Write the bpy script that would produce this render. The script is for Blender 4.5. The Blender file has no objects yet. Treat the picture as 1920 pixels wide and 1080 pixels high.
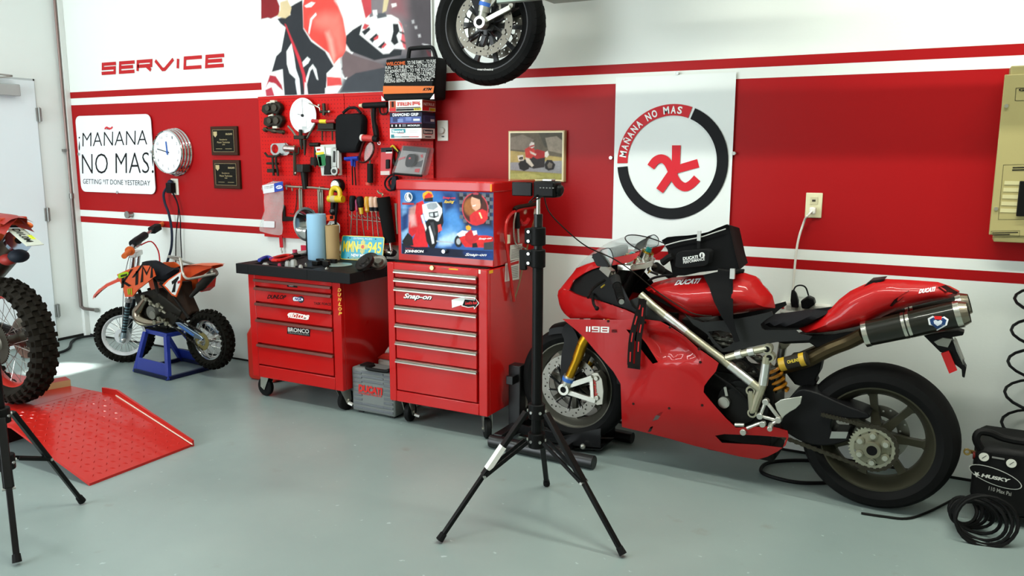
import bpy, bmesh, math, random
from math import sin, cos, pi, radians, sqrt, atan2
from mathutils import Vector as V, Matrix
from mathutils.geometry import delaunay_2d_cdt
random.seed(4)
S = bpy.context.scene
COL = S.collection
# ---------------------------------------------------------------- camera, world, light, exposure
cam = bpy.data.objects.new('camera', bpy.data.cameras.new('camera')); COL.objects.link(cam)
cam.data.sensor_width = 36; cam.data.lens = 28.446; cam.data.clip_start = .05
_p, _y, _r = .1656, .4895, .0026
_fw = V((-sin(_y)*cos(_p), cos(_y)*cos(_p), -sin(_p))); _rt = V((cos(_y), sin(_y), 0)); _up = _rt.cross(_fw)
_r2 = _rt*cos(_r)+_up*sin(_r); _u2 = -_rt*sin(_r)+_up*cos(_r)
cam.matrix_world = Matrix(((_r2.x, _u2.x, -_fw.x, 0), (_r2.y, _u2.y, -_fw.y, -4.144), (_r2.z, _u2.z, -_fw.z, 1.5), (0, 0, 0, 1)))
S.camera = cam
S.view_settings.view_transform = 'Standard'; S.view_settings.look = 'None'; S.view_settings.gamma = 1
S.view_settings.use_curve_mapping = False; S.view_settings.exposure = 0.36
W = bpy.data.worlds.new('world'); S.world = W; W.use_nodes = True
W.node_tree.nodes['Background'].inputs[0].default_value = (.80, .92, 1, 1); W.node_tree.nodes['Background'].inputs[1].default_value = 1.3
def area(name, loc, target, sx, sy, watts, col):
    l = bpy.data.lights.new(name, 'AREA'); l.shape = 'RECTANGLE'; l.size = sx; l.size_y = sy; l.energy = watts; l.color = col
    o = bpy.data.objects.new(name, l); COL.objects.link(o); o.location = loc
    o.rotation_euler = (V(target)-V(loc)).to_track_quat('-Z', 'Y').to_euler(); return o
area('daylight_bay_door', (-4.6, -5.45, 1.7), (-4.6, 0, 1.5), 2.6, 3.2, 155, (.90, .97, 1))
# fluorescent tubes under the ceiling, plus one added wall light
area('ceiling_tubes_middle', (-.4, -2.3, 3.86), (-.4, -2.3, 0), 2.6, .12, 70, (.98, 1, .88))
area('added_wall_light', (.5, -1.02, 3.86), (.5, -1.02, 0), 2.6, .12, 60, (.98, 1, .88))  # no tube known here; added to brighten the upper right wall
area('ceiling_tubes_right', (1.6, -4.4, 3.86), (1.6, -4.4, 0), 2.4, .12, 10, (.94, 1, .90))
area('ceiling_tubes_left', (-3.6, -2.4, 3.86), (-3.6, -2.4, 0), 2.4, .12, 44, (.94, 1, .95))
sunl = bpy.data.lights.new('sun', 'SUN'); sunl.energy = 38; sunl.angle = .055; sunl.color = (1, .98, .94)
suno = bpy.data.objects.new('sun', sunl); COL.objects.link(suno)
suno.rotation_euler = V((.80, .17, -2.4)).to_track_quat('-Z', 'Y').to_euler()
# ---------------------------------------------------------------- materials
def lin(c):
    return c/12.92 if c <= .04045 else ((c+.055)/1.055)**2.4
def hexc(h):
    h = h.lstrip('#'); return tuple(lin(int(h[i:i+2], 16)/255) for i in (0, 2, 4))+(1,)
_M = {}
def bsdf(m): return m.node_tree.nodes['Principled BSDF']
def M(key):
    """'#rrggbb/roughness/metallic/coat' or the name of a material made beforehand"""
    if key in _M: return _M[key]
    p = key.split('/'); m = bpy.data.materials.new('paint_'+p[0].lstrip('#')); m.use_nodes = True
    b = bsdf(m); b.inputs['Base Color'].default_value = hexc(p[0])
    b.inputs['Roughness'].default_value = float(p[1]) if len(p) > 1 else .5
    b.inputs['Metallic'].default_value = float(p[2]) if len(p) > 2 else 0
    if len(p) > 3: b.inputs['Coat Weight'].default_value = float(p[3]); b.inputs['Coat Roughness'].default_value = .06; b.inputs['Specular IOR Level'].default_value = .15
    if float(p[1] if len(p) > 1 else .5) >= .4: b.inputs['Specular IOR Level'].default_value = .2
    if len(p) < 3 and sum(hexc(p[0])[:3]) < .09: b.inputs['Specular IOR Level'].default_value = .1     # dull blacks: worn plastic, cloth, rubber
    nt = m.node_tree      # every surface gets a little unevenness in its gloss
    n = nt.nodes.new('ShaderNodeTexNoise'); n.inputs['Scale'].default_value = 9; n.inputs['Detail'].default_value = 4
    tc = nt.nodes.new('ShaderNodeTexCoord'); nt.links.new(tc.outputs['Object'], n.inputs['Vector'])
    mr = nt.nodes.new('ShaderNodeMapRange'); r0 = b.inputs['Roughness'].default_value
    mr.inputs['To Min'].default_value = max(0, r0*.85-.02); mr.inputs['To Max'].default_value = min(1, r0*1.15+.03)
    nt.links.new(n.outputs['Fac'], mr.inputs['Value']); nt.links.new(mr.outputs['Result'], b.inputs['Roughness'])
    _M[key] = m; return m
def newmat(key, hexv, rough=.5, metal=0):
    m = bpy.data.materials.new(key); m.use_nodes = True; b = bsdf(m)
    b.inputs['Base Color'].default_value = hexc(hexv); b.inputs['Roughness'].default_value = rough; b.inputs['Metallic'].default_value = metal; b.inputs['Specular IOR Level'].default_value = .15 if rough >= .38 else .5
    _M[key] = m; return m, m.node_tree, b
# ---------------------------------------------------------------- geometry
def area2(p): return sum(p[i-1][0]*p[i][1]-p[i][0]*p[i-1][1] for i in range(len(p)))/2
def inside(p, x, y):
    c = False; j = len(p)-1
    for i in range(len(p)):
        if (p[i][1] > y) != (p[j][1] > y) and x < (p[j][0]-p[i][0])*(y-p[i][1])/(p[j][1]-p[i][1])+p[i][0]: c = not c
        j = i
    return c
def edist(p, x, y):
    b = 9e9
    for i in range(len(p)):
        ax, ay = p[i-1]; bx, by = p[i]; dx, dy = bx-ax, by-ay; L = dx*dx+dy*dy or 1e-12
        t = max(0, min(1, ((x-ax)*dx+(y-ay)*dy)/L)); b = min(b, (x-ax-t*dx)**2+(y-ay-t*dy)**2)
    return sqrt(b)
def sm(p, n=4, closed=True):
    """Catmull-Rom through the points, any dimension"""
    p = [V(q) for q in p]; L = len(p); out = []
    for i in range(L if closed else L-1):
        g = (lambda k: p[k % L]) if closed else (lambda k: p[max(0, min(L-1, k))])
        a, b, c, d = g(i-1), g(i), g(i+1), g(i+2)
        for k in range(n):
            t = k/n; out.append(tuple(.5*((2*b)+(c-a)*t+(2*a-5*b+4*c-d)*t*t+(3*b-a-3*c+d)*t**3)))
    if not closed: out.append(tuple(p[-1]))
    return out
def band(line, w):
    """a polyline in 2D widened into a polygon with mitred corners"""
    L, R = [], []; n = len(line)
    for i in range(n):
        p = V(line[i]); a = (p-V(line[i-1])).normalized() if i else None; b = (V(line[i+1])-p).normalized() if i < n-1 else None
        d = ((a or b)+(b or a)).normalized(); nn = V((-d.y, d.x)); k = 1/max(.35, d.dot(b or a))
        L.append(tuple(p+nn*w/2*k)); R.append(tuple(p-nn*w/2*k))
    return L+R[::-1]
def arcp(cx, cy, r, a0, a1, n=24): return [(cx+r*cos(a0+(a1-a0)*i/n), cy+r*sin(a0+(a1-a0)*i/n)) for i in range(n+1)]
def circ(cx, cy, r, n=20, rz=None): return [(cx+r*cos(2*pi*i/n), cy+(rz or r)*sin(2*pi*i/n)) for i in range(n)]
def rrect(x0, z0, x1, z1, r, n=4):
    o = []
    for (cx, cz, a) in ((x1-r, z1-r, 0), (x0+r, z1-r, pi/2), (x0+r, z0+r, pi), (x1-r, z0+r, 1.5*pi)):
        o += arcp(cx, cz, r, a, a+pi/2, n)
    return o
_font = {}
def glyphs(s, bold=0, shear=0):
    k = (s, bold, shear)
    if k not in _font:
        c = bpy.data.curves.new('t', 'FONT'); c.body = s; c.offset = bold; c.shear = shear; c.resolution_u = 3; c.fill_mode = 'FRONT'
        o = bpy.data.objects.new('t', c); COL.objects.link(o); bpy.context.view_layer.update()
        me = o.to_mesh(); vs = [tuple(v.co)[:2] for v in me.vertices]; fs = [tuple(p.vertices) for p in me.polygons]
        o.to_mesh_clear(); bpy.data.objects.remove(o); bpy.data.curves.remove(c)
        x0, x1 = min(v[0] for v in vs), max(v[0] for v in vs); y0, y1 = min(v[1] for v in vs), max(v[1] for v in vs)
        _font[k] = ([((x-x0)/max(1e-6, x1-x0), (y-y0)/max(1e-6, y1-y0)) for x, y in vs], fs)
    return _font[k]
class G:
    """collects shapes, then makes ONE mesh object of them"""
    def __init__(s, m='#888888'): s.v = []; s.f = []; s.mi = []; s.ms = []; s.set(m)
    def set(s, m):
        if m not in s.ms: s.ms.append(m)
        s.cur = s.ms.index(m); return s
    def add(s, vs, fs):
        n = len(s.v); s.v += [tuple(v) for v in vs]; s.f += [tuple(i+n for i in f) for f in fs]; s.mi += [s.cur]*len(fs); return s
    def box(s, x0, x1, y0, y1, z0, z1):
        return s.add([(x, y, z) for x in (x0, x1) for y in (y0, y1) for z in (z0, z1)],
                     [(0, 1, 3, 2), (4, 6, 7, 5), (0, 4, 5, 1), (2, 3, 7, 6), (0, 2, 6, 4), (1, 5, 7, 3)])
    def obox(s, a, b, w, h, up=(0, 0, 1)):
        """a bar from a to b, w wide and h high"""
        a, b = V(a), V(b); d = (b-a).normalized(); r = d.cross(V(up)).normalized(); u = r.cross(d)
        vs = [p+r*i*w/2+u*j*h/2 for p in (a, b) for i, j in ((-1, -1), (1, -1), (1, 1), (-1, 1))]
        return s.add(vs, [(0, 3, 2, 1), (4, 5, 6, 7)]+[(i, (i+1) % 4, 4+(i+1) % 4, 4+i) for i in range(4)])
    def cyl(s, a, b, r, r2=None, n=14, cap=True):
        a, b = V(a), V(b); r2 = r if r2 is None else r2; d = (b-a).normalized(); q = d.to_track_quat('Z', 'Y')
        vs = [p+q@V((rr*cos(2*pi*i/n), rr*sin(2*pi*i/n), 0)) for p, rr in ((a, r), (b, r2)) for i in range(n)]
        fs = [(i, (i+1) % n, n+(i+1) % n, n+i) for i in range(n)]
        if cap: fs += [tuple(range(n))[::-1], tuple(range(n, 2*n))]
        return s.add(vs, fs)
    def tube(s, pts, r, n=7, closed=False, flat=1):
        pts = [V(p) for p in pts]; L = len(pts); u = None; vs = []; rr = r if isinstance(r, (list, tuple)) else [r]*L
        for i, p in enumerate(pts):
            a = pts[(i-1) % L] if closed or i else p; b = pts[(i+1) % L] if closed or i < L-1 else p
            d = (b-a).normalized()
            if u is None: u = d.orthogonal().normalized() if abs(d.z) > .95 else V((0, 0, 1)).cross(d).normalized()
            u = (u-d*u.dot(d)).normalized(); w = d.cross(u)
            vs += [p+u*rr[i]*cos(2*pi*k/n)+w*rr[i]*flat*sin(2*pi*k/n) for k in range(n)]
        fs = [(i*n+k, i*n+(k+1) % n, ((i+1) % L)*n+(k+1) % n, ((i+1) % L)*n+k) for i in range(L if closed else L-1) for k in range(n)]
        if not closed: fs += [tuple(range(n))[::-1], tuple(range((L-1)*n, L*n))]
        return s.add(vs, fs)
    def lathe(s, c, axis, prof, n=32, closed=False, a0=0, a1=2*pi):
        """prof: (radius, height along axis)"""
        c = V(c); q = V(axis).normalized().to_track_quat('Z', 'Y'); m = len(prof); full = abs(a1-a0-2*pi) < 1e-6; k = n if full else n+1
        vs = [c+q@V((r*cos(a0+(a1-a0)*i/n), r*sin(a0+(a1-a0)*i/n), h)) for i in range(k) for r, h in prof]
        fs = [(i*m+j, i*m+(j+1) % m, ((i+1) % k)*m+(j+1) % m, ((i+1) % k)*m+j) for i in range(n) for j in range(m if closed else m-1)]
        return s.add(vs, fs)
    def prism(s, p, ax, a, b):
        f = {'y': lambda u, w, t: (u, t, w), 'z': lambda u, w, t: (u, w, t), 'x': lambda u, w, t: (t, u, w)}[ax]; n = len(p)
        vs = [f(u, w, a) for u, w in p]+[f(u, w, b) for u, w in p]
        return s.add(vs, [tuple(range(n)), tuple(range(n, 2*n))[::-1]]+[(i, n+i, n+(i+1) % n, (i+1) % n) for i in range(n)])
    def poly(s, p, ax, t):
        f = {'y': lambda u, w: (u, t, w), 'z': lambda u, w: (u, w, t), 'x': lambda u, w: (t, u, w)}[ax]
        return s.add([f(u, w) for u, w in p], [tuple(range(len(p)))])
    def sheet(s, p, fn, th=.003, step=.03, holes=(), mirror=0):
        """outline in (x,z) meshed inside and lifted to y=fn(x,z); th thick towards -y; mirror gives the other side only"""
        P = [V(q) for q in p]; E = [(i, (i+1) % len(p)) for i in range(len(p))]
        for h in holes:
            b = len(P); P += [V(q) for q in h]; E += [(b+i, b+(i+1) % len(h)) for i in range(len(h))]
        if step:
            x0, x1 = min(q[0] for q in p), max(q[0] for q in p); z0, z1 = min(q[1] for q in p), max(q[1] for q in p)
            x = x0+step/2; k = 0
            while x < x1:
                z = z0+step*(.5 if k % 2 else .99)
                while z < z1:
                    if inside(p, x, z) and edist(p, x, z) > step*.4 and not any(inside(h, x, z) or edist(h, x, z) < step*.3 for h in holes): P.append(V((x, z)))
                    z += step
                x += step*.87; k += 1
        vv, ee, ff, _, _, _ = delaunay_2d_cdt(P, E, [], 0, 1e-5)
        ok = []
        for f in ff:
            cx = sum(vv[i].x for i in f)/len(f); cz = sum(vv[i].y for i in f)/len(f)
            if inside(p, cx, cz) and not any(inside(h, cx, cz) for h in holes): ok.append(tuple(f))
        g = -1 if mirror else 1; n = len(vv)
        vs = [(q.x, g*fn(q.x, q.y), q.y) for q in vv]
        if not th: return s.add(vs, ok)
        vs += [(q.x, g*(fn(q.x, q.y)-th), q.y) for q in vv]; cnt = {}
        for f in ok:
            for i in range(len(f)): cnt.setdefault((min(f[i-1], f[i]), max(f[i-1], f[i])), []).append((f[i-1], f[i]))
        side = [(e[0][1], e[0][0], e[0][0]+n, e[0][1]+n) for e in cnt.values() if len(e) == 1]
        return s.add(vs, ok+[tuple(i+n for i in f[::-1]) for f in ok]+side)
    def pillow(s, p, y0, D, w, step=.03, both=True, th=0, back=None):
        fn = lambda x, z: y0+D*sqrt(max(0, 1-(1-min(1, edist(p, x, z)/w))**2))
        s.sheet(p, fn, 0, step)
        if both: s.sheet(p, (lambda x, z: fn(x, z)-2*y0) if back is None else (lambda x, z: -back), 0, step, mirror=1)
        return s
    def grid(s, rows, closed=False):
        """rows of equal length -> quads"""
        m = len(rows[0]); n = len(rows)
        return s.add([p for r in rows for p in r], [(i*m+j, i*m+(j+1) % m, (i+1)*m+(j+1) % m, (i+1)*m+j) for i in range(n-1) for j in range(m if closed else m-1)])
    def skin(s, rings, cap=True):
        m = len(rings[0]); n = len(rings); b = len(s.v); s.grid(rings, True)
        if cap: s.f += [tuple(range(b, b+m))[::-1], tuple(range(b+(n-1)*m, b+n*m))]; s.mi += [s.cur]*2
        return s
    def ell(s, c, rx, ry, rz, n=14, m=8):
        c = V(c); vs = [c+V((rx*sin(pi*j/m)*cos(2*pi*i/n), ry*sin(pi*j/m)*sin(2*pi*i/n), rz*cos(pi*j/m))) for j in range(m+1) for i in range(n)]
        return s.add(vs, [(j*n+i, (j+1)*n+i, (j+1)*n+(i+1) % n, j*n+(i+1) % n) for j in range(m) for i in range(n)])
    def text(s, t, O, X, Y, bold=0, shear=0):
        """text fitted into the parallelogram O, X, Y"""
        vs, fs = glyphs(t, bold, shear); O, X, Y = V(O), V(X), V(Y)
        return s.add([O+X*u+Y*w for u, w in vs], fs)
    def text3(s, t, bl, br, tl, bold=0, shear=0):
        return s.text(t, bl, V(br)-V(bl), V(tl)-V(bl), bold, shear)
    def out(s, name, parent=None, bev=0, smooth=35, label=None, seg=2, base=None):
        off = V(parent['org']) if parent is not None and 'org' in parent else V((0, 0, 0))
        if parent is None:
            xs = list(zip(*s.v)); off = V(((min(xs[0])+max(xs[0]))/2, (min(xs[1])+max(xs[1]))/2, min(xs[2]))) if base is None else V(base)
        me = bpy.data.meshes.new(name); me.from_pydata([V(v)-off for v in s.v], [], s.f)
        us = sorted(set(s.mi))
        for k in us: me.materials.append(M(s.ms[k]))
        me.polygons.foreach_set('material_index', [us.index(i) for i in s.mi])
        bm = bmesh.new(); bm.from_mesh(me); bmesh.ops.recalc_face_normals(bm, faces=bm.faces); bm.to_mesh(me); bm.free()
        if smooth: me.shade_smooth(); me.set_sharp_from_angle(angle=radians(smooth))
        o = bpy.data.objects.new(name, me); COL.objects.link(o)
        if parent is not None: o.parent = parent; o['org'] = off
        else: o.location = off; o['org'] = off
        if label: o['label'] = label
        if bev:
            b = o.modifiers.new('bevel', 'BEVEL'); b.width = bev; b.segments = seg; b.limit_method = 'ANGLE'; b.angle_limit = radians(40)
        return o
def thing(name, label, cat, loc=(0, 0, 0), rz=None, group=None):
    """an Empty at a thing's base; with rz its parts are given in its own frame, otherwise in world coordinates"""
    o = bpy.data.objects.new(name, None); COL.objects.link(o); o.empty_display_size = .05
    o.location = loc; o['label'] = label; o['category'] = cat
    if rz is not None: o.rotation_euler = (0, 0, radians(rz))
    else: o['org'] = V(loc)
    if group: o['group'] = group
    return o
def tag(o, label, cat, group=None):
    o['label'] = label; o['category'] = cat
    if group: o['group'] = group
    return o
def struct(o): o['kind'] = 'structure'; return o
def stuff(o): o['kind'] = 'stuff'; return o
def clone(root, loc, rz=None, label=None):
    r = root.copy(); COL.objects.link(r); r.location = loc
    if rz is not None: r.rotation_euler = (0, 0, radians(rz))
    if label: r['label'] = label
    for ch in root.children:
        c = ch.copy(); COL.objects.link(c); c.parent = r
        for g in ch.children:
            d = g.copy(); COL.objects.link(d); d.parent = c
    return r
RED = '#a00608/.5/0/.4'; BLK = '#0c0c0d/.45'; CHR = '#d8d8d8/.12/1'; STL = '#8a8680/.35/1'; DSTL = '#2c2926/.45/.6'; RUB = '#101010/.75'; WHT = '#e8e8e6/.4'
# ---------------------------------------------------------------- the room
def bands_material():
    m, nt, b = newmat('wall_paint_bands', '#dfe3de', .42)
    geo = nt.nodes.new('ShaderNodeNewGeometry'); sp = nt.nodes.new('ShaderNodeSeparateXYZ'); nt.links.new(geo.outputs['Position'], sp.inputs[0])
    acc = None
    for lo, hi in ((1.9136, 1.9614), (1.0371, 1.8617), (.9379, .9862)):
        c = nt.nodes.new('ShaderNodeMath'); c.operation = 'COMPARE'
        c.inputs[1].default_value = (lo+hi)/2; c.inputs[2].default_value = (hi-lo)/2; nt.links.new(sp.outputs['Z'], c.inputs[0])
        if acc is None: acc = c
        else:
            a = nt.nodes.new('ShaderNodeMath'); a.operation = 'ADD'; nt.links.new(acc.outputs[0], a.inputs[0]); nt.links.new(c.outputs[0], a.inputs[1]); acc = a
    mx = nt.nodes.new('ShaderNodeMix'); mx.data_type = 'RGBA'; mx.inputs['A'].default_value = hexc('#dfe3de'); mx.inputs['B'].default_value = hexc('#9e0f13')
    nt.links.new(acc.outputs[0], mx.inputs['Factor']); nt.links.new(mx.outputs['Result'], b.inputs['Base Color'])
    n = nt.nodes.new('ShaderNodeTexNoise'); n.inputs['Scale'].default_value = 60; n.inputs['Detail'].default_value = 5
    nt.links.new(geo.outputs['Position'], n.inputs['Vector'])
    bp = nt.nodes.new('ShaderNodeBump'); bp.inputs['Strength'].default_value = .06; bp.inputs['Distance'].default_value = .01
    nt.links.new(n.outputs['Fac'], bp.inputs['Height']); nt.links.new(bp.outputs['Normal'], b.inputs['Normal'])
bands_material()
def floor_material():
    m, nt, b = newmat('floor_paint', '#8b999a', .3)
    geo = nt.nodes.new('ShaderNodeNewGeometry')
    def noise(sc, det):
        n = nt.nodes.new('ShaderNodeTexNoise'); n.inputs['Scale'].default_value = sc; n.inputs['Detail'].default_value = det
        nt.links.new(geo.outputs['Position'], n.inputs['Vector']); return n
    n1, n2, n3 = noise(1.1, 5), noise(26, 3), noise(5, 6)
    r1 = nt.nodes.new('ShaderNodeValToRGB'); e = r1.color_ramp.elements
    e[0].position = .3; e[0].color = hexc('#768482'); e[1].position = .75; e[1].color = hexc('#85928f')
    nt.links.new(n1.outputs['Fac'], r1.inputs['Fac'])
    r2 = nt.nodes.new('ShaderNodeValToRGB'); e = r2.color_ramp.elements      # worn pale flecks
    e[0].position = .70; e[0].color = (0, 0, 0, 1); e[1].position = .76; e[1].color = (1, 1, 1, 1)
    nt.links.new(n2.outputs['Fac'], r2.inputs['Fac'])
    mx = nt.nodes.new('ShaderNodeMix'); mx.data_type = 'RGBA'; mx.inputs['B'].default_value = hexc('#9fabad')
    nt.links.new(r2.outputs['Color'], mx.inputs['Factor']); nt.links.new(r1.outputs['Color'], mx.inputs['A']); 
    r4 = nt.nodes.new('ShaderNodeValToRGB'); e = r4.color_ramp.elements      # sparse brownish stains
    e[0].position = .66; e[0].color = (0, 0, 0, 1); e[1].position = .78; e[1].color = (.5, .5, .5, 1); nt.links.new(noise(6.1, 5).outputs['Fac'], r4.inputs['Fac'])
    mx2 = nt.nodes.new('ShaderNodeMix'); mx2.data_type = 'RGBA'; mx2.inputs['B'].default_value = hexc('#6a6658'); nt.links.new(r4.outputs['Color'], mx2.inputs['Factor']); nt.links.new(mx.outputs['Result'], mx2.inputs['A'])
    nt.links.new(mx2.outputs['Result'], b.inputs['Base Color'])
    mr = nt.nodes.new('ShaderNodeMapRange'); mr.inputs['To Min'].default_value = .2; mr.inputs['To Max'].default_value = .5
    nt.links.new(n3.outputs['Fac'], mr.inputs['Value']); nt.links.new(mr.outputs['Result'], b.inputs['Roughness'])
floor_material()
newmat('wall_white', '#dfe3e0', .5); newmat('ceiling_white', '#d5d8d4', .8); newmat('wall_far', '#b9bcb6', .7)
struct(G('floor_paint').box(-6.4, 3.7, -7, .15, -.1, 0).out('floor', smooth=0))
struct(G('wall_paint_bands').box(-6.4, 3.7, 0, .12, 0, 4).out('wall_back', smooth=0))
g = G('wall_white')
SX0, SX1, SZ0, SZ1 = -1.12, -.82, 2.12, 3.2      # unseen slot added above the door for the sun patch (y and z)
for y0, y1, z0, z1 in ((-7, SX0, 0, 4), (SX1, 0, 0, 4), (SX0, SX1, 0, SZ0), (SX0, SX1, SZ1, 4)): g.box(-6.3, -6.2, y0, y1, z0, z1)
struct(g.out('wall_left', smooth=0))
struct(G('wall_far').box(3.5, 3.6, -7, 0, 0, 4).out('wall_right', smooth=0))
g = G('wall_far')
for x0, x1, z0, z1 in ((-6.2, -5.95, 0, 4), (-3.25, 3.5, 0, 4), (-5.95, -3.25, 3.35, 4)): g.box(x0, x1, -5.4, -5.3, z0, z1)
struct(g.out('wall_front', smooth=0))
struct(G('ceiling_white').box(-6.4, 3.7, -7, .12, 4, 4.1).out('ceiling', smooth=0))
struct(G('#1a1a19/.7').box(-6.2, 3.5, -.006, 0, 0, .012).out('baseboard_back', smooth=0))
struct(G('#1f1e1c/.7').box(-6.2, -6.19, -.266, 0, 0, .02).out('baseboard_left', smooth=0))
struct(G('#d9dcd8/.5').box(-6.2, -6.165, -.045, -.0, 0, 4).out('trim_1', smooth=0, bev=.004))
# the flush white door in the left wall
d = bpy.data.objects.new('door_1', None); COL.objects.link(d); d.location = (-6.2, -.72, 0); d['kind'] = 'structure'; d['org'] = V((-6.2, -.72, 0))
G('#dde4e8/.35').box(-6.2, -6.186, -1.20, -.272, .012, 2.03).out('door_panel', d, bev=.002)
g = G('#b4b9ba/.5'); g.box(-6.2, -6.195, -.275, -.263, 0, 2.045); g.box(-6.2, -6.195, -1.21, -.263, 2.03, 2.045); g.out('door_gap_shade', d, label='shadow gap round the white door')  # grey strips stand in for the shade in the door gap
for z in [(-.259,1.779),(-.264,1.015),(-.254,.248)]:
    h = G('#8d8f8c/.35/.9'); h.box(-6.187, -6.178, z[0]-.022, z[0]+.02, z[1]-.05, z[1]+.05); h.cyl((-6.174, z[0], z[1]-.055), (-6.174, z[0], z[1]+.055), .008); h.out('hinge', d, bev=.001)
# door closer on the door head
t = thing('door_closer', 'grey box door closer with folding arm at the head of the white door', 'door closer', (-6.186, -.62, 1.93))
G('#a9acab/.35/.5').box(-6.186, -6.12, -.80, -.42, 1.905, 1.99).out('closer_body', t, bev=.006)
g = G('#9c9d98/.3/.9'); g.obox((-6.13, -.70, 2.005), (-6.13, -.47, 2.045), .02, .012); g.obox((-6.13, -.47, 2.05), (-6.13, -.85, 2.06), .02, .01); g.cyl((-6.13, -.66, 1.985), (-6.13, -.66, 2.02), .013); g.out('closer_arm', t)
# pipe in the corner
t = thing('wall_pipe', 'thin brown conduit pipe running down the left corner and turning onto the back wall', 'pipe', (-6.17, -.06, .2))
P = [(-6.175, -.058, 4), (-6.175, -.058, .30), (-6.175, -.058, .25), (-6.16, -.045, .232), (-6.12, -.035, .228), (-6.03, -.03, .228)]
G('#7a6660/.4/.5').tube(P[:1]+[(-6.175, -.058, 1.15)], .010).out('upper_pipe', t)
G('#6b625e/.4/.6').tube([(-6.175, -.058, 1.15)]+P[1:], .013).out('lower_pipe', t)
G('#8a8a86/.4/.8').cyl((-6.175, -.058, 1.13), (-6.175, -.058, 1.17), .017).out('coupling', t); G('#8a8a86/.4/.8').cyl((-6.03, -.03, .228), (-6.01, -.028, .228), .018).out('end_fitting', t); G('#8a8a86/.4/.8').box(-6.2, -6.17, -.09, -.03, 1.50, 1.52).out('pipe_strap', t)
g = G('#9a9a96/.3/.9'); c = (-5.534,1.023)
g.cyl((c[0], 0, c[1]), (c[0], -.035, c[1]), .02); g.cyl((c[0], -.035, c[1]), (c[0], -.05, c[1]), .028); tag(g.out('wall_bolt'), 'round silver bolt head on the white stripe left of the small dirt bike handlebar', 'bolt')
g = G('#1b1d1e/.6'); g.tube(sm([(-6.059,.020),(-5.981,-.221),(-5.894,-.377),(-5.793,-.478),(-5.783,-.548),(-5.845,-.692)] and [(p[0], p[1], .012) for p in [(-5.928,.047),(-6.062,-.026),(-6.104,-.138),(-6.037,-.251),(-5.854,-.395),(-5.779,-.508),(-5.804,-.596),(-5.913,-.729)]], 5, False), .010); tag(g.out('power_cable'), 'dark cable lying on the floor below the white door', 'cable')
# ---------------------------------------------------------------- things on the back wall
def W3(pts, y): return [(x, y, z) for x, z in pts]
# SERVICE lettering: wide square strokes
t = thing('wall_lettering', 'red wide lettering SERVICE on the white wall above the left end of the red band', 'lettering', (-5.3, 0, 2.05))
SV = {'S': [[(1, 1), (.08, 1), (.08, .53), (.92, .53), (.92, 0), (0, 0)]], 'E': [[(1, 1), (.05, 1), (.05, 0), (1, 0)], [(.05, .52), (.9, .52)]], 'R': [[(.05, 0), (.05, 1), (.94, 1), (.94, .5), (.05, .5)], [(.62, .5), (.94, 0)]],
      'V': [[(.0, 1), (.42, 0), (.55, 0), (1, 1)]], 'I': [[(.5, 0), (.5, 1)]], 'C': [[(1, 1), (.05, 1), (.05, 0), (1, 0)]]}
o, e, u = V((-5.763,-.004,2.083)), V((-4.443,-.004,2.071)), V((-5.749,-.004,2.161))
for ch, (a, b) in zip('SERVICE', ((0, .125), (.155, .285), (.305, .43), (.455, .60), (.615, .66), (.685, .82), (.85, .985))):
    g = G('#b21b20/.4'); k = .07
    for li, ln in enumerate(SV[ch]):
        hgt = (u-o).length; wd = (e-o).length; pts = [((a+(b-a)*x)*wd+(hgt*.12*y), y*hgt*.84+hgt*.08) for x, y in ln]
        for p in [pts]:
            g.add([(o.x+x, -.003-.0006*li, o.z+z) for x, z in band(p, .025)], [tuple(range(2*len(p)))])
    g.out('letter', t, smooth=0)
# white sign
t = thing('wall_sign', 'white rounded sign reading MAÑANA NO MAS in black letters left of the chrome clock', 'sign', (-5.66, -.01, 1.18))
G('#e9edf0/.12').prism(rrect(-6.105, 1.185, -5.228, 1.776, .05), 'y', -.018, -.012).out('panel', t, bev=.001)
g = G('#17191b/.35'); y = -.0195
g.text3('¡MAÑANA', (-6.095,-.019,1.509), (-5.286,-.019,1.524), (-6.072,-.019,1.673), -.012); g.text3('NO MAS!', (-6.075,-.019,1.326), (-5.233,-.019,1.344), (-6.059,-.019,1.481), -.012)
g.text3('GETTING *IT DONE YESTERDAY', (-6.075,-.019,1.248), (-5.282,-.019,1.249), (-6.070,-.019,1.288)); g.out('lettering', t, smooth=0)
l = [(x, z) for x, z in sm([(-5.754,1.672),(-5.729,1.684),(-5.702,1.676),(-5.679,1.676),(-5.659,1.688)], 3, False)]
G('#c8262e/.35').add([(x, -.021, z) for x, z in band(l, .014)], [tuple(range(2*len(l)))]).out('tilde', t, smooth=0, label='red tilde over the N')
for x, z in ((-6.09, 1.48), (-5.66, 1.19), (-5.24, 1.5)):
    G('#c9ccca/.2/.9').cyl((x, 0, z), (x, -.026, z), .012, n=12).out('standoff_pin', t)
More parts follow.
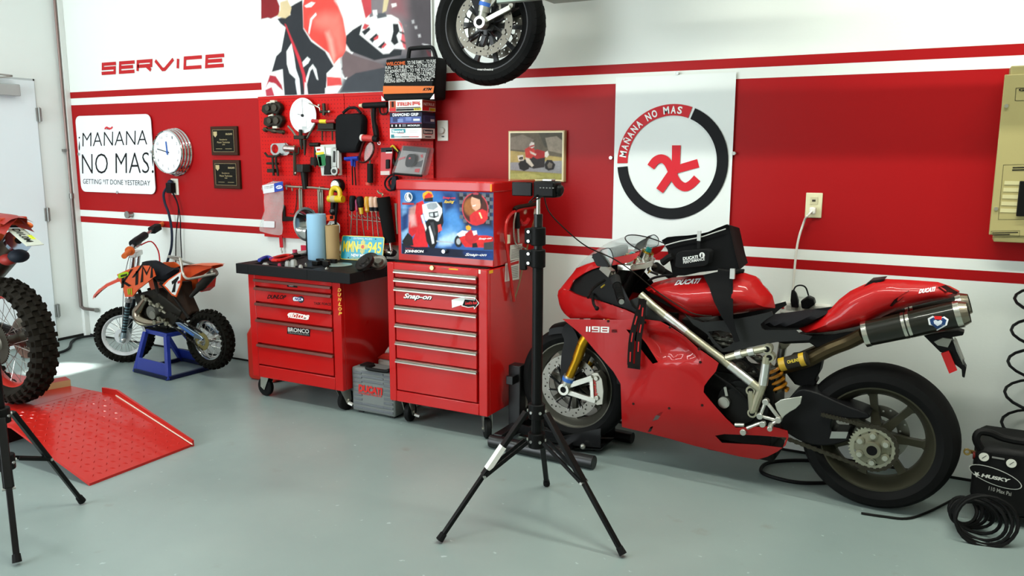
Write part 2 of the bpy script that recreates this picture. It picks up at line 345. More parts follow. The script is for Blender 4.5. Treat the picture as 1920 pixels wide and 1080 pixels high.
# clock
c = (-4.988,1.499); cx, cz = c
t = thing('wall_clock', 'round wall clock with stepped chrome rim and white face on the red band', 'clock', (cx, 0, cz-.19))
g = G('#e2e2e2/.08/1'); pr = [(.0, 0), (.168, 0)]
for i in range(4): r = .174-.005*i; z = .022*i; pr += [(r-.004, z), (r, z+.006), (r, z+.015), (r-.005, z+.021)]
pr += [(.152, .092), (.146, .084)]
g.lathe((cx, 0, cz), (0, -1, 0), pr, 56); g.out('rim', t, smooth=25)
F = G('#eceff2/.3').cyl((cx, -.078, cz), (cx, -.083, cz), .147, n=48).out('face', t)
g = G('#5a5e66/.5'); Y = -.0838
for i in range(12):
    a = pi/2-2*pi*(i+1)/12; s = str(i+1); r = .118; wd = .011*len(s); px, pz = cx+r*cos(a), cz+r*sin(a)
    g.text(s, (px-wd/2, Y, pz-.01), (wd, 0, 0), (0, 0, .02))
for i in range(60): a = 2*pi*i/60; g.obox((cx+.140*cos(a), Y, cz+.140*sin(a)), (cx+(.146)*cos(a), Y, cz+(.146)*sin(a)), .002, .0005, (0, 1, 0))
g.out('numerals', F, smooth=0)
g = G('#3f62a8/.4'); q = lambda r, a: (cx+r*cos(a), Y-.003, cz+r*sin(a))
g.obox(q(-.02, radians(95)), q(.075, radians(95)), .012, .002, (0, 1, 0)); g.cyl((cx, Y, cz), (cx, Y-.006, cz), .01, n=12); g.out('hour_hand', t, label='blue hour hand')
G('#20242c/.4').obox(q(-.02, radians(168)), q(.105, radians(168)), .006, .002, (0, 1, 0)).out('minute_hand', t)
# outlet below the clock, adapter and cords
a = (-5.029,1.246); t = thing('wall_outlet', 'white outlet plate half hidden below the chrome clock', 'outlet', (a[0], 0, a[1]-.06))
G('#e2e0d2/.4').box(a[0]-.038, a[0]+.038, -.008, 0, a[1]-.06, a[1]+.06).out('cover_plate', t, bev=.003); G('#cfcdbf/.4').box(a[0]-.017, a[0]+.017, -.011, -.008, a[1]-.045, a[1]+.045).out('receptacle', t)
t = thing('power_adapter', 'small black power adapter plugged in under the chrome clock', 'adapter', (a[0]-.02, -.03, a[1]-.04))
G('#121214/.4').box(a[0]-.035, a[0]+.02, -.06, -.012, a[1]-.045, a[1]+.03).out('adapter_body', t, bev=.006)
g = G('#15161a/.5'); g.tube(sm([(a[0], -.03, a[1]-.045)]+[(-4.987,-.030,1.131),(-4.979,-.030,1.058),(-5.021,-.030,.882),(-5.045,-.030,.653)], 4, False), .004, 5); g.tube(sm([(a[0]+.01, -.03, a[1]-.045)]+[(-4.981,-.030,1.131),(-4.963,-.030,1.021),(-4.971,-.030,.884),(-4.975,-.030,.721)], 4, False), .004, 5); g.out('adapter_cord', t)
g = G('#252c3c/.5'); g.tube(sm([(a[0]-.02, -.03, a[1]+.02)]+[(-5.096,-.050,1.203),(-5.094,-.050,1.129),(-5.057,-.050,1.044),(-5.039,-.050,.920),(-5.053,-.050,.807),(-5.088,-.050,.729),(-5.128,-.050,.656)], 5, False), .009, 6); g.ell((a[0]-.015, -.03, a[1]+.03), .025, .02, .022); tag(g.out('extension_lead'), 'thick dark blue power cord hanging from the outlet below the clock', 'cord')
# plaques
for lab, q in (('upper dark wooden plaque with a black plate on the red wall', [(-4.613,1.677),(-4.354,1.677),(-4.357,1.477),(-4.610,1.478)]), ('lower dark wooden plaque with a black plate on the red wall', [(-4.609,1.442),(-4.350,1.448),(-4.349,1.245),(-4.605,1.245)])):
    x0, x1 = (q[0][0]+q[3][0])/2, (q[1][0]+q[2][0])/2; z0, z1 = (q[2][1]+q[3][1])/2, (q[0][1]+q[1][1])/2; w, h = x1-x0, z1-z0
    t = thing('plaque', lab, 'plaque', ((x0+x1)/2, 0, z0), None, 'award plaques beside the pegboard')
    G('#3a2219/.35').box(x0, x1, -.02, 0, z0, z1).out('board', t, bev=.004); b = G('#15130f/.2').box(x0+w*.1, x1-w*.1, -.023, -.02, z0+h*.12, z1-h*.12).out('metal_plate', t, bev=.0005)
    g = G('#b9a67c/.4/.4'); y = -.0236
    for (u0, v0, u1, v1) in ((.1, .12, .9, .128), (.1, .872, .9, .88), (.1, .12, .107, .88), (.893, .12, .9, .88)): g.add([(x0+w*u, y, z0+h*v) for u, v in ((u0, v0), (u1, v0), (u1, v1), (u0, v1))], [(0, 1, 2, 3)])
    g.add([(x0+w*(.2+.07*a), y, z0+h*(.72+.1*b)) for a, b in ((-1, 1), (1, 1), (1, -.2), (0, -1), (-1, -.2))], [tuple(range(5))])
    g.text('DUCATI', (x0+w*.6, y, z0+h*.70), (w*.24, 0, 0), (0, 0, h*.06), .04); g.text('Excelencia', (x0+w*.36, y, z0+h*.52), (w*.28, 0, 0), (0, 0, h*.05)); g.text('Master Technician', (x0+w*.26, y, z0+h*.42), (w*.48, 0, 0), (0, 0, h*.06)); g.text('2008', (x0+w*.45, y, z0+h*.35), (w*.1, 0, 0), (0, 0, h*.04))
    for u in (.2, .56): g.add([(x0+w*a, y, z0+h*b) for a, b in ((u, .22), (u+.24, .22), (u+.24, .23), (u, .23))], [(0, 1, 2, 3)])
    g.out('engraving', b, smooth=0)
# big poster above the pegboard
t = thing('poster', 'large poster photograph of a red racing motorcycle and gloved rider above the pegboard', 'poster', (-3.45, -.01, 1.83))
PX0, PX1, PZ0, PZ1 = -4.10, -2.735, 1.868, 3.1
G('#f0f0ee/.35').box(PX0, PX1, -.022, -.01, PZ0, PZ1).out('sheet', t, smooth=0)
PP = (('#7a7276', [(-3.156,2.728),(-2.684,2.675),(-2.697,1.837),(-3.162,1.851),(-3.419,2.016),(-3.297,2.129),(-3.185,2.309)]), ('#4a4448~14', [(-2.924,2.448),(-2.648,2.423),(-2.653,1.982),(-2.891,2.027)]), ('#8a5a60~10', [(-3.040,2.435),(-2.925,2.425),(-2.914,2.301),(-3.029,2.321)]), ('#3d4046~6', [(-3.416,2.088),(-3.263,2.015),(-3.081,2.036),(-2.948,2.076),(-2.694,2.018),(-2.697,1.837),(-3.464,1.855),(-3.406,1.955)]),
 ('#2a2c31', [(-3.777,2.437),(-3.714,2.456),(-3.715,2.281),(-3.653,2.198),(-3.542,2.131),(-3.467,2.024),(-3.532,1.997),(-3.551,1.857),(-3.899,1.868),(-3.906,2.037),(-4.003,2.023),(-3.957,2.122),(-3.912,2.151),(-3.865,2.297),(-3.906,2.324),(-3.934,2.357),(-3.818,2.373),(-3.833,2.417)]),
 ('#7f1f24', [(-4.060,2.608),(-3.946,2.512),(-3.908,2.435),(-3.916,2.380),(-3.990,2.361),(-4.016,2.369),(-4.076,2.364)]), ('#c9b58e', [(-3.902,2.459),(-3.838,2.466),(-3.808,2.415),(-3.823,2.373),(-3.862,2.355),(-3.912,2.365),(-3.934,2.369),(-3.905,2.410)]),
 ('#d7473f', [(-3.687,2.490),(-3.444,2.551),(-3.426,2.409),(-3.391,2.324),(-3.365,2.192),(-3.384,2.098),(-3.432,2.083),(-3.473,2.049),(-3.511,2.117),(-3.652,2.210),(-3.714,2.287),(-3.712,2.420)]), ('#e0766a~9', [(-3.646,2.336),(-3.531,2.364),(-3.413,2.349),(-3.393,2.277),(-3.383,2.122),(-3.439,2.101),(-3.460,2.180),(-3.521,2.250),(-3.616,2.292)]),
 ('#f4f2ee~3', [(-3.449,2.434),(-3.249,2.418),(-3.215,2.300),(-3.356,2.221),(-3.376,2.311),(-3.419,2.397)]), ('#f2ecea', [(-3.699,2.419),(-3.641,2.438),(-3.609,2.430),(-3.642,2.408),(-3.683,2.408)]), ('#f2ecea', [(-3.608,2.370),(-3.600,2.357),(-3.638,2.330),(-3.667,2.241),(-3.675,2.254),(-3.654,2.337)]), ('#ef9d90~4', [(-3.533,2.244),(-3.505,2.249),(-3.479,2.199),(-3.459,2.102),(-3.473,2.055),(-3.495,2.104),(-3.512,2.183)]),
 ('#c0434a', [(-3.245,2.418),(-3.169,2.446),(-3.169,2.337),(-3.215,2.306)]), ('#f6f6f4', [(-3.865,2.148),(-3.820,2.195),(-3.803,2.120),(-3.791,2.032),(-3.794,1.970),(-3.847,2.010),(-3.866,2.067)]), ('#eef0ef', [(-3.734,2.073),(-3.691,2.105),(-3.667,2.088),(-3.684,2.065),(-3.727,2.042)]), ('#e6e8e8', [(-3.710,1.967),(-3.678,2.033),(-3.648,2.057),(-3.620,2.025),(-3.606,1.957),(-3.619,1.963),(-3.649,2.032),(-3.670,2.015),(-3.707,1.923)]),
 ('#c93440', [(-3.872,2.322),(-3.860,2.315),(-3.749,2.099),(-3.713,1.992),(-3.699,1.862),(-3.724,1.863),(-3.738,1.993),(-3.775,2.094)]), ('#e9ecf2', [(-3.791,2.032),(-3.765,1.969),(-3.758,1.864),(-3.787,1.864),(-3.800,1.951)]), ('#f4e9ea', [(-3.720,1.949),(-3.704,1.935),(-3.696,1.862),(-3.728,1.863)]),
 ('#a52a38', [(-4.067,1.917),(-4.021,2.004),(-3.969,1.996),(-3.921,1.937),(-3.910,1.899),(-3.989,1.952),(-4.043,1.948)]), ('#b03a4a', [(-4.067,1.910),(-4.009,1.927),(-3.990,1.876),(-3.991,1.860),(-4.061,1.865)]), ('#dfe2e6', [(-4.033,1.960),(-3.972,1.945),(-3.914,1.892),(-3.912,1.857),(-3.929,1.864),(-3.974,1.920),(-4.043,1.941)]),
 ('#24272b', [(-3.368,2.216),(-3.316,2.248),(-3.238,2.278),(-3.256,2.215),(-3.189,2.164),(-3.087,2.089),(-3.005,2.113),(-2.947,2.110),(-2.955,2.076),(-3.155,2.057),(-3.337,2.119),(-3.374,2.169)]), ('#f3f3f3', [(-3.207,2.305),(-3.147,2.318),(-3.022,2.314),(-2.971,2.288),(-2.944,2.246),(-2.930,2.206),(-2.946,2.167),(-2.925,2.109),(-3.005,2.119),(-3.042,2.092),(-3.087,2.091),(-3.182,2.158),(-3.264,2.216),(-3.238,2.284)]),
 ('#c4474d', [(-3.223,2.280),(-3.186,2.266),(-3.217,2.242),(-3.243,2.249)]), ('#24272b', [(-3.248,2.232),(-3.186,2.257),(-3.179,2.239),(-3.226,2.207)]), ('#24272b', [(-3.192,2.182),(-3.135,2.216),(-3.121,2.201),(-3.167,2.160)]), ('#24272b', [(-3.130,2.132),(-3.077,2.166),(-3.070,2.151),(-3.101,2.121)]), ('#c4474d', [(-3.158,2.186),(-3.117,2.206),(-3.121,2.183),(-3.148,2.173)]), ('#c4474d', [(-3.100,2.130),(-3.070,2.157),(-3.059,2.145),(-3.086,2.123)]),
 ('#202225', [(-3.012,2.263),(-2.972,2.260),(-2.962,2.219),(-2.985,2.192),(-2.971,2.151),(-3.004,2.136),(-3.029,2.161),(-3.010,2.217)]), ('#d06068', [(-2.979,2.283),(-2.947,2.258),(-2.924,2.166),(-2.918,2.108),(-2.939,2.121),(-2.953,2.167),(-2.944,2.224)]), ('#26282b', [(-2.970,2.220),(-2.930,2.206),(-2.930,2.195),(-2.963,2.205)]), ('#26282b', [(-2.960,2.168),(-2.921,2.148),(-2.921,2.137),(-2.957,2.156)]),
 ('#c8b890', [(-3.069,2.437),(-3.026,2.434),(-3.057,2.340),(-3.087,2.331)]), ('#505358', [(-3.135,2.331),(-3.065,2.329),(-3.051,2.305),(-3.125,2.299)]), ('#eeeeec', [(-3.161,2.351),(-3.127,2.351),(-3.124,2.322),(-3.154,2.318)]),
 ('#6a5a5c', [(-3.408,2.087),(-3.375,2.128),(-3.314,2.095),(-3.096,2.031),(-3.074,2.012),(-3.303,1.987),(-3.374,1.954),(-3.404,1.991)]), ('#d04a48', [(-3.535,1.975),(-3.421,1.965),(-3.415,1.919),(-3.536,1.914)]), ('#f0efec', [(-3.536,1.994),(-3.458,2.048),(-3.418,2.046),(-3.421,1.965),(-3.534,1.978)]), ('#f2f1ee', [(-3.552,1.905),(-3.415,1.913),(-3.474,1.855),(-3.555,1.858)]), ('#e8e8e6', [(-3.412,1.991),(-3.390,1.960),(-3.370,1.966),(-3.378,1.951),(-3.406,1.961)]),
 ('#a8a6a8', [(-2.875,2.273),(-2.857,2.274),(-2.854,2.254),(-2.871,2.253)]), ('#b0aeb0', [(-2.855,2.238),(-2.837,2.238),(-2.834,2.222),(-2.850,2.222)]), ('#b8b6b8', [(-2.831,2.188),(-2.813,2.190),(-2.810,2.173),(-2.826,2.172)]), ('#c4c2c4', [(-2.804,2.136),(-2.762,2.128),(-2.734,2.115),(-2.728,2.098),(-2.776,2.109)]), ('#7a6a6e', [(-2.929,2.257),(-2.908,2.247),(-2.912,2.236),(-2.926,2.242)]), ('#6d3840', [(-2.776,2.101),(-2.721,2.064),(-2.722,2.041),(-2.763,2.066)]), ('#f0e8e4', [(-3.020,2.377),(-2.984,2.379),(-2.980,2.362),(-3.013,2.356)]))
import numpy as np
def print_material():
    m, nt, b = newmat('photo_print', '#808080', .45)
    at = nt.nodes.new('ShaderNodeVertexColor'); at.layer_name = 'print'; nt.links.new(at.outputs['Color'], b.inputs['Base Color'])
print_material()
def art(polys, y, name, parent, clip, cell, feather=1.0, seed=1, grain=.05):
    """a printed picture: a fine grid whose vertex colours are the picture's own inks, shapes laid over each other with soft edges.
    polys: (colour or colour~softness, outline)"""
    x0, x1, z0, z1 = clip; nx = int((x1-x0)/cell)+1; nz = int((z1-z0)/cell)+1
    X, Z = np.meshgrid(np.linspace(x0, x1, nx), np.linspace(z0, z1, nz)); img = np.ones((nz, nx, 3))*.8
    rg = np.random.RandomState(seed)
    def smooth_noise(k):
        n = rg.rand(nz//k+3, nx//k+3); i, j = np.arange(nz)/k, np.arange(nx)/k; ii, jj = i.astype(int), j.astype(int); fi, fj = (i-ii)[:, None], (j-jj)[None, :]
        return (n[ii][:, jj]*(1-fi)+n[ii+1][:, jj]*fi)*(1-fj)+(n[ii][:, jj+1]*(1-fi)+n[ii+1][:, jj+1]*fi)*fj-.5
    for c, p in polys:
        c, _, f = c.partition('~'); f = (float(f) if f else feather)*cell; ins = np.zeros(X.shape, bool); d2 = np.full(X.shape, 9.)
        for i in range(len(p)):
            ax, az = p[i-1]; bx, bz = p[i]; dx, dz = bx-ax, bz-az; L = dx*dx+dz*dz or 1e-12
            t = np.clip(((X-ax)*dx+(Z-az)*dz)/L, 0, 1); d2 = np.minimum(d2, (X-ax-t*dx)**2+(Z-az-t*dz)**2)
            if abs(dz) > 1e-9: ins ^= ((bz > Z) != (az > Z)) & (X < dx*(Z-az)/dz+ax)
        sd = np.sqrt(d2)*np.where(ins, 1, -1); al = np.clip(sd/(2*f)+.5, 0, 1)[..., None]; al = al*al*(3-2*al)
        img = img*(1-al)+np.array(hexc(c)[:3])*al
    k = 1+grain*(smooth_noise(max(2, nx//14))*3+smooth_noise(max(2, nx//45))*2)+grain*.5*(rg.rand(nz, nx)-.5)
    img = np.clip(img*k[..., None], 0, 1)
    vs = np.stack([X, np.full(X.shape, y), Z], -1).reshape(-1, 3); id_ = np.arange(nz*nx).reshape(nz, nx)
    fs = np.stack([id_[:-1, :-1], id_[:-1, 1:], id_[1:, 1:], id_[1:, :-1]], -1).reshape(-1, 4)
    off = np.array(parent['org']) if 'org' in parent else np.zeros(3)
    me = bpy.data.meshes.new(name); me.from_pydata((vs-off).tolist(), [], fs.tolist()); me.materials.append(M('photo_print'))
    ca = me.color_attributes.new('print', 'FLOAT_COLOR', 'POINT'); ca.data.foreach_set('color', np.concatenate([img.reshape(-1, 3), np.ones((nz*nx, 1))], 1).ravel())
    o = bpy.data.objects.new(name, me); COL.objects.link(o); o.parent = parent; o['org'] = V(off); return o
art(PP, -.0225, 'print', t, (PX0+.003, PX1-.003, PZ0+.002, 2.75), .0055, .8)
G('#e8e8e6/.45').box(PX0+.003, PX1-.003, -.0225, -.022, 2.75, PZ1).out('upper_print', t, smooth=0)
# pegboards
def peg_material():
    m, nt, b = newmat('pegboard_red', '#c4110f', .4)
    geo = nt.nodes.new('ShaderNodeNewGeometry'); sp = nt.nodes.new('ShaderNodeSeparateXYZ'); nt.links.new(geo.outputs['Position'], sp.inputs[0]); d2 = None
    for ax in ('X', 'Z'):
        a = nt.nodes.new('ShaderNodeMath'); a.operation = 'MULTIPLY'; a.inputs[1].default_value = 1/.0254; nt.links.new(sp.outputs[ax], a.inputs[0])
        f = nt.nodes.new('ShaderNodeMath'); f.operation = 'PINGPONG'; f.inputs[1].default_value = .5; nt.links.new(a.outputs[0], f.inputs[0])
        q = nt.nodes.new('ShaderNodeMath'); q.operation = 'POWER'; q.inputs[1].default_value = 2; nt.links.new(f.outputs[0], q.inputs[0])
        if d2 is None: d2 = q
        else:
            s = nt.nodes.new('ShaderNodeMath'); s.operation = 'ADD'; nt.links.new(d2.outputs[0], s.inputs[0]); nt.links.new(q.outputs[0], s.inputs[1]); d2 = s
    l = nt.nodes.new('ShaderNodeMath'); l.operation = 'LESS_THAN'; l.inputs[1].default_value = .0135; nt.links.new(d2.outputs[0], l.inputs[0])
    mx = nt.nodes.new('ShaderNodeMix'); mx.data_type = 'RGBA'; mx.inputs['A'].default_value = hexc('#c0120f'); mx.inputs['B'].default_value = hexc('#3a0403')
    nt.links.new(l.outputs[0], mx.inputs['Factor']); nt.links.new(mx.outputs['Result'], b.inputs['Base Color'])
peg_material()
for lab, x0, x1 in (('left red perforated tool board hung with pullers and gauges', -4.135, -3.402), ('right red perforated tool board with screwdrivers and glove boxes', -3.398, -2.735)):
    t = thing('pegboard', lab, 'pegboard', ((x0+x1)/2, 0, .93), None, 'red tool boards')
    G('pegboard_red').box(x0, x1, -.022, -.016, .93, 1.862).out('board', t, smooth=0)
    g = G('#b8120f/.4'); g.box(x0, x1, -.026, 0, 1.848, 1.866); g.box(x0, x1, -.026, 0, .925, .943); tag_ = g.out('frame_rail', t)
# light switch plate
a = (-2.676,1.629); t = thing('timer_switch', 'white wall plate with a round timer dial right of the glove boxes', 'switch', (a[0], 0, a[1]-.06))
G('#deded6/.4').box(a[0]-.038, a[0]+.038, -.007, 0, a[1]-.06, a[1]+.06).out('cover_plate', t, bev=.003); G('#cfd0ca/.4').cyl((a[0], -.007, a[1]), (a[0], -.022, a[1]), .02, .017, 20).out('dial', t); G('#4a4a48/.5').box(a[0]-.006, a[0]+.012, -.009, -.007, a[1]-.038, a[1]-.032).out('label_plate', t)
# framed photo
q = [(-2.218,1.625),(-1.869,1.622),(-1.869,1.341),(-2.219,1.340)]; x0, x1, z0, z1 = q[0][0], q[1][0], q[2][1], q[1][1]
t = thing('framed_photo', 'small framed photograph of a racer in red riding a motorcycle on the red wall', 'picture', ((x0+x1)/2, 0, z0))
G('#c6b285/.4').box(x0, x1, -.03, 0, z0, z1).out('frame', t, bev=.002)
G('#f0e4c0/.4').box(x0+.006, x1-.006, -.0312, -.03, z0+.006, z1-.006).out('mount', t, smooth=0)
Z = [('#8a7a4e', [(-2.204,1.613),(-1.874,1.612),(-1.870,1.342),(-2.206,1.345)]), ('#5e5646', [(-2.204,1.613),(-1.874,1.612),(-1.872,1.476),(-2.204,1.511)]), ('#7c7264', [(-2.204,1.584),(-2.127,1.601),(-2.055,1.574),(-2.086,1.511),(-2.204,1.520)]), ('#4a463a', [(-2.025,1.609),(-1.874,1.610),(-1.873,1.538),(-1.984,1.529)]), ('#8d8272', [(-1.985,1.582),(-1.915,1.591),(-1.876,1.564),(-1.875,1.494),(-1.964,1.511)]),
 ('#a8945a', [(-2.204,1.511),(-2.086,1.502),(-1.872,1.471),(-1.872,1.445),(-2.204,1.447)]), ('#8e8c8e', [(-2.204,1.445),(-1.872,1.458),(-1.871,1.387),(-2.204,1.403)]), ('#9a9452', [(-2.204,1.399),(-1.871,1.385),(-1.870,1.342),(-2.206,1.345)]), ('#b0a865', [(-2.204,1.382),(-2.085,1.389),(-1.983,1.367),(-2.084,1.346),(-2.206,1.345)]),
 ('#1e1a18', [(-2.152,1.438),(-2.137,1.458),(-2.101,1.466),(-2.080,1.439),(-2.085,1.411),(-2.116,1.398),(-2.144,1.409)]), ('#1e1a18', [(-1.988,1.435),(-1.973,1.462),(-1.943,1.461),(-1.921,1.436),(-1.931,1.409),(-1.963,1.402),(-1.983,1.414)]), ('#6a6258', [(-1.971,1.432),(-1.958,1.450),(-1.938,1.440),(-1.943,1.417),(-1.963,1.415)]),
 ('#2a2422', [(-2.096,1.457),(-2.045,1.493),(-1.984,1.475),(-1.988,1.421),(-2.054,1.412),(-2.085,1.420)]), ('#9c2422', [(-2.067,1.506),(-2.035,1.520),(-1.984,1.507),(-1.986,1.475),(-2.034,1.466),(-2.060,1.479)]), ('#d8d2c8', [(-1.986,1.502),(-1.969,1.511),(-1.960,1.489),(-1.974,1.474),(-1.986,1.480)]), ('#d0c6b8', [(-2.158,1.484),(-2.122,1.488),(-2.118,1.457),(-2.151,1.454)]),
 ('#b8382f', [(-2.111,1.520),(-2.076,1.538),(-2.050,1.520),(-2.050,1.498),(-2.067,1.470),(-2.106,1.470)]), ('#c9bfae', [(-2.108,1.475),(-2.085,1.470),(-2.054,1.430),(-2.066,1.421),(-2.101,1.448)]), ('#c8bcae', [(-2.080,1.511),(-2.039,1.493),(-2.044,1.484),(-2.075,1.497)]), ('#ded6cc', [(-2.083,1.545),(-2.071,1.560),(-2.053,1.556),(-2.052,1.533),(-2.067,1.525),(-2.080,1.531)]), ('#a8312c', [(-2.081,1.538),(-2.052,1.545),(-2.052,1.536),(-2.078,1.529)])]
ph = art(Z, -.0316, 'print', t, (x0+.012, x1-.012, z0+.012, z1-.012), .0024, 1.3, 3, .09)
g = G('#2a2624/.5'); g.text3('49', *[V(p) for p in [(-2.149,-.034,1.460),(-2.124,-.034,1.460),(-2.147,-.034,1.478)]], .03); g.out('lettering', ph, smooth=0)
# banner
t = thing('banner', 'white hanging banner with a black and red ring and a red star emblem', 'banner', (-1.268, -.014, 1.02))
g = G('#e3e8e6/.45'); rows = []
for i in range(13):
    x = -1.582+.627*i/12; rows.append([(x, -.016-.002*sin(i*.9), 1.02), (x, -.016-.002*sin(i*.9), 1.45), (x, -.016, 1.893)])
g.grid(rows); g.out('cloth', t)
cx, cz, R0, R1 = -1.267, 1.4535, .2945, .237; Y = -.0205
def arcband(a0, a1, n=40): return [(cx+R0*cos(a0+(a1-a0)*i/n), cz+R0*sin(a0+(a1-a0)*i/n)) for i in range(n+1)]+[(cx+R1*cos(a0+(a1-a0)*(n-i)/n), cz+R1*sin(a0+(a1-a0)*(n-i)/n)) for i in range(n+1)]
def strip(g, a0, a1, n=48): g.grid([[(cx+r*cos(a0+(a1-a0)*i/n), Y, cz+r*sin(a0+(a1-a0)*i/n)) for r in (R1, R0)] for i in range(n+1)])
g = G('#17181a/.5'); strip(g, radians(185.5), radians(427)); ring = g.out('black_ring', t, smooth=0)
g = G('#c5202a/.5'); strip(g, radians(70), radians(181.5)); rr = g.out('red_ring', t, smooth=0)
g = G('#eef0ee/.5'); s = 'MAÑANA NO MAS'; adv = {'M': 1.2, ' ': .75, 'N': 1.05, 'Ñ': 1.05, 'A': 1.05, 'O': 1.1, 'S': .95}; tot = sum(adv[c] for c in s); a = 175.5
for c in s:
    w = adv[c]/tot*97; m = radians(a-w/2); a -= w
    if c == ' ': continue
    u = V((sin(m), 0, -cos(m))); r = V((cos(m), 0, sin(m))); hw = radians(w)*.265*.38; hh = .019*(1.3 if c == 'Ñ' else 1)
    g.text(c, V((cx, Y-.0015, cz))+r*(.2655-.019)-u*hw, u*hw*2, r*(.019+hh), .03)
g.out('lettering', rr, smooth=0)
g = G('#d01f2c/.5'); K = 0
for p in ([(-1.265,1.540),(-1.219,1.540),(-1.219,1.429),(-1.261,1.395)], [(-1.227,1.442),(-1.131,1.471),(-1.118,1.429),(-1.244,1.394)]): g.add([(x, Y-.0003*K, z) for x, z in p], [tuple(range(len(p)))]); K += 1
for ln, w in (([(-1.375,1.428),(-1.351,1.460),(-1.321,1.472),(-1.292,1.460),(-1.269,1.427),(-1.248,1.379),(-1.223,1.344),(-1.188,1.328),(-1.156,1.343),(-1.127,1.374)], .044), ([(-1.253,1.410),(-1.323,1.306)], .044)):
    q = sm(ln, 4, False); bb = band(q, w); n = len(q); g.grid([[(bb[i][0], Y-.0003*K, bb[i][1]), (bb[2*n-1-i][0], Y-.0003*K, bb[2*n-1-i][1])] for i in range(n)]); K += 1
g.out('emblem', t, smooth=0, label='red star emblem')
for x, z in ((-1.252, 1.90), (-.948, 1.50), (-1.60, 1.475)): G('#c9ccca/.2/.5').cyl((x, -.002, z), (x, -.022, z), .009, n=10).out('pin', t)
# electrical panel
q = [(.175,-.120,1.826),(.179,-.120,1.154)]; x0 = (q[0][0]+q[1][0])/2
t = thing('electrical_panel', 'beige electrical panel box with black breakers at the right end of the red band', 'panel', (x0+.22, 0, 1.1))
BG = '#a59a68/.45'; x1 = x0+.42; zb, zt = (.179,-.120,1.158)[2], (.175,-.120,1.826)[2]
G(BG).box(x0+.02, x1-.02, -.11, 0, zb-.03, zt+.035).out('box', t, bev=.004)
pf = G(BG).box(x0, x1, -.12, -.108, zb, zt).out('cover', t, bev=.003)
for x, z in [(.194,1.698),(.194,1.270)]: G('#b9b5a4/.3/.8').cyl((x, -.12, z), (x, -.126, z), .008, n=10).out('screw', t)
g = G('#20201c/.4'); a, b, c = [(.232,-.122,1.757),(.268,-.122,1.755),(.232,-.122,1.768)]; g.text('GE', a, V(b)-V(a), V(c)-V(a), .05)
def rectline(g, p, w=.0015):
    for i in range(4):
        a, b = p[i-1], p[i]; g.obox((a[0], -.121, a[1]), (b[0], -.121, b[1]), w, .0006, (0, 1, 0))
rectline(g, [(.222,1.770),(.316,1.771),(.318,1.718),(.223,1.719)]); rectline(g, [(.205,1.455),(.361,1.461),(.374,1.232),(.206,1.225)], .001); rectline(g, [(.185,1.174),(.288,1.181),(.289,1.155),(.185,1.147)], .001)
for p in ([(.189,-.122,1.164),(.283,-.122,1.171),(.189,-.122,1.168)], [(.190,-.122,1.156),(.254,-.122,1.161),(.190,-.122,1.160)], [(.239,-.122,1.441),(.330,-.122,1.445),(.239,-.122,1.446)], [(.238,-.122,1.431),(.331,-.122,1.435),(.238,-.122,1.436)]): g.add([p[0], p[1], V(p[1])+V(p[2])-V(p[0]), p[2]], [(0, 1, 2, 3)])
g.out('markings', pf, smooth=0)
for i in range(5):
    z = (.269,1.380)[1]-i*.029; a = (.215,1.379)[0]; G('#c4bc8e/.4').box(a-.012*i*.1, a+.055, -.1225, -.12, z-.008, z+.008).out('circuit_label', pf)
p = [(.269,1.389),(.277,1.242)]; G('#131312/.4').box(p[0][0], p[0][0]+.14, -.135, -.12, p[1][1], p[0][1]).out('breaker_row', t, bev=.003)
# outlet on the right with white plug and cord
q = [(-.595,1.311),(-.520,1.196)]; x, z = (q[0][0]+q[1][0])/2, (q[0][1]+q[1][1])/2
t = thing('wall_outlet', 'ivory outlet plate on the red band above the motorcycle seat', 'outlet', (x, 0, z-.06))
G('#d8d2ae/.4').box(x-.038, x+.038, -.007, 0, z-.06, z+.06).out('cover_plate', t, bev=.003); G('#c4bd9a/.4').box(x-.017, x+.017, -.011, -.007, z+.005, z+.04).out('receptacle', t); G('#3a362c/.5').box(x-.008, x+.008, -.0118, -.011, z+.018, z+.028).out('socket_slots', t)
t = thing('power_lead', 'white cord with a white plug hanging from the ivory outlet', 'cord', (x, -.03, .78))
G('#e4e2d8/.4').box(x-.014, x+.014, -.045, -.012, z-.04, z-.008).out('plug', t, bev=.005)
G('#dcdad0/.45').tube(sm([(x, -.045, z-.025), (x-.02, -.06, z-.05)]+[(-.593,-.030,1.177),(-.615,-.030,1.085),(-.623,-.030,.980),(-.625,-.030,.874),(-.628,-.030,.754)], 5, False), .0055, 7).out('cord', t)
a = (-.679,.717); b = (-.445,.774); z = .755
t = thing('power_strip', 'white power strip on the wall behind the motorcycle seat with two black plugs', 'power strip', ((a[0]+b[0])/2, 0, z-.03))
G('#d9d8cf/.4').box(a[0], b[0], -.05, 0, z-.035, z+.022).out('strip_body', t, bev=.006)
for k in range(5): G('#a9a89f/.5').box(a[0]+.03+k*.042, a[0]+.055+k*.042, -.0515, -.05, z-.015, z+.008).out('socket', t)
G('#c02020/.4').box(a[0]+.006, a[0]+.02, -.054, -.05, z-.01, z+.008).out('rocker_switch', t)
t = thing('charger_plug', 'black plug standing in the left end of the power strip', 'plug', (-.65, -.05, .76))
g = G('#111112/.4'); g.skin([[(x+dx*w, y+dy*w, z) for dx, dy in ((-1, -1), (1, -1), (1, 1), (-1, 1))] for (x, y, z), w in zip([(-.606,-.050,.758),(-.611,-.050,.790),(-.617,-.050,.826),(-.622,-.050,.841)], (.016, .018, .012, .006))]); g.out('plug_body', t, bev=.003)
G('#111112/.5').tube(sm([(-.620,-.050,.838),(-.610,-.050,.859),(-.587,-.050,.867),(-.564,-.050,.857),(-.549,-.050,.820)], 5, False), .004, 6).out('cord', t)
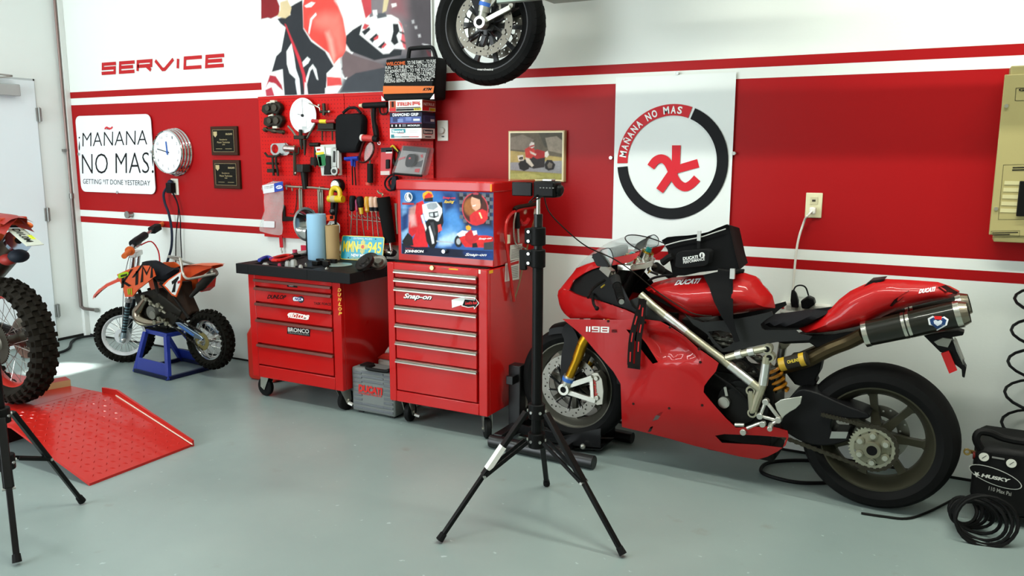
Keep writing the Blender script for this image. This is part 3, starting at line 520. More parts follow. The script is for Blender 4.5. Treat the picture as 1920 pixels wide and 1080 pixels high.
g = G('#101011/.4'); p = [(-.580,.795),(-.549,.820),(-.521,.810),(-.513,.784),(-.541,.759),(-.573,.759)]; g.prism(p, 'y', -.085, -.03); tag(g.out('charger_block', bev=.006), 'black charger block with cord on the power strip behind the seat', 'charger')
# ---------------------------------------------------------------- red sport bike (own frame: x forward from the rear axle, y to its left, z up)
def fq(s, z): return .205-.9*max(0, .36-z)**1.5-.35*max(0, s-1.15)**1.5
def fn_(s, z):
    t = 1.545-.9*max(0, z-.82)-.5*max(0, .75-z); return .2*sqrt(max(0, min(1, (t-s)/.42)))
B = thing('sport_motorcycle', 'glossy red sport motorcycle numbered 1198, front wheel in a black floor chock', 'motorcycle', (-.175, -.47, 0), 177.8)
def wheel(parent, name, c, rim_r, w, tyre_r, tw, spokes, col, label=None, hub=.045, tcol='#0f0f0f/.72', sp=(.022, .014), turn=0):
    cx, cz = c; A = (0, 1, 0); h = w/2
    g = G(col); g.lathe((cx, 0, cz), A, [(rim_r, h), (rim_r, h-.008), (rim_r-.016, h-.014), (rim_r-.03, .02), (rim_r-.034, 0), (rim_r-.03, -.02), (rim_r-.016, -h+.014), (rim_r, -h+.008), (rim_r, -h), (rim_r-.01, -h), (rim_r-.024, -h+.016), (rim_r-.046, -.018), (rim_r-.046, .018), (rim_r-.024, h-.016), (rim_r-.01, h)], 64, True)
    for i in range(spokes):
        a = turn+2*pi*i/spokes; r1 = rim_r-.038; u = V((cos(a), 0, sin(a))); q = V((-sin(a), 0, cos(a))); C = V((cx, 0, cz))
        g.skin([[C+u*r+q*x*k+V((0, y, 0)) for x, y in ((-1, -.012*k2), (1, -.012*k2), (1, .012*k2), (-1, .012*k2))] for r, k, k2 in ((hub*.8, sp[0], 2), ((hub+r1)/2, sp[1], 1.2), (r1-.02, sp[1]*1.1, 1.1), (r1, sp[0]*1.2, 1.4))])
    g.lathe((cx, 0, cz), A, [(.02, -h-.01), (hub, -h-.005), (hub*1.1, 0), (hub, h+.005), (.02, h+.01)], 24)
    rim = g.out(name, parent, label=label)
    p = [(rim_r-.012, h*.92), (rim_r+.012, tw*.47), (rim_r+.3*(tyre_r-rim_r), tw*.5), (rim_r+.66*(tyre_r-rim_r), tw*.45), (rim_r+.88*(tyre_r-rim_r), tw*.31), (tyre_r-.004, tw*.16), (tyre_r, 0)]
    g = G(tcol); g.lathe((cx, 0, cz), A, p+[(r, -y) for r, y in p[:-1][::-1]], 72)
    g.out('tyre', rim); return rim
def disc(parent, c, y, r0, r1, holes, col='#7d7a72/.3/1', th=.005, name='brake_disc', n=44):
    cx, cz = c; hs = []
    for i in range(n):
        a = 2*pi*i/n; rr = r0+(r1-r0)*(.22 + .28*(i % 3)); hs.append(circ(cx+rr*cos(a), cz+rr*sin(a), .0048, 6))
    g = G(col); g.sheet(circ(cx, cz, r1, 56), lambda s, z: y, th, 0, [circ(cx, cz, r0, 48)]+(hs if holes else []))
    return g.out(name, parent)
rim = wheel(B, 'rear_wheel', (0, .31), .23, .155, .315, .19, 7, '#3c3a2e/.45/.5', turn=.5)  # wheel colour darkened for the shadow it stands in
disc(rim, (0, .31), -.03, .075, .122, True, n=26)
fw = wheel(B, 'front_wheel', (1.44, .325), .23, .095, .30, .12, 7, '#55534a/.4/.6', turn=.2, sp=(.018, .011))
for y in (.068, -.068):
    dd = disc(fw, (1.44, .325), y, .118, .163, True)
    g = G(BLK)
    for i in range(10):
        a = 2*pi*i/10; q = a+.35; g.obox((1.44+.045*cos(a), y, .325+.045*sin(a)), (1.44+.12*cos(q), y, .325+.12*sin(q)), .006, .013, (0, 1, 0))
    g.lathe((1.44, y, .325), (0, 1, 0), [(.03, -.004), (.055, -.004), (.055, .004), (.03, .004)], 24, True); g.out('disc_carrier', fw)
    g = G(STL)
    for i in range(10):
        q = 2*pi*i/10+.35; g.cyl((1.44+.121*cos(q), y-.006, .325+.121*sin(q)), (1.44+.121*cos(q), y+.006, .325+.121*sin(q)), .009, n=10)
    stuff(g.out('disc_buttons', fw))
# fork, axle carriers, calipers
CARB = '#080808/.4'
for sgn in (1, -1):
    d = .115*sgn
    f = G('#b98a1d/.28/.9'); f.cyl((1.350, d, .565), (1.376, d, .490), .026); f.cyl((1.376, d, .49), (1.425, d, .375), .022)
    f.cyl((1.295, d*.98, .665), (1.350, d, .565), .027); f.set('#161514/.4').cyl((1.11, d*.96, 1.0), (1.295, d*.98, .665), .028)
    f = f.out('fork_tube', B, label='gold fork tube')
    g = G('#c9c7bd/.3/.9'); g.cyl((1.417, d, .395), (1.44, d, .335), .03, .026); g.cyl((1.44, d-.025, .325), (1.44, d+.025, .325), .03, n=18)
    g.obox((1.43, d, .34), (1.295, d*.93, .40), .016, .026); g.obox((1.43, d, .31), (1.275, d*.93, .285), .016, .024); g.obox((1.30, d*.93, .40), (1.29, d*.93, .28), .014, .018)
    g.set('#0a0a0a/.6').cyl((1.44, d+.026*sgn, .325), (1.44, d+.0275*sgn, .325), .016, n=16); g.set('#3a66b0/.4').cyl((1.421, d, .386), (1.427, d, .368), .0312, .0305)
    g.out('axle_carrier', B, bev=.002, label='silver fork foot with caliper arms')
    g = G('#a9a69a/.35/.8'); g.prism([(1.305, .42), (1.27, .43), (1.245, .40), (1.235, .34), (1.24, .27), (1.27, .26), (1.30, .28), (1.295, .34)], 'y', d*.6-.022*sgn, d*.6+.034*sgn)
    g.cyl((1.275, d*.6+.036*sgn, .40), (1.275, d*.6+.044*sgn, .40), .013); g.cyl((1.27, d*.6+.036*sgn, .30), (1.27, d*.6+.044*sgn, .30), .013)
    c = g.out('brake_caliper', B, bev=.003)
    if sgn > 0: G('#c01c1c/.5').text3('brembo', (1.292, .107, .39), (1.283, .107, .29), (1.272, .107, .392), .02).out('lettering', c)
# front mudguard
g = G(CARB); rows = []
for i in range(22):
    a = radians(113-i*3.9); r = .318-.004*(i > 18); rows.append([(1.44+r*cos(pi-a), y, .325+rr*sin(a)) for y, rr in ((.068, r-.045), (.062, r-.01), (.03, r+.004), (0, r+.008), (-.03, r+.004), (-.062, r-.01), (-.068, r-.045))])
g.grid(rows)
for m in (0, 1): g.sheet(sm([(1.454,.653),(1.411,.625),(1.380,.567),(1.388,.523),(1.413,.467),(1.440,.402),(1.467,.372),(1.472,.494),(1.462,.565),(1.480,.607)], 3), lambda s, z: .085+.03*min(1, max(0, (.62-z)/.25)), .004, .03, mirror=m)
g.out('front_mudguard', B, smooth=50, label='black carbon front mudguard')
# side fairings
OUTL = [(1.444,.689),(1.300,.709),(1.189,.722),(1.076,.736),(1.003,.746),(.920,.744),(.860,.718),(.801,.686),(.743,.642),(.685,.610),(.644,.585),(.654,.547),(.686,.502),(.704,.471),(.706,.442),(.653,.387),(.602,.338),(.559,.299),(.477,.317),(.403,.336),(.336,.326),(.331,.299),(.345,.251),(.381,.209),(.427,.169),(.473,.141),(.556,.138),(.635,.144),(.756,.152),(.879,.168),(1.000,.179),(1.119,.187),(1.102,.311),(1.105,.423),(1.144,.478),(1.191,.519),(1.240,.560),(1.312,.621),(1.373,.655)]
VENT = [(1.084,.688),(1.035,.687),(.981,.630),(.923,.552),(.949,.540),(.992,.582),(1.036,.635)]
BELLY = [(.656,.236),(.612,.254),(.457,.279),(.339,.293),(.358,.235),(.460,.228),(.628,.201)]
V2 = [(.893,.319),(.908,.312),(.935,.286),(.953,.255),(.924,.270)]
V3 = [(.952,.227),(.968,.218),(.988,.184),(.970,.191)]
RB = [(1.035,.689),(.966,.702),(.871,.703),(.801,.663),(.742,.620),(.709,.595),(.718,.585),(.913,.554)]
def rec(s, z):
    b = fq(s, z)
    if inside(RB, s, z): b -= .045*min(1, edist(RB, s, z)/.035)
    return b
for m in (0, 1):
    g = G(RED); g.sheet(OUTL, rec, .004, .028, [VENT, BELLY, V2, V3], m); fa = g.out('side_fairing', B, smooth=50)
    if not m:
        g = G('#2a1512/.5')
        for p in [(1.176,.204,.717),(.991,.205,.732),(.872,.205,.722),(.734,.205,.639),(.726,.205,.579),(1.039,.201,.334),(.709,.205,.382),(.863,.203,.342)]: g.cyl(V(p)-V((0, .004, 0)), V(p)+V((0, .003, 0)), .006, n=10)
        g.out('fairing_bolts', fa)
        L = [(1.296,.186,.650),(1.167,.204,.664),(1.296,.185,.676)]; L2 = [(1.156,.205,.666),(1.127,.205,.669),(1.157,.205,.680)]; o = V((0, .004, 0))
        def at(u, w): return V(L[0])+(V(L[1])-V(L[0]))*u+(V(L[2])-V(L[0]))*w+o
        g = G('#e6e6e2/.4')
        for lines in ([(.03, 0), (.03, 1)], [(.15, 0), (.15, 1)], [(.50, .06), (.28, .06)], [(.28, .50), (.28, .94), (.55, .94), (.55, .06), (.28, .06)], [(.28, .5), (.55, .5)], [(.66, .06), (.66, .94), (.95, .94), (.95, .06), (.66, .06)], [(.66, .5), (.95, .5)]):
            for a, b in zip(lines, lines[1:]):
                hz = a[1] == b[1]; k = (.04, .0) if hz else (0, .0); hw = .11 if hz else .035
                a2, b2 = (min(a, b), max(a, b))
                q = [(a2[0]-.035, a2[1]-.1), (b2[0]+.035, a2[1]-.1), (b2[0]+.035, a2[1]+.1), (a2[0]-.035, a2[1]+.1)] if hz else [(a2[0]-.035, a2[1]), (a2[0]+.035, a2[1]), (b2[0]+.035, b2[1]), (b2[0]-.035, b2[1])]
                g.add([at(*w) for w in q], [(0, 1, 2, 3)])
        g.set('#3c0f0f/.4').text3('S', *[V(p)+o for p in L2], .05); g.out('lettering', fa, smooth=0, label='pale digits 1198 with a dark s')
# nose
NUP = [(1.527,.789),(1.520,.810),(1.502,.826),(1.465,.874),(1.437,.909),(1.423,.932),(1.347,.964),(1.282,.987),(1.235,1.000),(1.190,1.010),(1.117,1.029),(1.045,1.050),(1.042,1.045),(1.058,1.022),(1.078,1.006),(1.098,.997),(1.169,.979),(1.252,.963),(1.305,.944),(1.352,.921),(1.390,.897),(1.419,.876),(1.437,.827),(1.477,.827)]
NLO = [(1.527,.788),(1.476,.826),(1.437,.826),(1.391,.816),(1.345,.810),(1.272,.805),(1.203,.800),(1.144,.791),(1.090,.780),(1.039,.763),(.988,.744),(1.102,.733),(1.250,.714),(1.430,.683),(1.456,.693),(1.478,.704),(1.497,.720),(1.508,.742)]
NBK = [(1.437,.827),(1.427,.853),(1.418,.874),(1.389,.895),(1.351,.920),(1.305,.943),(1.251,.962),(1.204,.963),(1.161,.932),(1.108,.867),(1.065,.799),(1.001,.751),(1.039,.763),(1.090,.780),(1.144,.791),(1.203,.800),(1.272,.805),(1.345,.810),(1.391,.816)]
for m in (0, 1):
    G(RED).sheet(NUP, fn_, .003, .025, mirror=m).out('nose_fairing', B, smooth=60)
    G(RED).sheet(NLO, lambda s, z: fn_(s, z)+.004, .003, .025, mirror=m).out('nose_fairing', B, smooth=60)
    G('#0e0d0d/.35').sheet(NBK, lambda s, z: fn_(s, z)-.012, .003, .025, mirror=m).out('headlight_recess', B, smooth=60, label='black recess round the headlight')
    G('#2b2b2a/.5').sheet([(1.122,.789),(1.078,.824),(1.028,.847),(1.002,.813),(.951,.776),(.886,.737),(.949,.735),(.999,.739)], lambda s, z: .17, .004, 0, mirror=m).out('inner_panel', B, label='dark grey inner panel under the handlebar')
# screen
def glassmat(key, col, alpha, rough=.03):
    m, nt, b = newmat(key, col, rough)
    tr = nt.nodes.new('ShaderNodeBsdfTransparent'); mx = nt.nodes.new('ShaderNodeMixShader'); mx.inputs[0].default_value = alpha
    tr.inputs[0].default_value = (.93, .95, .95, 1)
    nt.links.new(tr.outputs[0], mx.inputs[1]); nt.links.new(b.outputs[0], mx.inputs[2]); nt.links.new(mx.outputs[0], nt.nodes['Material Output'].inputs['Surface'])
glassmat('clear_plastic', '#c8cfcc', .25); glassmat('clear_film', '#e4e6e4', .2, .12); glassmat('blister_clear', '#d8d8d8', .09, .05)
RD = sm([(1.445,.924), (1.399,.970), (1.344,1.016), (1.262,1.069), (1.168,1.107)], 3, False)
ED = sm([(1.428,.030,.929), (1.347,.080,.964), (1.261,.120,.992), (1.156,.150,1.019), (1.041,.165,1.058)], 3, False)
rows = []
for (a, b), e in zip(RD, ED):
    e = V(e); rows.append([(a+(e.x-a)*(1-cos(t)), e.y*sin(t)*(1 if k > 0 else -1), b+(e.z-b)*(1-cos(t))) for k, t in [(k, abs(k)*pi/16) for k in range(-8, 9)]])
sc = G('clear_plastic').grid(rows).out('windscreen', B, smooth=80)
g = G('#17181a/.3'); g.tube(rows[-1], .003, 5); g.out('windscreen_edge', sc)
# mirrors
for sg, pts, film in ((1, [(1.227,1.036),(1.208,1.046),(1.194,1.053),(1.169,1.025),(1.142,.989),(1.156,.988),(1.181,.987),(1.204,.991)], [(1.194,1.053),(1.173,1.066),(1.151,1.071),(1.137,1.051),(1.130,1.025),(1.136,1.001),(1.142,.989),(1.169,1.025)]),
                      (-1, [(1.215,1.036),(1.191,1.057),(1.167,1.071),(1.143,1.083),(1.167,1.058),(1.173,1.030),(1.200,1.010)], [(1.167,1.071),(1.137,1.088),(1.119,1.088),(1.102,1.070),(1.105,1.037),(1.138,1.026),(1.171,1.025)])):
    y = .27 if sg > 0 else -.24
    g = G('#131313/.3'); g.prism(sm(pts, 3), 'y', y-.02, y+.02); g.obox((pts[0][0], y, pts[0][1]-.01), (pts[0][0]-.02, y*.6, pts[0][1]-.06), .02, .012)
    m = g.out('mirror', B, bev=.004)
    g = G('clear_plastic'); g.prism(sm(film, 3), 'y', y-.004, y+.002); g.set('#202224/.3').tube([(q[0], y, q[1]) for q in sm(film, 3)], .0025, 5, True); g.out('mirror_glass', m)
# tank
TK = [*[(1.061,.857),(1.018,.892),(.934,.921),(.857,.935),(.770,.949),(.679,.964),(.602,.973),(.541,.958),(.507,.920)], *[(.467,.879),(.452,.833)], *[(.452,.823),(.525,.805),(.599,.784),(.709,.760),(.822,.741),(.869,.766),(.918,.792),(.966,.820)]]
tank = G(RED).pillow(TK, .03, .155, .14, .022).out('fuel_tank', B, smooth=60)
o = V((0, .006, 0))
def td(x, z): return .03+.155*sqrt(max(0, 1-(1-min(1, edist(TK, x, z)/.14))**2))
def ontank(O, X, Y, s, g, bold, shear):
    vs, fs = glyphs(s, bold, shear); P = [V(O)+(V(X)-V(O))*u+(V(Y)-V(O))*w for u, w in vs]; g.add([(p.x, td(p.x, p.z)+.003, p.z) for p in P], fs)
g = G('#f0f0ee/.4'); ontank((.887,.130,.902), (.774,.130,.921), (.886,.130,.921), 'DUCATI', g, .05, .15); g.out('lettering', tank, smooth=0)
# subframe panel, seat, tail
SUB = [(.828,.778),(.800,.760),(.744,.747),(.651,.765),(.586,.780),(.510,.803),(.460,.821),(.442,.828),(.436,.812),(.465,.789),(.486,.767),(.480,.749),(.468,.741),(.406,.748),(.339,.757),(.320,.741),(.271,.738),(.282,.720),(.354,.707),(.416,.695),(.490,.672),(.560,.646),(.625,.626),(.651,.620),(.693,.656),(.720,.695),(.757,.717),(.785,.731)]
HOLE = [(.718,.707),(.662,.719),(.596,.711),(.584,.692),(.619,.651),(.648,.635),(.687,.670)]
for m in (0, 1): G('#242525/.5').sheet(SUB, lambda s, z: .14, .01, .05, [HOLE], m).out('side_panel', B, label='charcoal side panel below the tank')
seat = G('#17171a/.75').pillow([(.499,.751),(.488,.775),(.465,.793),(.374,.815),(.294,.834),(.204,.856),(.214,.833),(.252,.800),(.290,.772),(.330,.748),(.391,.739),(.454,.734)], .03, .10, .06, .025).out('seat', B, smooth=60)
TL = [*[(.217,.850),(.189,.887),(.148,.927),(.101,.956),(.051,.983),(.016,.989),(-.069,.992),(-.176,.992),(-.221,.979),(-.256,.962),(-.250,.946)], *[(-.227,.931),(-.168,.914),(-.099,.889),(-.038,.862),(.015,.830),(.059,.799),(.124,.772),(.201,.746),(.269,.731),(.325,.725),(.347,.742),(.293,.780)]]
tail = G(RED).pillow(TL, .025, .085, .07, .022).out('tail_fairing', B, smooth=60)
def tl(x, z): return .025+.085*sqrt(max(0, 1-(1-min(1, edist(TL, x, z)/.07))**2))
g = G('#f0e8e4/.4'); vs, fs = glyphs('DUCATI', .05, .15); a, b, c = [V(p) for p in [(-.115,.090,.951),(-.171,.090,.964),(-.117,.090,.967)]]
g.add([(p.x, tl(p.x, p.z)+.003, p.z) for p in [a+(b-a)*u+(c-a)*w for u, w in vs]], fs); g.out('lettering', tail, smooth=0)
g = G('#141414/.4')
g.prism([(.114,.934),(.070,.980),(.016,.991),(.041,.972),(.086,.941)], 'y', -.05, .05); g.out('seat_hump_pad', tail, label='black pad on the seat hump')
g = G('#200807/.5'); q = [(-.014,.890),(-.030,.919),(-.064,.948),(-.081,.961),(-.057,.927),(-.036,.905),(-.023,.888)]
g.add([(x, tl(x, z)+.003, z) for x, z in q], [tuple(range(len(q)))]); q = [(-.179,.978),(-.205,.984),(-.250,.962),(-.247,.952),(-.206,.963)]; g.add([(x, tl(x, z)+.003, z) for x, z in q], [tuple(range(len(q)))])
g.out('tail_vent', tail, smooth=0, label='dark vent slot in the tail')
# silencers
a, b, c = V((.072,.110,.764)), V((-.262,.110,.883)), V((-.295,.110,.894))
for sg in (1, -1):
    fl_ = lambda p: V((p.x, p.y*sg, p.z)); d = (b-a).normalized()
    s1 = G('#16160f/.3/0/.6').cyl(fl_(a), fl_(b), .052, .054, 28).out('silencer', B, label='black carbon silencer')
    for t, w in ((0, .02), (.43, .012), (.48, .012), (.97, .02)): G('#c8c6bc/.2/1').cyl(fl_(a+(b-a)*t), fl_(a+(b-a)*t+d*w), .0545, n=28).out('silencer_band', s1)
    g = G('#9a9080/.25/1'); g.cyl(fl_(b), fl_(c), .054, .04, 28, False); g.set('#15130f/.6').cyl(fl_(c-d*.004), fl_(c-d*.003), .04, n=24); g.out('end_cap', s1, label='steel end cap')
    if sg > 0:
        p = V((-.194,.168,.853))
        g = G('#e8e8ea/.4'); sx, sz = p.x, p.z
        H = [(0, -.036), (.03, -.012), (.036, .012), (.02, .024), (0, .014), (-.02, .026), (-.036, .016), (-.032, -.008)]
        cyl_y = lambda z: a.y+.0555*sqrt(max(0, 1-((z-(a.z+(b.z-a.z)*((a.x-sx)/(a.x-b.x))))/.0555)**2))
        for k, col in ((1.0, '#e8e8ea/.4'), (.8, '#24406e/.4'), (.42, '#d8dce4/.4')):
            g.set(col); g.add([(sx+x*k, cyl_y(sz+z*k)+.0012+(1-k)*.002, sz+z*k) for x, z in H], [tuple(range(8))])
        g.set('#c02020/.4').add([(sx+x, cyl_y(sz+z)+.003, sz+z) for x, z in ((-.012, .012), (.012, .012), (.014, .024), (-.012, .026))], [(0, 1, 2, 3)])
        g.out('sticker', s1, smooth=0, label='white, blue and red sticker')
    g = G('#443a28/.4/.8'); g.tube(sm([(a.x, a.y*sg, a.z)]+[(x, y*sg, z) for x, y, z in [(.132,.080,.718),(.198,.080,.681),(.246,.080,.648),(.295,.080,.614)]]+[(.42, .03*sg, .55)], 4, False), .03, 10); g.out('exhaust_pipe', B, label='brown heat-stained exhaust pipe')
# number plate hanger
g = G('#141414/.45'); g.prism([(-.142,.768),(-.262,.805),(-.286,.799),(-.282,.785),(-.242,.772),(-.248,.757),(-.291,.676),(-.305,.653),(-.302,.612),(-.293,.615),(-.289,.645),(-.265,.662),(-.239,.705),(-.208,.706)], 'y', -.03, .03); pb = g.out('plate_hanger', B, bev=.003)
g = G('#c8161a/.25'); g.prism([(-.211,.705),(-.238,.719),(-.274,.644),(-.247,.626)], 'y', .032, .045); g.out('reflector', pb, label='red reflector')
g = G('#8c8c86/.4/.6'); g.prism([(-.251,.755),(-.260,.746),(-.295,.666),(-.286,.663)], 'y', -.08, .03); g.set('#9a9a92/.35/.8').prism([(-.182,.749),(-.212,.768),(-.245,.767),(-.233,.732),(-.197,.736)], 'y', .03, .04); g.out('plate', pb)
# frame
FR_ = '#a8a48e/.35/.7'
for sg in (1, -1):
    def TB(pts): return [(x, y*sg, z) for x, y, z in pts]
    g = G(FR_); g.tube(TB([(1.036,.160,.850),(.968,.160,.800),(.889,.160,.748),(.793,.160,.687),(.631,.160,.587),(.461,.160,.476)]), .019, 12)
    g.tube(TB([(.623,.160,.602),(.556,.160,.630),(.448,.160,.669)]), .016, 10); g.tube(TB([(.446,.160,.631),(.458,.160,.508),(.492,.160,.379)]), .019, 10); g.tube(TB([(.507,.160,.471),(.495,.160,.371)]), .017, 10)
    for p in [(.447,.160,.666),(.435,.160,.630),(.507,.160,.471),(.495,.160,.371)]:
        x, y, z = p; g.cyl((x, (y-.03)*sg, z), (x, (y+.012)*sg, z), .021, n=16); g.set('#0b0b0b/.6').cyl((x, (y+.0122)*sg, z), (x, (y+.014)*sg, z), .013, n=12); g.set(FR_)
    fr = g.out('trellis_frame', B, label='pale bronze tube frame')
    for q in ([(.911,.160,.762),(.811,.160,.699)], [(.608,.160,.572),(.507,.160,.506)], [(.449,.160,.601),(.457,.160,.504)], [(.580,.160,.620),(.556,.160,.630)], [(.527,.160,.641),(.502,.160,.650)]):
        G('#d5d5d0/.3/.9').tube(TB(q), .0202, 12).out('bare_tube_sleeve', fr, label='shiny bare sleeve on the frame tube')
# engine
g = G('#131312/.45'); g.box(.42, .80, -.13, .11, .20, .52)
c = (.547,.388); g.cyl((c[0], -.14, c[1]), (c[0], .14, c[1]), .115, n=32); g.cyl((c[0]+.01, .14, c[1]), (c[0]+.01, .147, c[1]), .085, n=32)
g.skin([[(x-.06, -.09, z), (x+.06, -.09, z), (x+.06, .09, z), (x-.06, .09, z)] for x, z in ((.60, .48), (.72, .64), (.80, .74))]); g.box(.62, 1.12, -.10, .10, .36, .52); g.box(.95, 1.15, -.15, .15, .40, .72)
en = g.out('engine', B, bev=.012)
p = (.624,.160,.396)
g = G('#b5b3aa/.3/.9'); g.cyl((p[0], .12, p[2]), (p[0], .165, p[2]), .026, n=20); g.cyl((p[0], .165, p[2]), (p[0], .168, p[2]), .02, n=20); g.obox((p[0]-.01, .15, p[2]+.03), (p[0]+.0, .15, p[2]+.07), .012, .012); g.out('filler_cap', en, label='silver engine cap')
g = G('#4a4943/.4/.8'); rr = random.Random(3)
for x, z in [(.692,.682),(.665,.671),(.632,.682),(.650,.649),(.618,.670),(.677,.649),(.579,.559),(.496,.604),(.506,.542)]:
    g.ell((x, .10, z), .022, .02, .016, 10, 6); g.obox((x-.03, .11, z), (x+.03, .115, z+rr.uniform(-.02, .02)), .01, .008)
stuff(g.out('carburettor_parts', en, bev=.001))
g = G('#0f0f0f/.5')
for q in ([(.693,.150,.568),(.681,.150,.522),(.595,.150,.473),(.500,.150,.406),(.454,.150,.386)], [(.563,.120,.600),(.502,.120,.560),(.466,.120,.485)], [(.669,.100,.609),(.612,.100,.554),(.532,.100,.531)]): g.tube(sm(q, 4, False), .006, 6)
g.out('hoses', en)
# shock
p, q = V((.443,.070,.557)), V((.402,.070,.458)); g = G('#c07a12/.35'); L = []
ax = (q-p).normalized(); u = ax.orthogonal().normalized(); w = ax.cross(u)
for i in range(61): t = i/60; L.append(p+(q-p)*t+u*.036*cos(t*4.2*2*pi)+w*.036*sin(t*4.2*2*pi))
g.tube(L, .0075, 7); g.set('#5a5850/.4/.8').cyl(p, q, .02); sh = g.out('shock_spring', B, label='orange coil spring')
p, q = V((.398,.130,.594)), V((.284,.130,.639)); g = G('#2a2620/.4'); g.cyl(p, q, .029, n=20); g.set('#b08d1c/.35').cyl(p+(q-p)*.02, p+(q-p)*.24, .0295, n=20); g.cyl(p+(q-p)*.74, p+(q-p)*.92, .0295, n=20)
a, b, c = [V(v) for v in [(.359,.161,.611),(.312,.161,.629),(.363,.161,.625)]]; g.set('#d8c040/.4').text3('OHLINS', a, b, c, .02); g.out('shock_reservoir', B, label='dark cylinder with yellow bands')
# rear sets
g = G('#c4c3bb/.3/.9'); 
for q in ([(.434,.190,.441),(.368,.190,.365)], [(.434,.190,.441),(.455,.190,.371)], [(.455,.190,.371),(.386,.190,.362)], [(.410,.190,.338),(.374,.190,.367)], [(.510,.190,.305),(.460,.190,.334),(.429,.190,.345)], [(.563,.190,.312),(.521,.190,.317)]): g.tube(q, .0085, 8)
for x, y, z in [(.434,.190,.439),(.455,.190,.371),(.377,.190,.367),(.442,.190,.337),(.523,.190,.286)]: g.cyl((x, y-.014, z), (x, y+.014, z), .014, n=14)
x, y, z = (.407,.190,.341); g.cyl((x, y, z), (x-.01, y+.07, z), .011)
g.set('#b9b8ae/.3/.8').prism([(.398,.433),(.373,.456),(.337,.468),(.288,.484),(.292,.450),(.310,.426),(.333,.408),(.355,.386),(.363,.371),(.389,.408)], 'y', .178, .184); g.out('footrest_set', B, bev=.002, label='bare aluminium footrest bracket with heel plate')
# swingarm, chain, sprocket
g = G('#141415/.45'); g.prism(sm([(.391,.364),(.372,.413),(.334,.473),(.299,.496),(.233,.488),(.171,.467),(.111,.449),(.035,.431),(.031,.409),(.108,.396),(.166,.389),(.174,.346),(.162,.324),(.103,.330),(.099,.302),(.159,.269),(.218,.255),(.280,.257),(.344,.282),(.377,.310)], 2), 'y', -.02, .115); sw = g.out('swingarm', B, bev=.014)
G('#a5a6a2/.3/.8').prism([(.170,.329),(.104,.339),(.111,.309),(.176,.297)], 'y', .116, .118).out('swingarm_patch', sw, label='bright worn patch')
c = (.004,.289); cx, cz = c; YS = .13
t = [(cx+(.0975 if k % 2 else .088)*cos(2*pi*k/80), cz+(.0975 if k % 2 else .088)*sin(2*pi*k/80)) for k in range(80)]
sp_ = G('#9b9a88/.4/.7').sheet(t, lambda s, z: YS, .006, 0, [circ(cx, cz, .073, 40)]).out('sprocket', B)
g = G('#7c7a68/.4/.7'); g.lathe((cx, YS, cz), (0, 1, 0), [(.02, .03), (.034, .03), (.036, .006), (.066, .002), (.066, -.02), (.02, -.02)], 40); g.set('#0a0a0a/.7').cyl((cx, YS+.02, cz), (cx, YS+.0305, cz), .021, n=20)
for k in range(6):
    a = 2*pi*k/6+.5; g.set('#8c8a78/.4/.7').cyl((cx+.057*cos(a), YS, cz+.057*sin(a)), (cx+.057*cos(a), YS+.012, cz+.057*sin(a)), .017, n=16); g.set('#c2c0b4/.3/.9').cyl((cx+.057*cos(a), YS+.012, cz+.057*sin(a)), (cx+.057*cos(a), YS+.02, cz+.057*sin(a)), .011, n=12)
    a += pi/6; g.set('#7c7a68/.4/.7').obox((cx+.06*cos(a), YS-.004, cz+.06*sin(a)), (cx+.08*cos(a), YS-.004, cz+.08*sin(a)), .03, .006, (0, 1, 0))
g.out('sprocket_carrier', sp_)
g = G('#3a372e/.45/.7'); R = .0925; path = arcp(cx, cz, R, -1.75, 1.75, 26); path = [(x-0, z) for x, z in path]
path = [(cx-(x-cx), z) for x, z in path]
e0, e1 = path[0], path[-1]; f0, f1 = (.316,.260), (.222,.401); f0 = (f0[0]+(f0[0]-e0[0])*.3, f0[1]+(f0[1]-e0[1])*.3)
nl = 30; path = [(f0[0]+(e0[0]-f0[0])*i/nl, f0[1]+(e0[1]-f0[1])*i/nl) for i in range(nl)]+path+[(e1[0]+(f1[0]-e1[0])*i/nl, e1[1]+(f1[1]-e1[1])*i/nl) for i in range(1, nl)]
for i, ((x0, z0), (x1, z1)) in enumerate(zip(path, path[1:])): g.obox((x0, YS-.003, z0), (x1, YS-.003, z1), .017 if i % 2 else .011, .011 if i % 2 else .015, (0, 1, 0))
stuff(g.out('chain', B, smooth=0, label='greasy drive chain'))
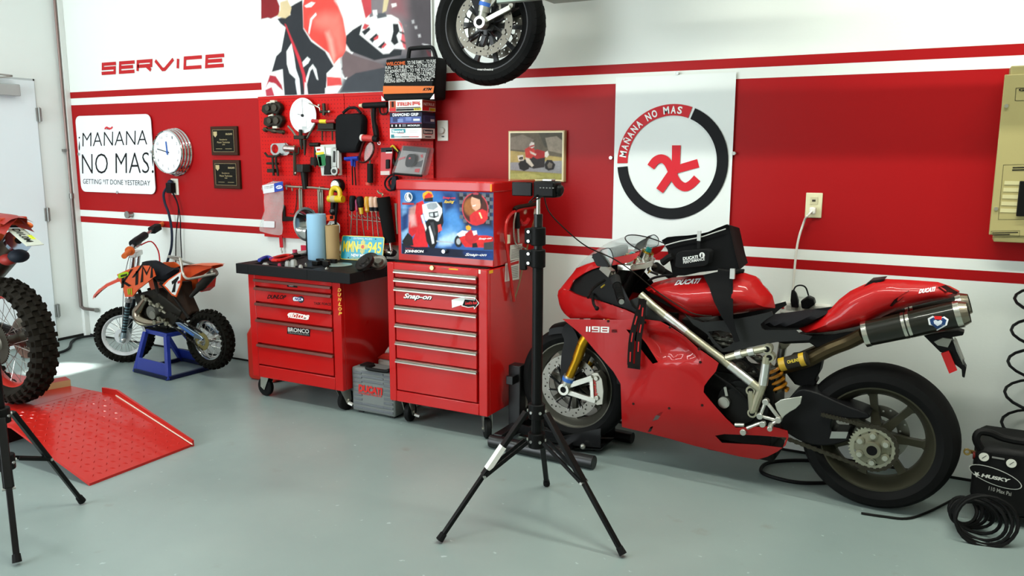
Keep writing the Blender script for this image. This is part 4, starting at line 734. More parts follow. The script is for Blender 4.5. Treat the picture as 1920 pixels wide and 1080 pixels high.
# bars and controls
for sg in (1, -1):
    g = G('#0e0e0e/.55'); k = [(1.085, .19*sg, .93), (1.045, .33*sg, .865)]
    if sg > 0: k = [(1.141,.210,.915), (1.056,.340,.846)]
    a, b = V(k[0]), V(k[1]); g.cyl(a+(b-a)*.25, b, .018, .0165, 18)
    for i in range(9): g.cyl(a+(b-a)*(.36+i*.065), a+(b-a)*(.38+i*.065), .0188, n=18)
    g.set('#232323/.5').cyl(a-(b-a)*.1, a+(b-a)*.25, .026, .022, 14); g.set('#b8b8b4/.3/.9').cyl(b, b+(b-a)*.05, .012, n=12)
    g.set('#75726a/.35/.8').cyl(a-(b-a)*.5, a, .011); h = g.out('handlebar', B, label='black rubber grip')
    g = G('#a5a298/.3/.9'); g.obox(a+V((.02, .0, .03)), a+V((.075, -.02*sg, .06)), .03, .035); g.cyl(a+V((.06, -.02*sg, .06)), a+V((.06, -.02*sg, .095)), .018); g.set('#c8b040/.3/.8').cyl(a+V((.045, .02*sg, -.02)), a+V((.06, .03*sg, -.035)), .004)
    g.set('#0e0e0e/.4').tube(sm([a+V((.05, .01*sg, .0)), a+V((.075, .08*sg, -.03)), a+V((.06, .17*sg, -.06))], 4, False), .0065, 7); g.out('lever', B, label='clutch or brake lever with its reservoir')
    g = G('#cfcdc4/.2/1'); t = V((1.12, .108*sg, .985)); g.cyl(t, t+V((-.012, 0, .03)), .033, n=20); g.set('#b8962c/.25/.9').cyl(t+V((-.012, 0, .03)), t+V((-.015, 0, .037)), .03, n=20); g.set('#1d8a86/.35/.4').cyl(t+V((-.015, 0, .037)), t+V((-.022, 0, .055)), .016, .013, 6); g.out('fork_cap', B, label='fork top cap with a teal adjuster')
g = G('#c6c4bb/.25/.95'); g.prism([(1.09, -.15), (1.16, -.15), (1.17, -.06), (1.15, .06), (1.16, .15), (1.09, .15), (1.06, .05), (1.06, -.05)], 'z', .955, .985); g.cyl((1.12, 0, .985), (1.11, 0, 1.0), .022); g.out('triple_clamp', B, bev=.004)
g = G('#1b1b1b/.4'); g.box(1.20, 1.24, -.09, .09, .97, 1.05); g.out('instrument_panel', B, bev=.01)
g = G('#101010/.5'); x, y, z = (1.235,.200,.773); g.tube(sm([(x+.05, .15, z+.06), (x+.02, .2, z+.02), (x, .205, z)], 4, False), .007, 6); g.ell((x, .205, z), .011, .011, .011); g.out('indicator_stub', B)
g = G('#101010/.5'); g.prism([(.427,.676),(.335,.718),(.195,.739),(.075,.776),(.073,.749),(.193,.705),(.261,.672),(.293,.690),(.396,.673)], 'y', -.06, .06); g.out('undertray', B, bev=.004); g = G('#0f0f0f/.5'); g.prism([(.377,.614),(.295,.636),(.238,.636),(.249,.559),(.265,.523),(.258,.511),(.273,.477),(.349,.488),(.394,.539)], 'y', -.05, .03); g.out('rear_hugger', B, bev=.004)
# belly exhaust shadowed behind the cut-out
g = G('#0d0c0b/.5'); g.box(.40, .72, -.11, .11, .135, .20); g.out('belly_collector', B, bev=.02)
# ---------------------------------------------------------------- roll cab with the top chest on it
CR = '#b3100f/.3/0/.5'; ALU = '#b4b1a8/.3/1'
def caster(parent, x, y, z1, r=.055, swivel=0, brake=False):
    a = radians(swivel); u = V((cos(a), sin(a), 0)); n = V((-sin(a), cos(a), 0)); c = V((x, y, r))+u*.03
    g = G('#c9c7be/.3/.9'); g.box(x-.04, x+.04, y-.035, y+.035, z1-.006, z1)
    for s in (-1, 1): g.skin([[V((x, y, 0))+u*a_+n*(s*.022+k)+V((0, 0, z_)) for a_, z_ in ((-.03, z1-.006), (.045, z1-.006), (.05, r+.0), (.018, r-.018), (.008, r))] for k in (0, .003)])
    g.cyl(c-n*.028, c+n*.028, .008, n=10)
    if brake: g.set('#e6e4de/.4').obox(c-u*.01-n*.03-V((0, 0, .01)), c+u*.0-n*.055-V((0, 0, .02)), .02, .012)
    b = g.out('caster', parent)
    g = G('#161616/.6'); g.lathe(c, n, [(.012, -.018), (r*.62, -.017), (r*.9, -.016), (r, -.01), (r, .01), (r*.9, .016), (r*.62, .017), (.012, .018)], 28); g.set('#4a4844/.5').lathe(c, n, [(.0, -.0195), (.02, -.0195), (.024, -.0165)], 16); g.out('caster_wheel', b)
X0, X1, Y0, Y1, Z0, Z1 = -2.64, -2.015, -.63, -.075, .14, .915
t = thing('tool_cabinet', 'red rolling tool cabinet with seven aluminium-edged drawers under the picture chest', 'tool cabinet', ((X0+X1)/2, (Y0+Y1)/2, 0))
g = G(CR); g.box(X0, X1, Y0+.03, Y1, Z0, Z1-.004); g.box(X0, X0+.045, Y0, Y0+.03, Z0, Z1); g.box(X1-.052, X1, Y0, Y0+.03, Z0, Z1); g.box(X0+.045, X1-.052, Y0, Y0+.03, Z0, Z0+.062); g.box(X0+.045, X1-.052, Y0, Y0+.03, Z1-.045, Z1); cb = g.out('body', t, bev=.004)
g = G('#1a1512/.8'); g.box(X0+.03, X1-.03, Y0+.03, Y1-.02, Z1-.004, Z1+.002); g.out('top_mat', t, label='dark mat on the cabinet top')
DZ = [z for x, z in [(-2.589,.874),(-2.590,.827),(-2.588,.777),(-2.585,.676),(-2.584,.576),(-2.584,.478),(-2.586,.378)]]
bot = DZ[1:]+[Z0+.07]
for i, (z1, z0) in enumerate(zip(DZ, bot)):
    z0b = z0+.012 if i < 6 else z0
    d = G(CR).box(X0+.055, X1-.062, Y0-.004, Y0+.03, z0b, z1-.006).out('drawer', t, bev=.002)
    g = G(ALU); g.prism([(Y0-.018, z1-.012), (Y0-.006, z1-.014), (Y0+.004, z1-.002), (Y0-.004, z1+.008), (Y0-.016, z1+.004), (Y0-.010, z1-.001), (Y0-.018, z1-.005)], 'x', X0+.052, X1-.058); g.out('drawer_pull', d)
    if i == 2:
        y = Y0-.0055; g = G('#1a1a1a/.4'); O, X, Yv = [V(p) for p in [(-2.533,-.635,.719),(-2.354,-.635,.726),(-2.525,-.635,.754)]]; g.text('Snap-on', O+V((.003, 0, -.004)), X-O, Yv-O, .05, .25); g.set('#d8d6cc/.3/.6').text('Snap-on', O+V((0, -.001, 0)), X-O, Yv-O, .03, .25); g.out('lettering', d, smooth=0)
        g = G('#e8e8e4/.5'); g.add(W3([(-2.225,.744),(-2.208,.751),(-2.145,.768),(-2.149,.728),(-2.223,.702)], y), [(0, 1, 2, 3, 4)]); g.add(W3([(-2.165,.717),(-2.148,.760),(-2.088,.758),(-2.086,.771),(-2.058,.742),(-2.089,.706),(-2.091,.719),(-2.124,.712)], y-.0006), [tuple(range(8))])
        g.set('#161616/.5').add(W3([(-2.159,.721),(-2.144,.754),(-2.085,.754),(-2.083,.764),(-2.063,.742),(-2.085,.714),(-2.088,.723),(-2.124,.716)], y-.0012), [tuple(range(8))]); a, b, c = [V(p) for p in [(-2.142,-.637,.727),(-2.071,-.637,.735),(-2.141,-.637,.743)]]; g.set('#d02a2a/.5').text("Lock'n Roll", a, b-a, c-a, .04, .2)
        g.out('sticker', d, smooth=0, label='white and black arrow sticker')
x, y, z = (-2.343,-.632,.905); G('#c8b878/.25/.9').cyl((x, Y0, z), (x, Y0-.012, z), .012, n=16).out('key_lock', t)
for c, q in (('#d8b020/.5', (x+.10, x+.155, Y0-.001, Y0, z-.003, z+.003)), ('#8a4a30/.5', (x+.05, x+.09, Y0-.001, Y0, z-.002, z+.002)), ('#e8d8c8/.5', (X1-.05, X1-.038, Y0-.001, Y0, z-.012, z+.008)), ('#e0a018/.5', (X1, X1+.001, Y0+.02, Y0+.06, Z1-.022, Z1-.006))): G(c).box(*q).out('paint_mark', t)
for x, y, br, sw in ((X0+.07, Y0+.07, True, 100), (X1-.06, Y0+.09, False, -50), (X0+.07, Y1-.07, False, 80), (X1-.07, Y1-.07, False, 60)): caster(t, x, y, Z0, .055, sw, br)
# labels on its right side
g = G('#dcdcd4/.5')
for q, bars in (([(-.439,.926),(-.279,.930),(-.281,.821),(-.445,.830)], 1), ([(-.386,1.017),(-.246,1.013),(-.252,.931),(-.391,.933)], 0)):
    g.set('#dcdcd4/.5').add([(X1+.0012, a, b) for a, b in q], [(0, 1, 2, 3)]); P = [V(p) for p in q]
    def lab(u0, v0, u1, v1, c):
        f = lambda u, v: (P[0].lerp(P[1], u)).lerp(P[3].lerp(P[2], u), v); g.set(c).add([(X1+.0018, *f(u, v)) for u, v in ((u0, v0), (u1, v0), (u1, v1), (u0, v1))], [(0, 1, 2, 3)])
    if bars: lab(.3, .05, .95, .2, '#c02a2a/.5'); lab(.05, .1, .2, .95, '#c8a0a0/.5')
    for k in range(7): lab(.3 if bars else .1, .3+k*.09, .9, .34+k*.09, '#8a8a86/.5')
g.out('warning_label', t, smooth=0, label='white warning labels on the side')
# top chest
CX0, CX1, CY0, CY1, CZ0, CZ1 = -2.617, -2.02, -.555, -.085, .918, 1.355
t = thing('tool_chest', 'red top tool chest with a racing mural on its front, on the rolling cabinet', 'tool chest', ((CX0+CX1)/2, (CY0+CY1)/2, CZ0))
G(CR).box(CX0, CX1, CY0, CY1, CZ0, CZ1-.045).out('body', t, bev=.004)
g = G(CR); g.box(CX0-.004, CX1+.004, CY0-.008, CY1+.004, CZ1-.055, CZ1); g.out('lid', t, bev=.008)
g = G('#e08a20/.5').box(CX1-.014, CX1-.004, CY0-.0095, CY0-.008, CZ1-.048, CZ1-.012); g.out('lid_sticker', t)
# mural
mp = G('#1d3f7c/.3'); YM = CY0-.003
mq = [(-2.595,1.302),(-2.019,1.305),(-2.019,.958),(-2.593,.953)]; MX0, MX1, MZ0, MZ1 = (mq[0][0]+mq[3][0])/2, mq[1][0], (mq[2][1]+mq[3][1])/2, (mq[0][1]+mq[1][1])/2
mur = mp.box(MX0, MX1, YM, CY0, MZ0, MZ1).out('mural_panel', t, label='printed racing mural panel')
A = [('#2f6cb0~10', [(-2.591,1.295),(-2.379,1.296),(-2.326,1.264),(-2.257,1.124),(-2.311,1.016),(-2.588,1.000)]), ('#123064~10', [(-2.593,1.202),(-2.537,1.189),(-2.549,1.065),(-2.593,1.016)]), ('#6aa0d8~10', [(-2.337,1.083),(-2.256,1.139),(-2.204,1.127),(-2.257,1.049),(-2.338,.999)]), ('#4a88c8~10', [(-2.326,1.212),(-2.256,1.221),(-2.187,1.120),(-2.257,1.094)]),
 ('#17181c~10', [(-2.246,1.299),(-2.018,1.303),(-2.018,1.120),(-2.084,1.125),(-2.187,1.120),(-2.221,1.215)])]
(cx0, cz1), (cx1, cz0) = [(-2.220,1.296),(-2.018,1.142)]
for i in range(9):
    for j in range(8):
        if (i+j) % 2 == 0: x, z, w, h = cx0+(cx1-cx0)*i/9, cz1+(cz0-cz1)*j/8, (cx1-cx0)/9, (cz0-cz1)/8; A.append(('#60626a~1', [(x, z), (x+w, z), (x+w, z+h), (x, z+h)]))
A += [('#6f9ac8~5', [(-2.588,1.210),(-2.568,1.249),(-2.545,1.235),(-2.556,1.181),(-2.584,1.164)]), ('#88b4dc~4', [(-2.592,1.071),(-2.548,1.096),(-2.540,1.050),(-2.588,1.016)]), ('#1a3a70~8', [(-2.325,1.297),(-2.255,1.299),(-2.256,1.221),(-2.309,1.190)]), ('#a8c8e8~5', [(-2.347,1.052),(-2.257,1.087),(-2.222,1.081),(-2.276,1.018),(-2.356,1.013)]), ('#0f1830', [(-2.590,1.012),(-2.384,1.000),(-2.188,1.000),(-2.018,1.003),(-2.018,.959),(-2.590,.952)]), ('#1c3f88~10', [(-2.188,.985),(-2.018,1.003),(-2.018,.959),(-2.136,.959)])]
A += [('#b88880~4', [(-2.537,1.204),(-2.490,1.229),(-2.463,1.176),(-2.492,1.129),(-2.544,1.096)]), ('#cc2026', [(-2.490,1.233),(-2.448,1.249),(-2.430,1.208),(-2.463,1.161),(-2.450,1.116),(-2.493,1.075),(-2.521,1.051),(-2.544,1.073),(-2.538,1.127),(-2.500,1.175)]), ('#d89a98~5', [(-2.537,1.166),(-2.500,1.171),(-2.492,1.114),(-2.529,1.105)]), ('#d4222a', [(-2.536,1.003),(-2.502,1.067),(-2.464,1.131),(-2.427,1.117),(-2.420,1.002),(-2.504,.997)]), ('#17181a', [(-2.588,1.024),(-2.549,1.073),(-2.521,1.051),(-2.513,1.005),(-2.574,.997)]),
 ('#e7a51e', [(-2.447,1.287),(-2.420,1.300),(-2.393,1.296),(-2.381,1.274),(-2.389,1.258),(-2.443,1.253),(-2.450,1.272)]), ('#cf3020', [(-2.438,1.272),(-2.411,1.292),(-2.386,1.281),(-2.390,1.268),(-2.434,1.255)]), ('#16181c', [(-2.441,1.259),(-2.384,1.268),(-2.384,1.246),(-2.439,1.242)]),
 ('#121418', [(-2.362,1.240),(-2.326,1.245),(-2.319,1.137),(-2.346,1.075),(-2.363,1.135)]), ('#e4e6e6', [(-2.453,1.226),(-2.407,1.240),(-2.362,1.244),(-2.328,1.211),(-2.327,1.189),(-2.350,1.143),(-2.400,1.137),(-2.436,1.143),(-2.449,1.185)]), ('#9aa2aa', [(-2.427,1.229),(-2.398,1.238),(-2.362,1.239),(-2.353,1.218),(-2.381,1.201),(-2.417,1.205)]), ('#20242a', [(-2.412,1.186),(-2.354,1.196),(-2.349,1.169),(-2.377,1.158),(-2.408,1.163)]), ('#c8ccd0', [(-2.406,1.182),(-2.385,1.185),(-2.383,1.166),(-2.403,1.167)]), ('#c8ccd0', [(-2.374,1.186),(-2.355,1.188),(-2.356,1.171),(-2.372,1.169)]),
 ('#e05048', [(-2.364,1.120),(-2.337,1.128),(-2.328,1.098),(-2.355,1.082)]), ('#101114', [(-2.440,1.101),(-2.434,1.132),(-2.413,1.152),(-2.381,1.153),(-2.358,1.139),(-2.353,1.090),(-2.361,1.028),(-2.379,.997),(-2.407,.999),(-2.429,1.032)]), ('#d8d8d8', [(-2.414,1.110),(-2.405,1.118),(-2.383,1.058),(-2.379,1.024),(-2.393,1.019),(-2.401,1.057)]), ('#3a3c40', [(-2.404,1.133),(-2.382,1.138),(-2.369,1.074),(-2.378,1.058),(-2.391,1.103)]), ('#f0f0f0', [(-2.463,1.169),(-2.449,1.173),(-2.426,1.102),(-2.433,1.086)]), ('#a8b0b8', [(-2.365,1.040),(-2.258,1.038),(-2.258,1.030),(-2.365,1.032)])]
A += [('#c8404a', circ(0, 0, 1, 28)), ('#4a2018', circ(0, 0, .93, 28)), ('#a06030~4', circ(-.3, .1, .55, 20))]
ec = (-2.126,1.215); ew = abs((-2.047,1.217)[0]-ec[0]); eh = abs((-2.126,1.132)[1]-ec[1])
A = [(c, p) if not (c[:7] in ('#c8404a', '#4a2018', '#a06030')) else (c, [(ec[0]+x*ew, ec[1]+z*eh) for x, z in p]) for c, p in A]
A += [('#cf2a2e', [(-2.156,1.144),(-2.159,1.180),(-2.134,1.200),(-2.083,1.216),(-2.058,1.206),(-2.050,1.170),(-2.075,1.143),(-2.118,1.130),(-2.143,1.133)]), ('#d8a184', [(-2.151,1.262),(-2.142,1.287),(-2.104,1.288),(-2.087,1.263),(-2.096,1.219),(-2.122,1.204),(-2.143,1.218),(-2.151,1.245)]), ('#2a1a14', [(-2.155,1.280),(-2.142,1.297),(-2.108,1.304),(-2.087,1.289),(-2.081,1.253),(-2.092,1.234),(-2.098,1.263),(-2.134,1.273)]), ('#a83a4a', [(-2.142,1.295),(-2.121,1.301),(-2.104,1.296),(-2.108,1.288),(-2.134,1.288)]), ('#f0ece4', [(-2.143,1.232),(-2.121,1.237),(-2.124,1.230),(-2.139,1.227)]), ('#f0d8a0', [(-2.105,1.197),(-2.096,1.199),(-2.083,1.169),(-2.090,1.167)]),
 ('#202226', circ(0, 0, 2, 20)), ('#a8acb2', circ(0, 0, 2.1, 16)), ('#d42a2a', [(-2.222,1.058),(-2.187,1.083),(-2.135,1.078),(-2.058,1.082),(-2.018,1.076),(-2.018,1.032),(-2.076,1.018),(-2.188,1.015),(-2.205,1.033)]), ('#e8e8e8', [(-2.239,1.080),(-2.204,1.101),(-2.169,1.098),(-2.187,1.075),(-2.222,1.066)]), ('#b8222a', [(-2.187,1.083),(-2.152,1.107),(-2.118,1.093),(-2.101,1.065),(-2.153,1.025),(-2.187,1.053)]), ('#e0a02a', [(-2.182,1.124),(-2.165,1.130),(-2.150,1.120),(-2.154,1.105),(-2.174,1.102),(-2.182,1.111)]), ('#e8e4e0', [(-2.144,1.100),(-2.118,1.105),(-2.114,1.086),(-2.135,1.078)]), ('#16181c', [(-2.144,1.036),(-2.118,1.042),(-2.110,1.018),(-2.144,1.014)]), ('#3a3a40', [(-2.075,1.044),(-2.018,1.054),(-2.018,1.010),(-2.076,1.007)])]
wc = (-2.228,1.042); wr = abs((-2.203,1.043)[0]-wc[0])
A = [(c, [(wc[0]+x*wr/2, wc[1]+z*wr/1.6) for x, z in p]) if c == '#202226' else (c, [(wc[0]+x*wr/4, wc[1]+z*wr/3.2) for x, z in p]) if c == '#a8acb2' else (c, p) for c, p in A]
clip = (MX0+.001, MX1-.001, MZ0+.001, MZ1-.001)
art([('#2d5a9c', [(MX0-1, MZ0-1), (MX1+1, MZ0-1), (MX1+1, MZ1+1), (MX0-1, MZ1+1)])]+A, YM-.0006, 'print', mur, clip, .0026, 1.0, 5, .09)
g = G('#e4e4e4/.4'); YT = YM-.021
def mt(s, p, c, b=.03, sh=.0):
    q = [V((x, YT, z)) for x, z in p]; g.set(c).text(s, q[0], q[1]-q[0], q[2]-q[0], b, sh)
mt('JOHNSON', [(-2.558,.963),(-2.437,.968),(-2.555,.982)], '#e0e0e0/.4', .05); mt('RACING', [(-2.551,.985),(-2.497,.985),(-2.551,.993)], '#8a2a30/.4'); mt('Snap-on', [(-2.177,.967),(-2.049,.973),(-2.173,.987)], '#d8d8d6/.4', .03, .25); mt('Snap-on', [(-2.310,1.260),(-2.231,1.261),(-2.310,1.275)], '#c8242a/.4', .04, .2); mt('Racing', [(-2.305,1.235),(-2.242,1.239),(-2.299,1.255)], '#d8b42a/.4', .03, .3); mt('Snap-on', [(-2.095,1.057),(-2.019,1.064),(-2.093,1.070)], '#f0e8e8/.4', .03, .25)
em = circ(*(-2.526,1.265), .026, 24); g.set('#c9ced2/.4').add([(x, YT, z) for x, z in em], [tuple(range(24))]); em = circ(*(-2.526,1.265), .02, 24); g.set('#3a4a5a/.4').add([(x, YT-.0004, z) for x, z in em], [tuple(range(24))]); g.set('#d8dcde/.4').add(W3([(-2.538,1.251),(-2.541,1.270),(-2.532,1.285),(-2.522,1.289),(-2.526,1.270),(-2.512,1.252),(-2.524,1.245)], YT-.0008), [tuple(range(7))]); g.set('#a02028/.4').add(W3([(-2.568,1.235),(-2.490,1.235),(-2.490,1.225),(-2.568,1.224)], YT-.0008), [(0, 1, 2, 3)])
g.out('lettering', mur, smooth=0)
x, z = (-2.307,.987); G('#9aa0a6/.25/.9').cyl((x, YM, z), (x, YM-.026, z), .011, n=16).out('chest_lock', t)
# hacksaw and wire tool hanging on the side
XS = X1+.025
t = thing('hacksaw', 'red-framed bow saw hanging on the right side of the red tool cabinet', 'saw', (XS, -.35, .75))
G('#c01a18/.35').tube([(XS, a, b) for a, b in sm([(-.108,1.206),(-.261,1.206),(-.392,1.194),(-.463,1.158),(-.483,1.101),(-.471,1.040),(-.439,.916),(-.409,.798),(-.386,.718)], 4, False)], .0085, 8).out('saw_frame', t)
q = [(-.122,1.205),(-.142,1.143),(-.199,1.061),(-.258,.941),(-.324,.809),(-.381,.724)]; g = G('#8a6f4e/.5/.4'); bb = band(q, .014); n = len(q); g.prism(bb, 'x', XS-.001, XS+.001); g.out('blade', t, label='rusty saw blade')
g = G('#2b211c/.6'); g.tube([(XS, a, b) for a, b in sm([(-.105,1.224),(-.175,1.220),(-.278,1.218),(-.360,1.215),(-.384,1.205)], 3, False)], .012, 8); g.out('grip', t, label='dark worn grip'); g = G('#c2bfb4/.3/.8'); g.obox((XS, *(-.108,1.232)), (XS, *(-.139,1.163)), .014, .016, (1, 0, 0)); g.out('blade_clamp', t); p = (-.463,1.058); G('#d8cdb0/.5').box(XS-.01, XS+.011, p[0]-.012, p[0]+.012, p[1]-.022, p[1]+.022).out('tape_band', t)
XS = X1+.012
t = thing('wire_twister', 'chrome tool with a small red handle hanging behind the saw frame', 'hand tool', (XS, -.25, .85))
G('#bdbab0/.25/.9').tube([(XS, a, b) for a, b in sm([(-.341,1.187),(-.365,1.136),(-.364,1.060),(-.340,1.019),(-.273,.997),(-.204,.974)], 4, False)], .005, 7).out('bow', t)
g = G('#1a1a1a/.5'); g.cyl((XS, *(-.328,1.186)), (XS, *(-.321,1.102)), .014); g.out('shaft', t); g = G('#c9c6bc/.25/.9'); g.cyl((XS, *(-.321,1.102)), (XS, *(-.313,1.024)), .008); g.out('chuck', t)
G('#b82024/.4').tube([(XS+.01, a, b) for a, b in sm([(-.316,1.144),(-.291,1.124),(-.249,1.123),(-.215,1.144)], 3, False)], .012, 8).out('handle', t, label='small red handle')
p = [(-.174,.963),(-.186,.881)]; g = G('#1c1c1b/.5'); g.obox((X1+.02, *p[0]), (X1+.02, *p[1]), .03, .024, (1, 0, 0)); tag(g.out('cable_clip', bev=.006), 'black plastic clip hanging low beside the pole on the cabinet side', 'clip')
# ---------------------------------------------------------------- tool cart
X0, X1, Y0, Y1, Z0, ZT = -3.68, -2.97, -.63, -.10, .14, .78
t = thing('tool_cart', 'red rolling tool cart with five drawers and a thick black work top', 'tool cart', ((X0+X1)/2, (Y0+Y1)/2, 0))
g = G('#a80f0e/.3/0/.4'); g.box(X0, X1, Y0+.03, Y1, Z0, ZT); g.box(X0, X0+.055, Y0, Y0+.03, Z0, ZT); g.box(X1-.06, X1, Y0, Y0+.03, Z0, ZT); g.box(X0+.055, X1-.06, Y0, Y0+.03, Z0, Z0+.075); g.box(X0+.055, X1-.06, Y0, Y0+.03, ZT-.035, ZT); g.out('body', t, bev=.004)
DZ = [z for x, z in [(-3.600,.747),(-3.568,.697),(-3.570,.602),(-3.574,.501),(-3.584,.347)]]+[Z0+.085]
for i in range(5):
    d = G('#a80f0e/.3/0/.4').box(X0+.06, X1-.065, Y0-.004, Y0+.03, DZ[i+1]+.012 if i < 4 else DZ[5], DZ[i]-.004).out('drawer', t, bev=.002)
    G('#5c2a20/.35/.3').prism([(Y0-.018, DZ[i]-.012), (Y0-.004, DZ[i]-.012), (Y0+.004, DZ[i]+.004), (Y0-.014, DZ[i]+.004)], 'x', X0+.055, X1-.06).out('drawer_pull', d, bev=.002)
    g = G('#2a0a0a/.5'); y = Y0-.0048
    def st(s, p, c, b=.03, sh=0, k=0): q = [V((x, y-k, z)) for x, z in p]; g.set(c).text(s, q[0], q[1]-q[0], q[2]-q[0], b, sh)
    def pg(p, c, k=0): g.set(c).add(W3(p, y-k), [tuple(range(len(p)))])
    if i == 0: pg([(-3.362,.737),(-3.283,.735),(-3.284,.722),(-3.363,.722)], '#141414/.4', .0005); st('CRAFT', [(-3.350,.727),(-3.313,.726),(-3.350,.734)], '#c8c8c4/.4', 0, 0, .001)
    if i == 1:
        st('DUNLOP', [(-3.528,.636),(-3.379,.646),(-3.521,.662)], '#2a0c0a/.5', .05, .25); pg(sm([(-3.326,.655),(-3.316,.669),(-3.283,.669),(-3.256,.676),(-3.237,.665),(-3.240,.645),(-3.262,.634),(-3.288,.642),(-3.318,.640)], 3), '#23242c/.5'); pg(sm([(-3.321,.655),(-3.312,.666),(-3.282,.666),(-3.250,.664),(-3.247,.650),(-3.283,.645),(-3.315,.643)], 3), '#dcdce4/.5', .0005); st('NGK', [(-3.309,.647),(-3.251,.649),(-3.307,.664)], '#26366e/.5', .05, .1, .001); st('TASK FORCE', [(-3.165,.633),(-3.037,.639),(-3.163,.649)], '#3a1410/.5', .03)
    if i == 2: pg(sm([(-3.370,.553),(-3.348,.569),(-3.288,.570),(-3.229,.564),(-3.206,.549),(-3.224,.538),(-3.283,.538),(-3.350,.540)], 3), '#e4dcd4/.5'); pg(sm([(-3.359,.553),(-3.342,.564),(-3.288,.565),(-3.236,.560),(-3.217,.549),(-3.230,.542),(-3.283,.543),(-3.343,.544)], 3), '#b03028/.5', .0005); st('PRO COMP', [(-3.364,.537),(-3.206,.540),(-3.357,.566)], '#efe8e0/.5', .03, .2, .001)
    if i == 3: pg([(-3.376,.483),(-3.199,.485),(-3.202,.441),(-3.379,.439)], '#131314/.5', .0004); st('BRONCO', [(-3.371,.454),(-3.208,.458),(-3.370,.479)], '#c9c6c0/.5', .02, 0, .001); st('GRAVEYARD.COM', [(-3.369,.443),(-3.211,.446),(-3.369,.451)], '#8a8884/.5', 0, 0, .001)
    if len(g.v): g.out('sticker', d, smooth=0)
g = G('#d0a43a/.5')
for k, ch in enumerate('DUNLOP'):
    x, z = (-2.984,.742); g.text(ch, (x-.004+k*.0, Y0-.001, z-.018-.0272*k), (.026, 0, 0), (0, 0, .02), .03, .25)
g.out('lettering', t, smooth=0, label='yellow vertical lettering')
for x, y, br, sw in ((X0+.06, Y0+.07, False, 175), (X1-.06, Y0+.06, True, 80), (X0+.08, Y1-.08, False, 60), (X1-.08, Y1-.08, False, 60)): caster(t, x, y, Z0, .06, sw, br)
# black top with a tool tray
TX0, TX1, TY0, TY1, T1 = -3.735, -2.865, -.67, -.05, .84
tr = [(-3.68, -.615), (-3.22, -.615), (-3.22, -.545), (-3.68, -.545)]
g = G('#141516/.5')
g.box(TX0+.001, TX1-.001, TY0+.001, TY1-.001, T1-.06, T1-.035); A_, B_, C_, D_ = TX0+.10, TX0+.56, TY0+.045, TY0+.125
for x0, x1, y0, y1 in ((TX0, A_, TY0, D_), (B_, TX1, TY0, D_), (A_, B_, TY0, C_), (TX0, TX0+.03, D_, TY1), (TX1-.03, TX1, D_, TY1), (TX0+.03, TX1-.03, TY1-.03, TY1)): g.box(x0, x1, y0, y1, T1-.06, T1)
g.box(TX0+.03, TX1-.03, D_, TY1-.03, T1-.058, T1-.006)
g.out('work_top', t, bev=.003, label='thick black plastic top with a tool tray')
TOP = T1-.005
# ---- things on the cart top
x, y = (-3.460,-.254); g = G('#8db6cf/.8'); g.lathe((x, y, TOP), (0, 0, 1), [(.0, .001), (.058, .0), (.06, .004), (.06, .28), (.058, .285), (.022, .285), (.02, .27), (0, .27)], 32); tag(g.out('towel_roll'), 'pale blue paper towel roll standing on the black cart top', 'towel roll')
x, y = (-3.358,-.227); g = G('#a48a60/.75'); g.lathe((x, y, TOP), (0, 0, 1), [(.034, 0), (.042, 0), (.043, .215), (.038, .217), (.034, .215), (.034, 0)], 28, True); tag(g.out('cardboard_tube'), 'brown cardboard tube standing beside the blue towel roll', 'tube')
a = V((-3.337,-.185,.835)); b = V((-3.067,-.151,.835)); u = (b-a).normalized(); W_ = .305; H_ = .152; nrm = V((u.y, -u.x, 0)); up = (V((0, 0, 1))-nrm*.22).normalized(); a.z = TOP
t = thing('license_plate', 'turquoise New Mexico licence plate with yellow characters leaning on the cart top', 'licence plate', a)
f = lambda s, w, k=0: a+u*(s*W_)+up*(w*H_)+nrm*k
nn = u.cross(up); nn = nn if nn.y < 0 else -nn
f = lambda s, w, k=0: a+u*(s*W_)+up*(w*H_)+nn*k
cr = [(x/.305, z/.152) for x, z in rrect(0, 0, .305, .152, .012)]
g = G('#d9c84a/.35'); n = len(cr); g.add([f(s, w, .0) for s, w in cr]+[f(s, w, .003) for s, w in cr], [tuple(range(n)), tuple(range(n, 2*n))]+[(i, (i+1) % n, n+(i+1) % n, n+i) for i in range(n)]); pl = g.out('plate', t)
g = G('#1e9cb4/.35'); ci = [(.5+(s-.5)*.965, .5+(w-.5)*.94) for s, w in cr]; g.add([f(s, w, .0036) for s, w in ci], [tuple(range(n))])
def pt(s, x0, y0, x1, y1, c, bo=.03): o = f(x0, y0, .0044); g.set(c).text(s, o, f(x1, y0, .0044)-o, f(x0, y1, .0044)-o, bo)
pt('MMN', .05, .32, .40, .78, '#ead428/.35', .02); pt('945', .635, .32, .95, .78, '#ead428/.35', .02); pt('NEW MEXICO', .26, .13, .76, .26, '#eef2f2/.35', .03); pt('CENTENNIAL 1912-2012', .28, .86, .72, .93, '#eef2f2/.35', 0); pt('LAND OF ENCHANTMENT', .26, .045, .66, .10, '#ead428/.35', 0)
g.set('#ead428/.35')
for k in range(4):
    aa = k*pi/2; dx, dz = cos(aa), sin(aa)
    for o_ in (-.012, -.004, .004, .012):
        L = .036 if abs(o_) < .01 else .028; c0 = (.515*W_+dx*.008-dz*o_, .56*H_+dz*.008+dx*o_); q = [(c0[0]-dz*.0022, c0[1]+dx*.0022), (c0[0]+dz*.0022, c0[1]-dx*.0022), (c0[0]+dx*L+dz*.0022, c0[1]+dz*L-dx*.0022), (c0[0]+dx*L-dz*.0022, c0[1]+dz*L+dx*.0022)]
        g.add([f(s/W_, w/H_, .0046) for s, w in q], [(0, 1, 2, 3)])
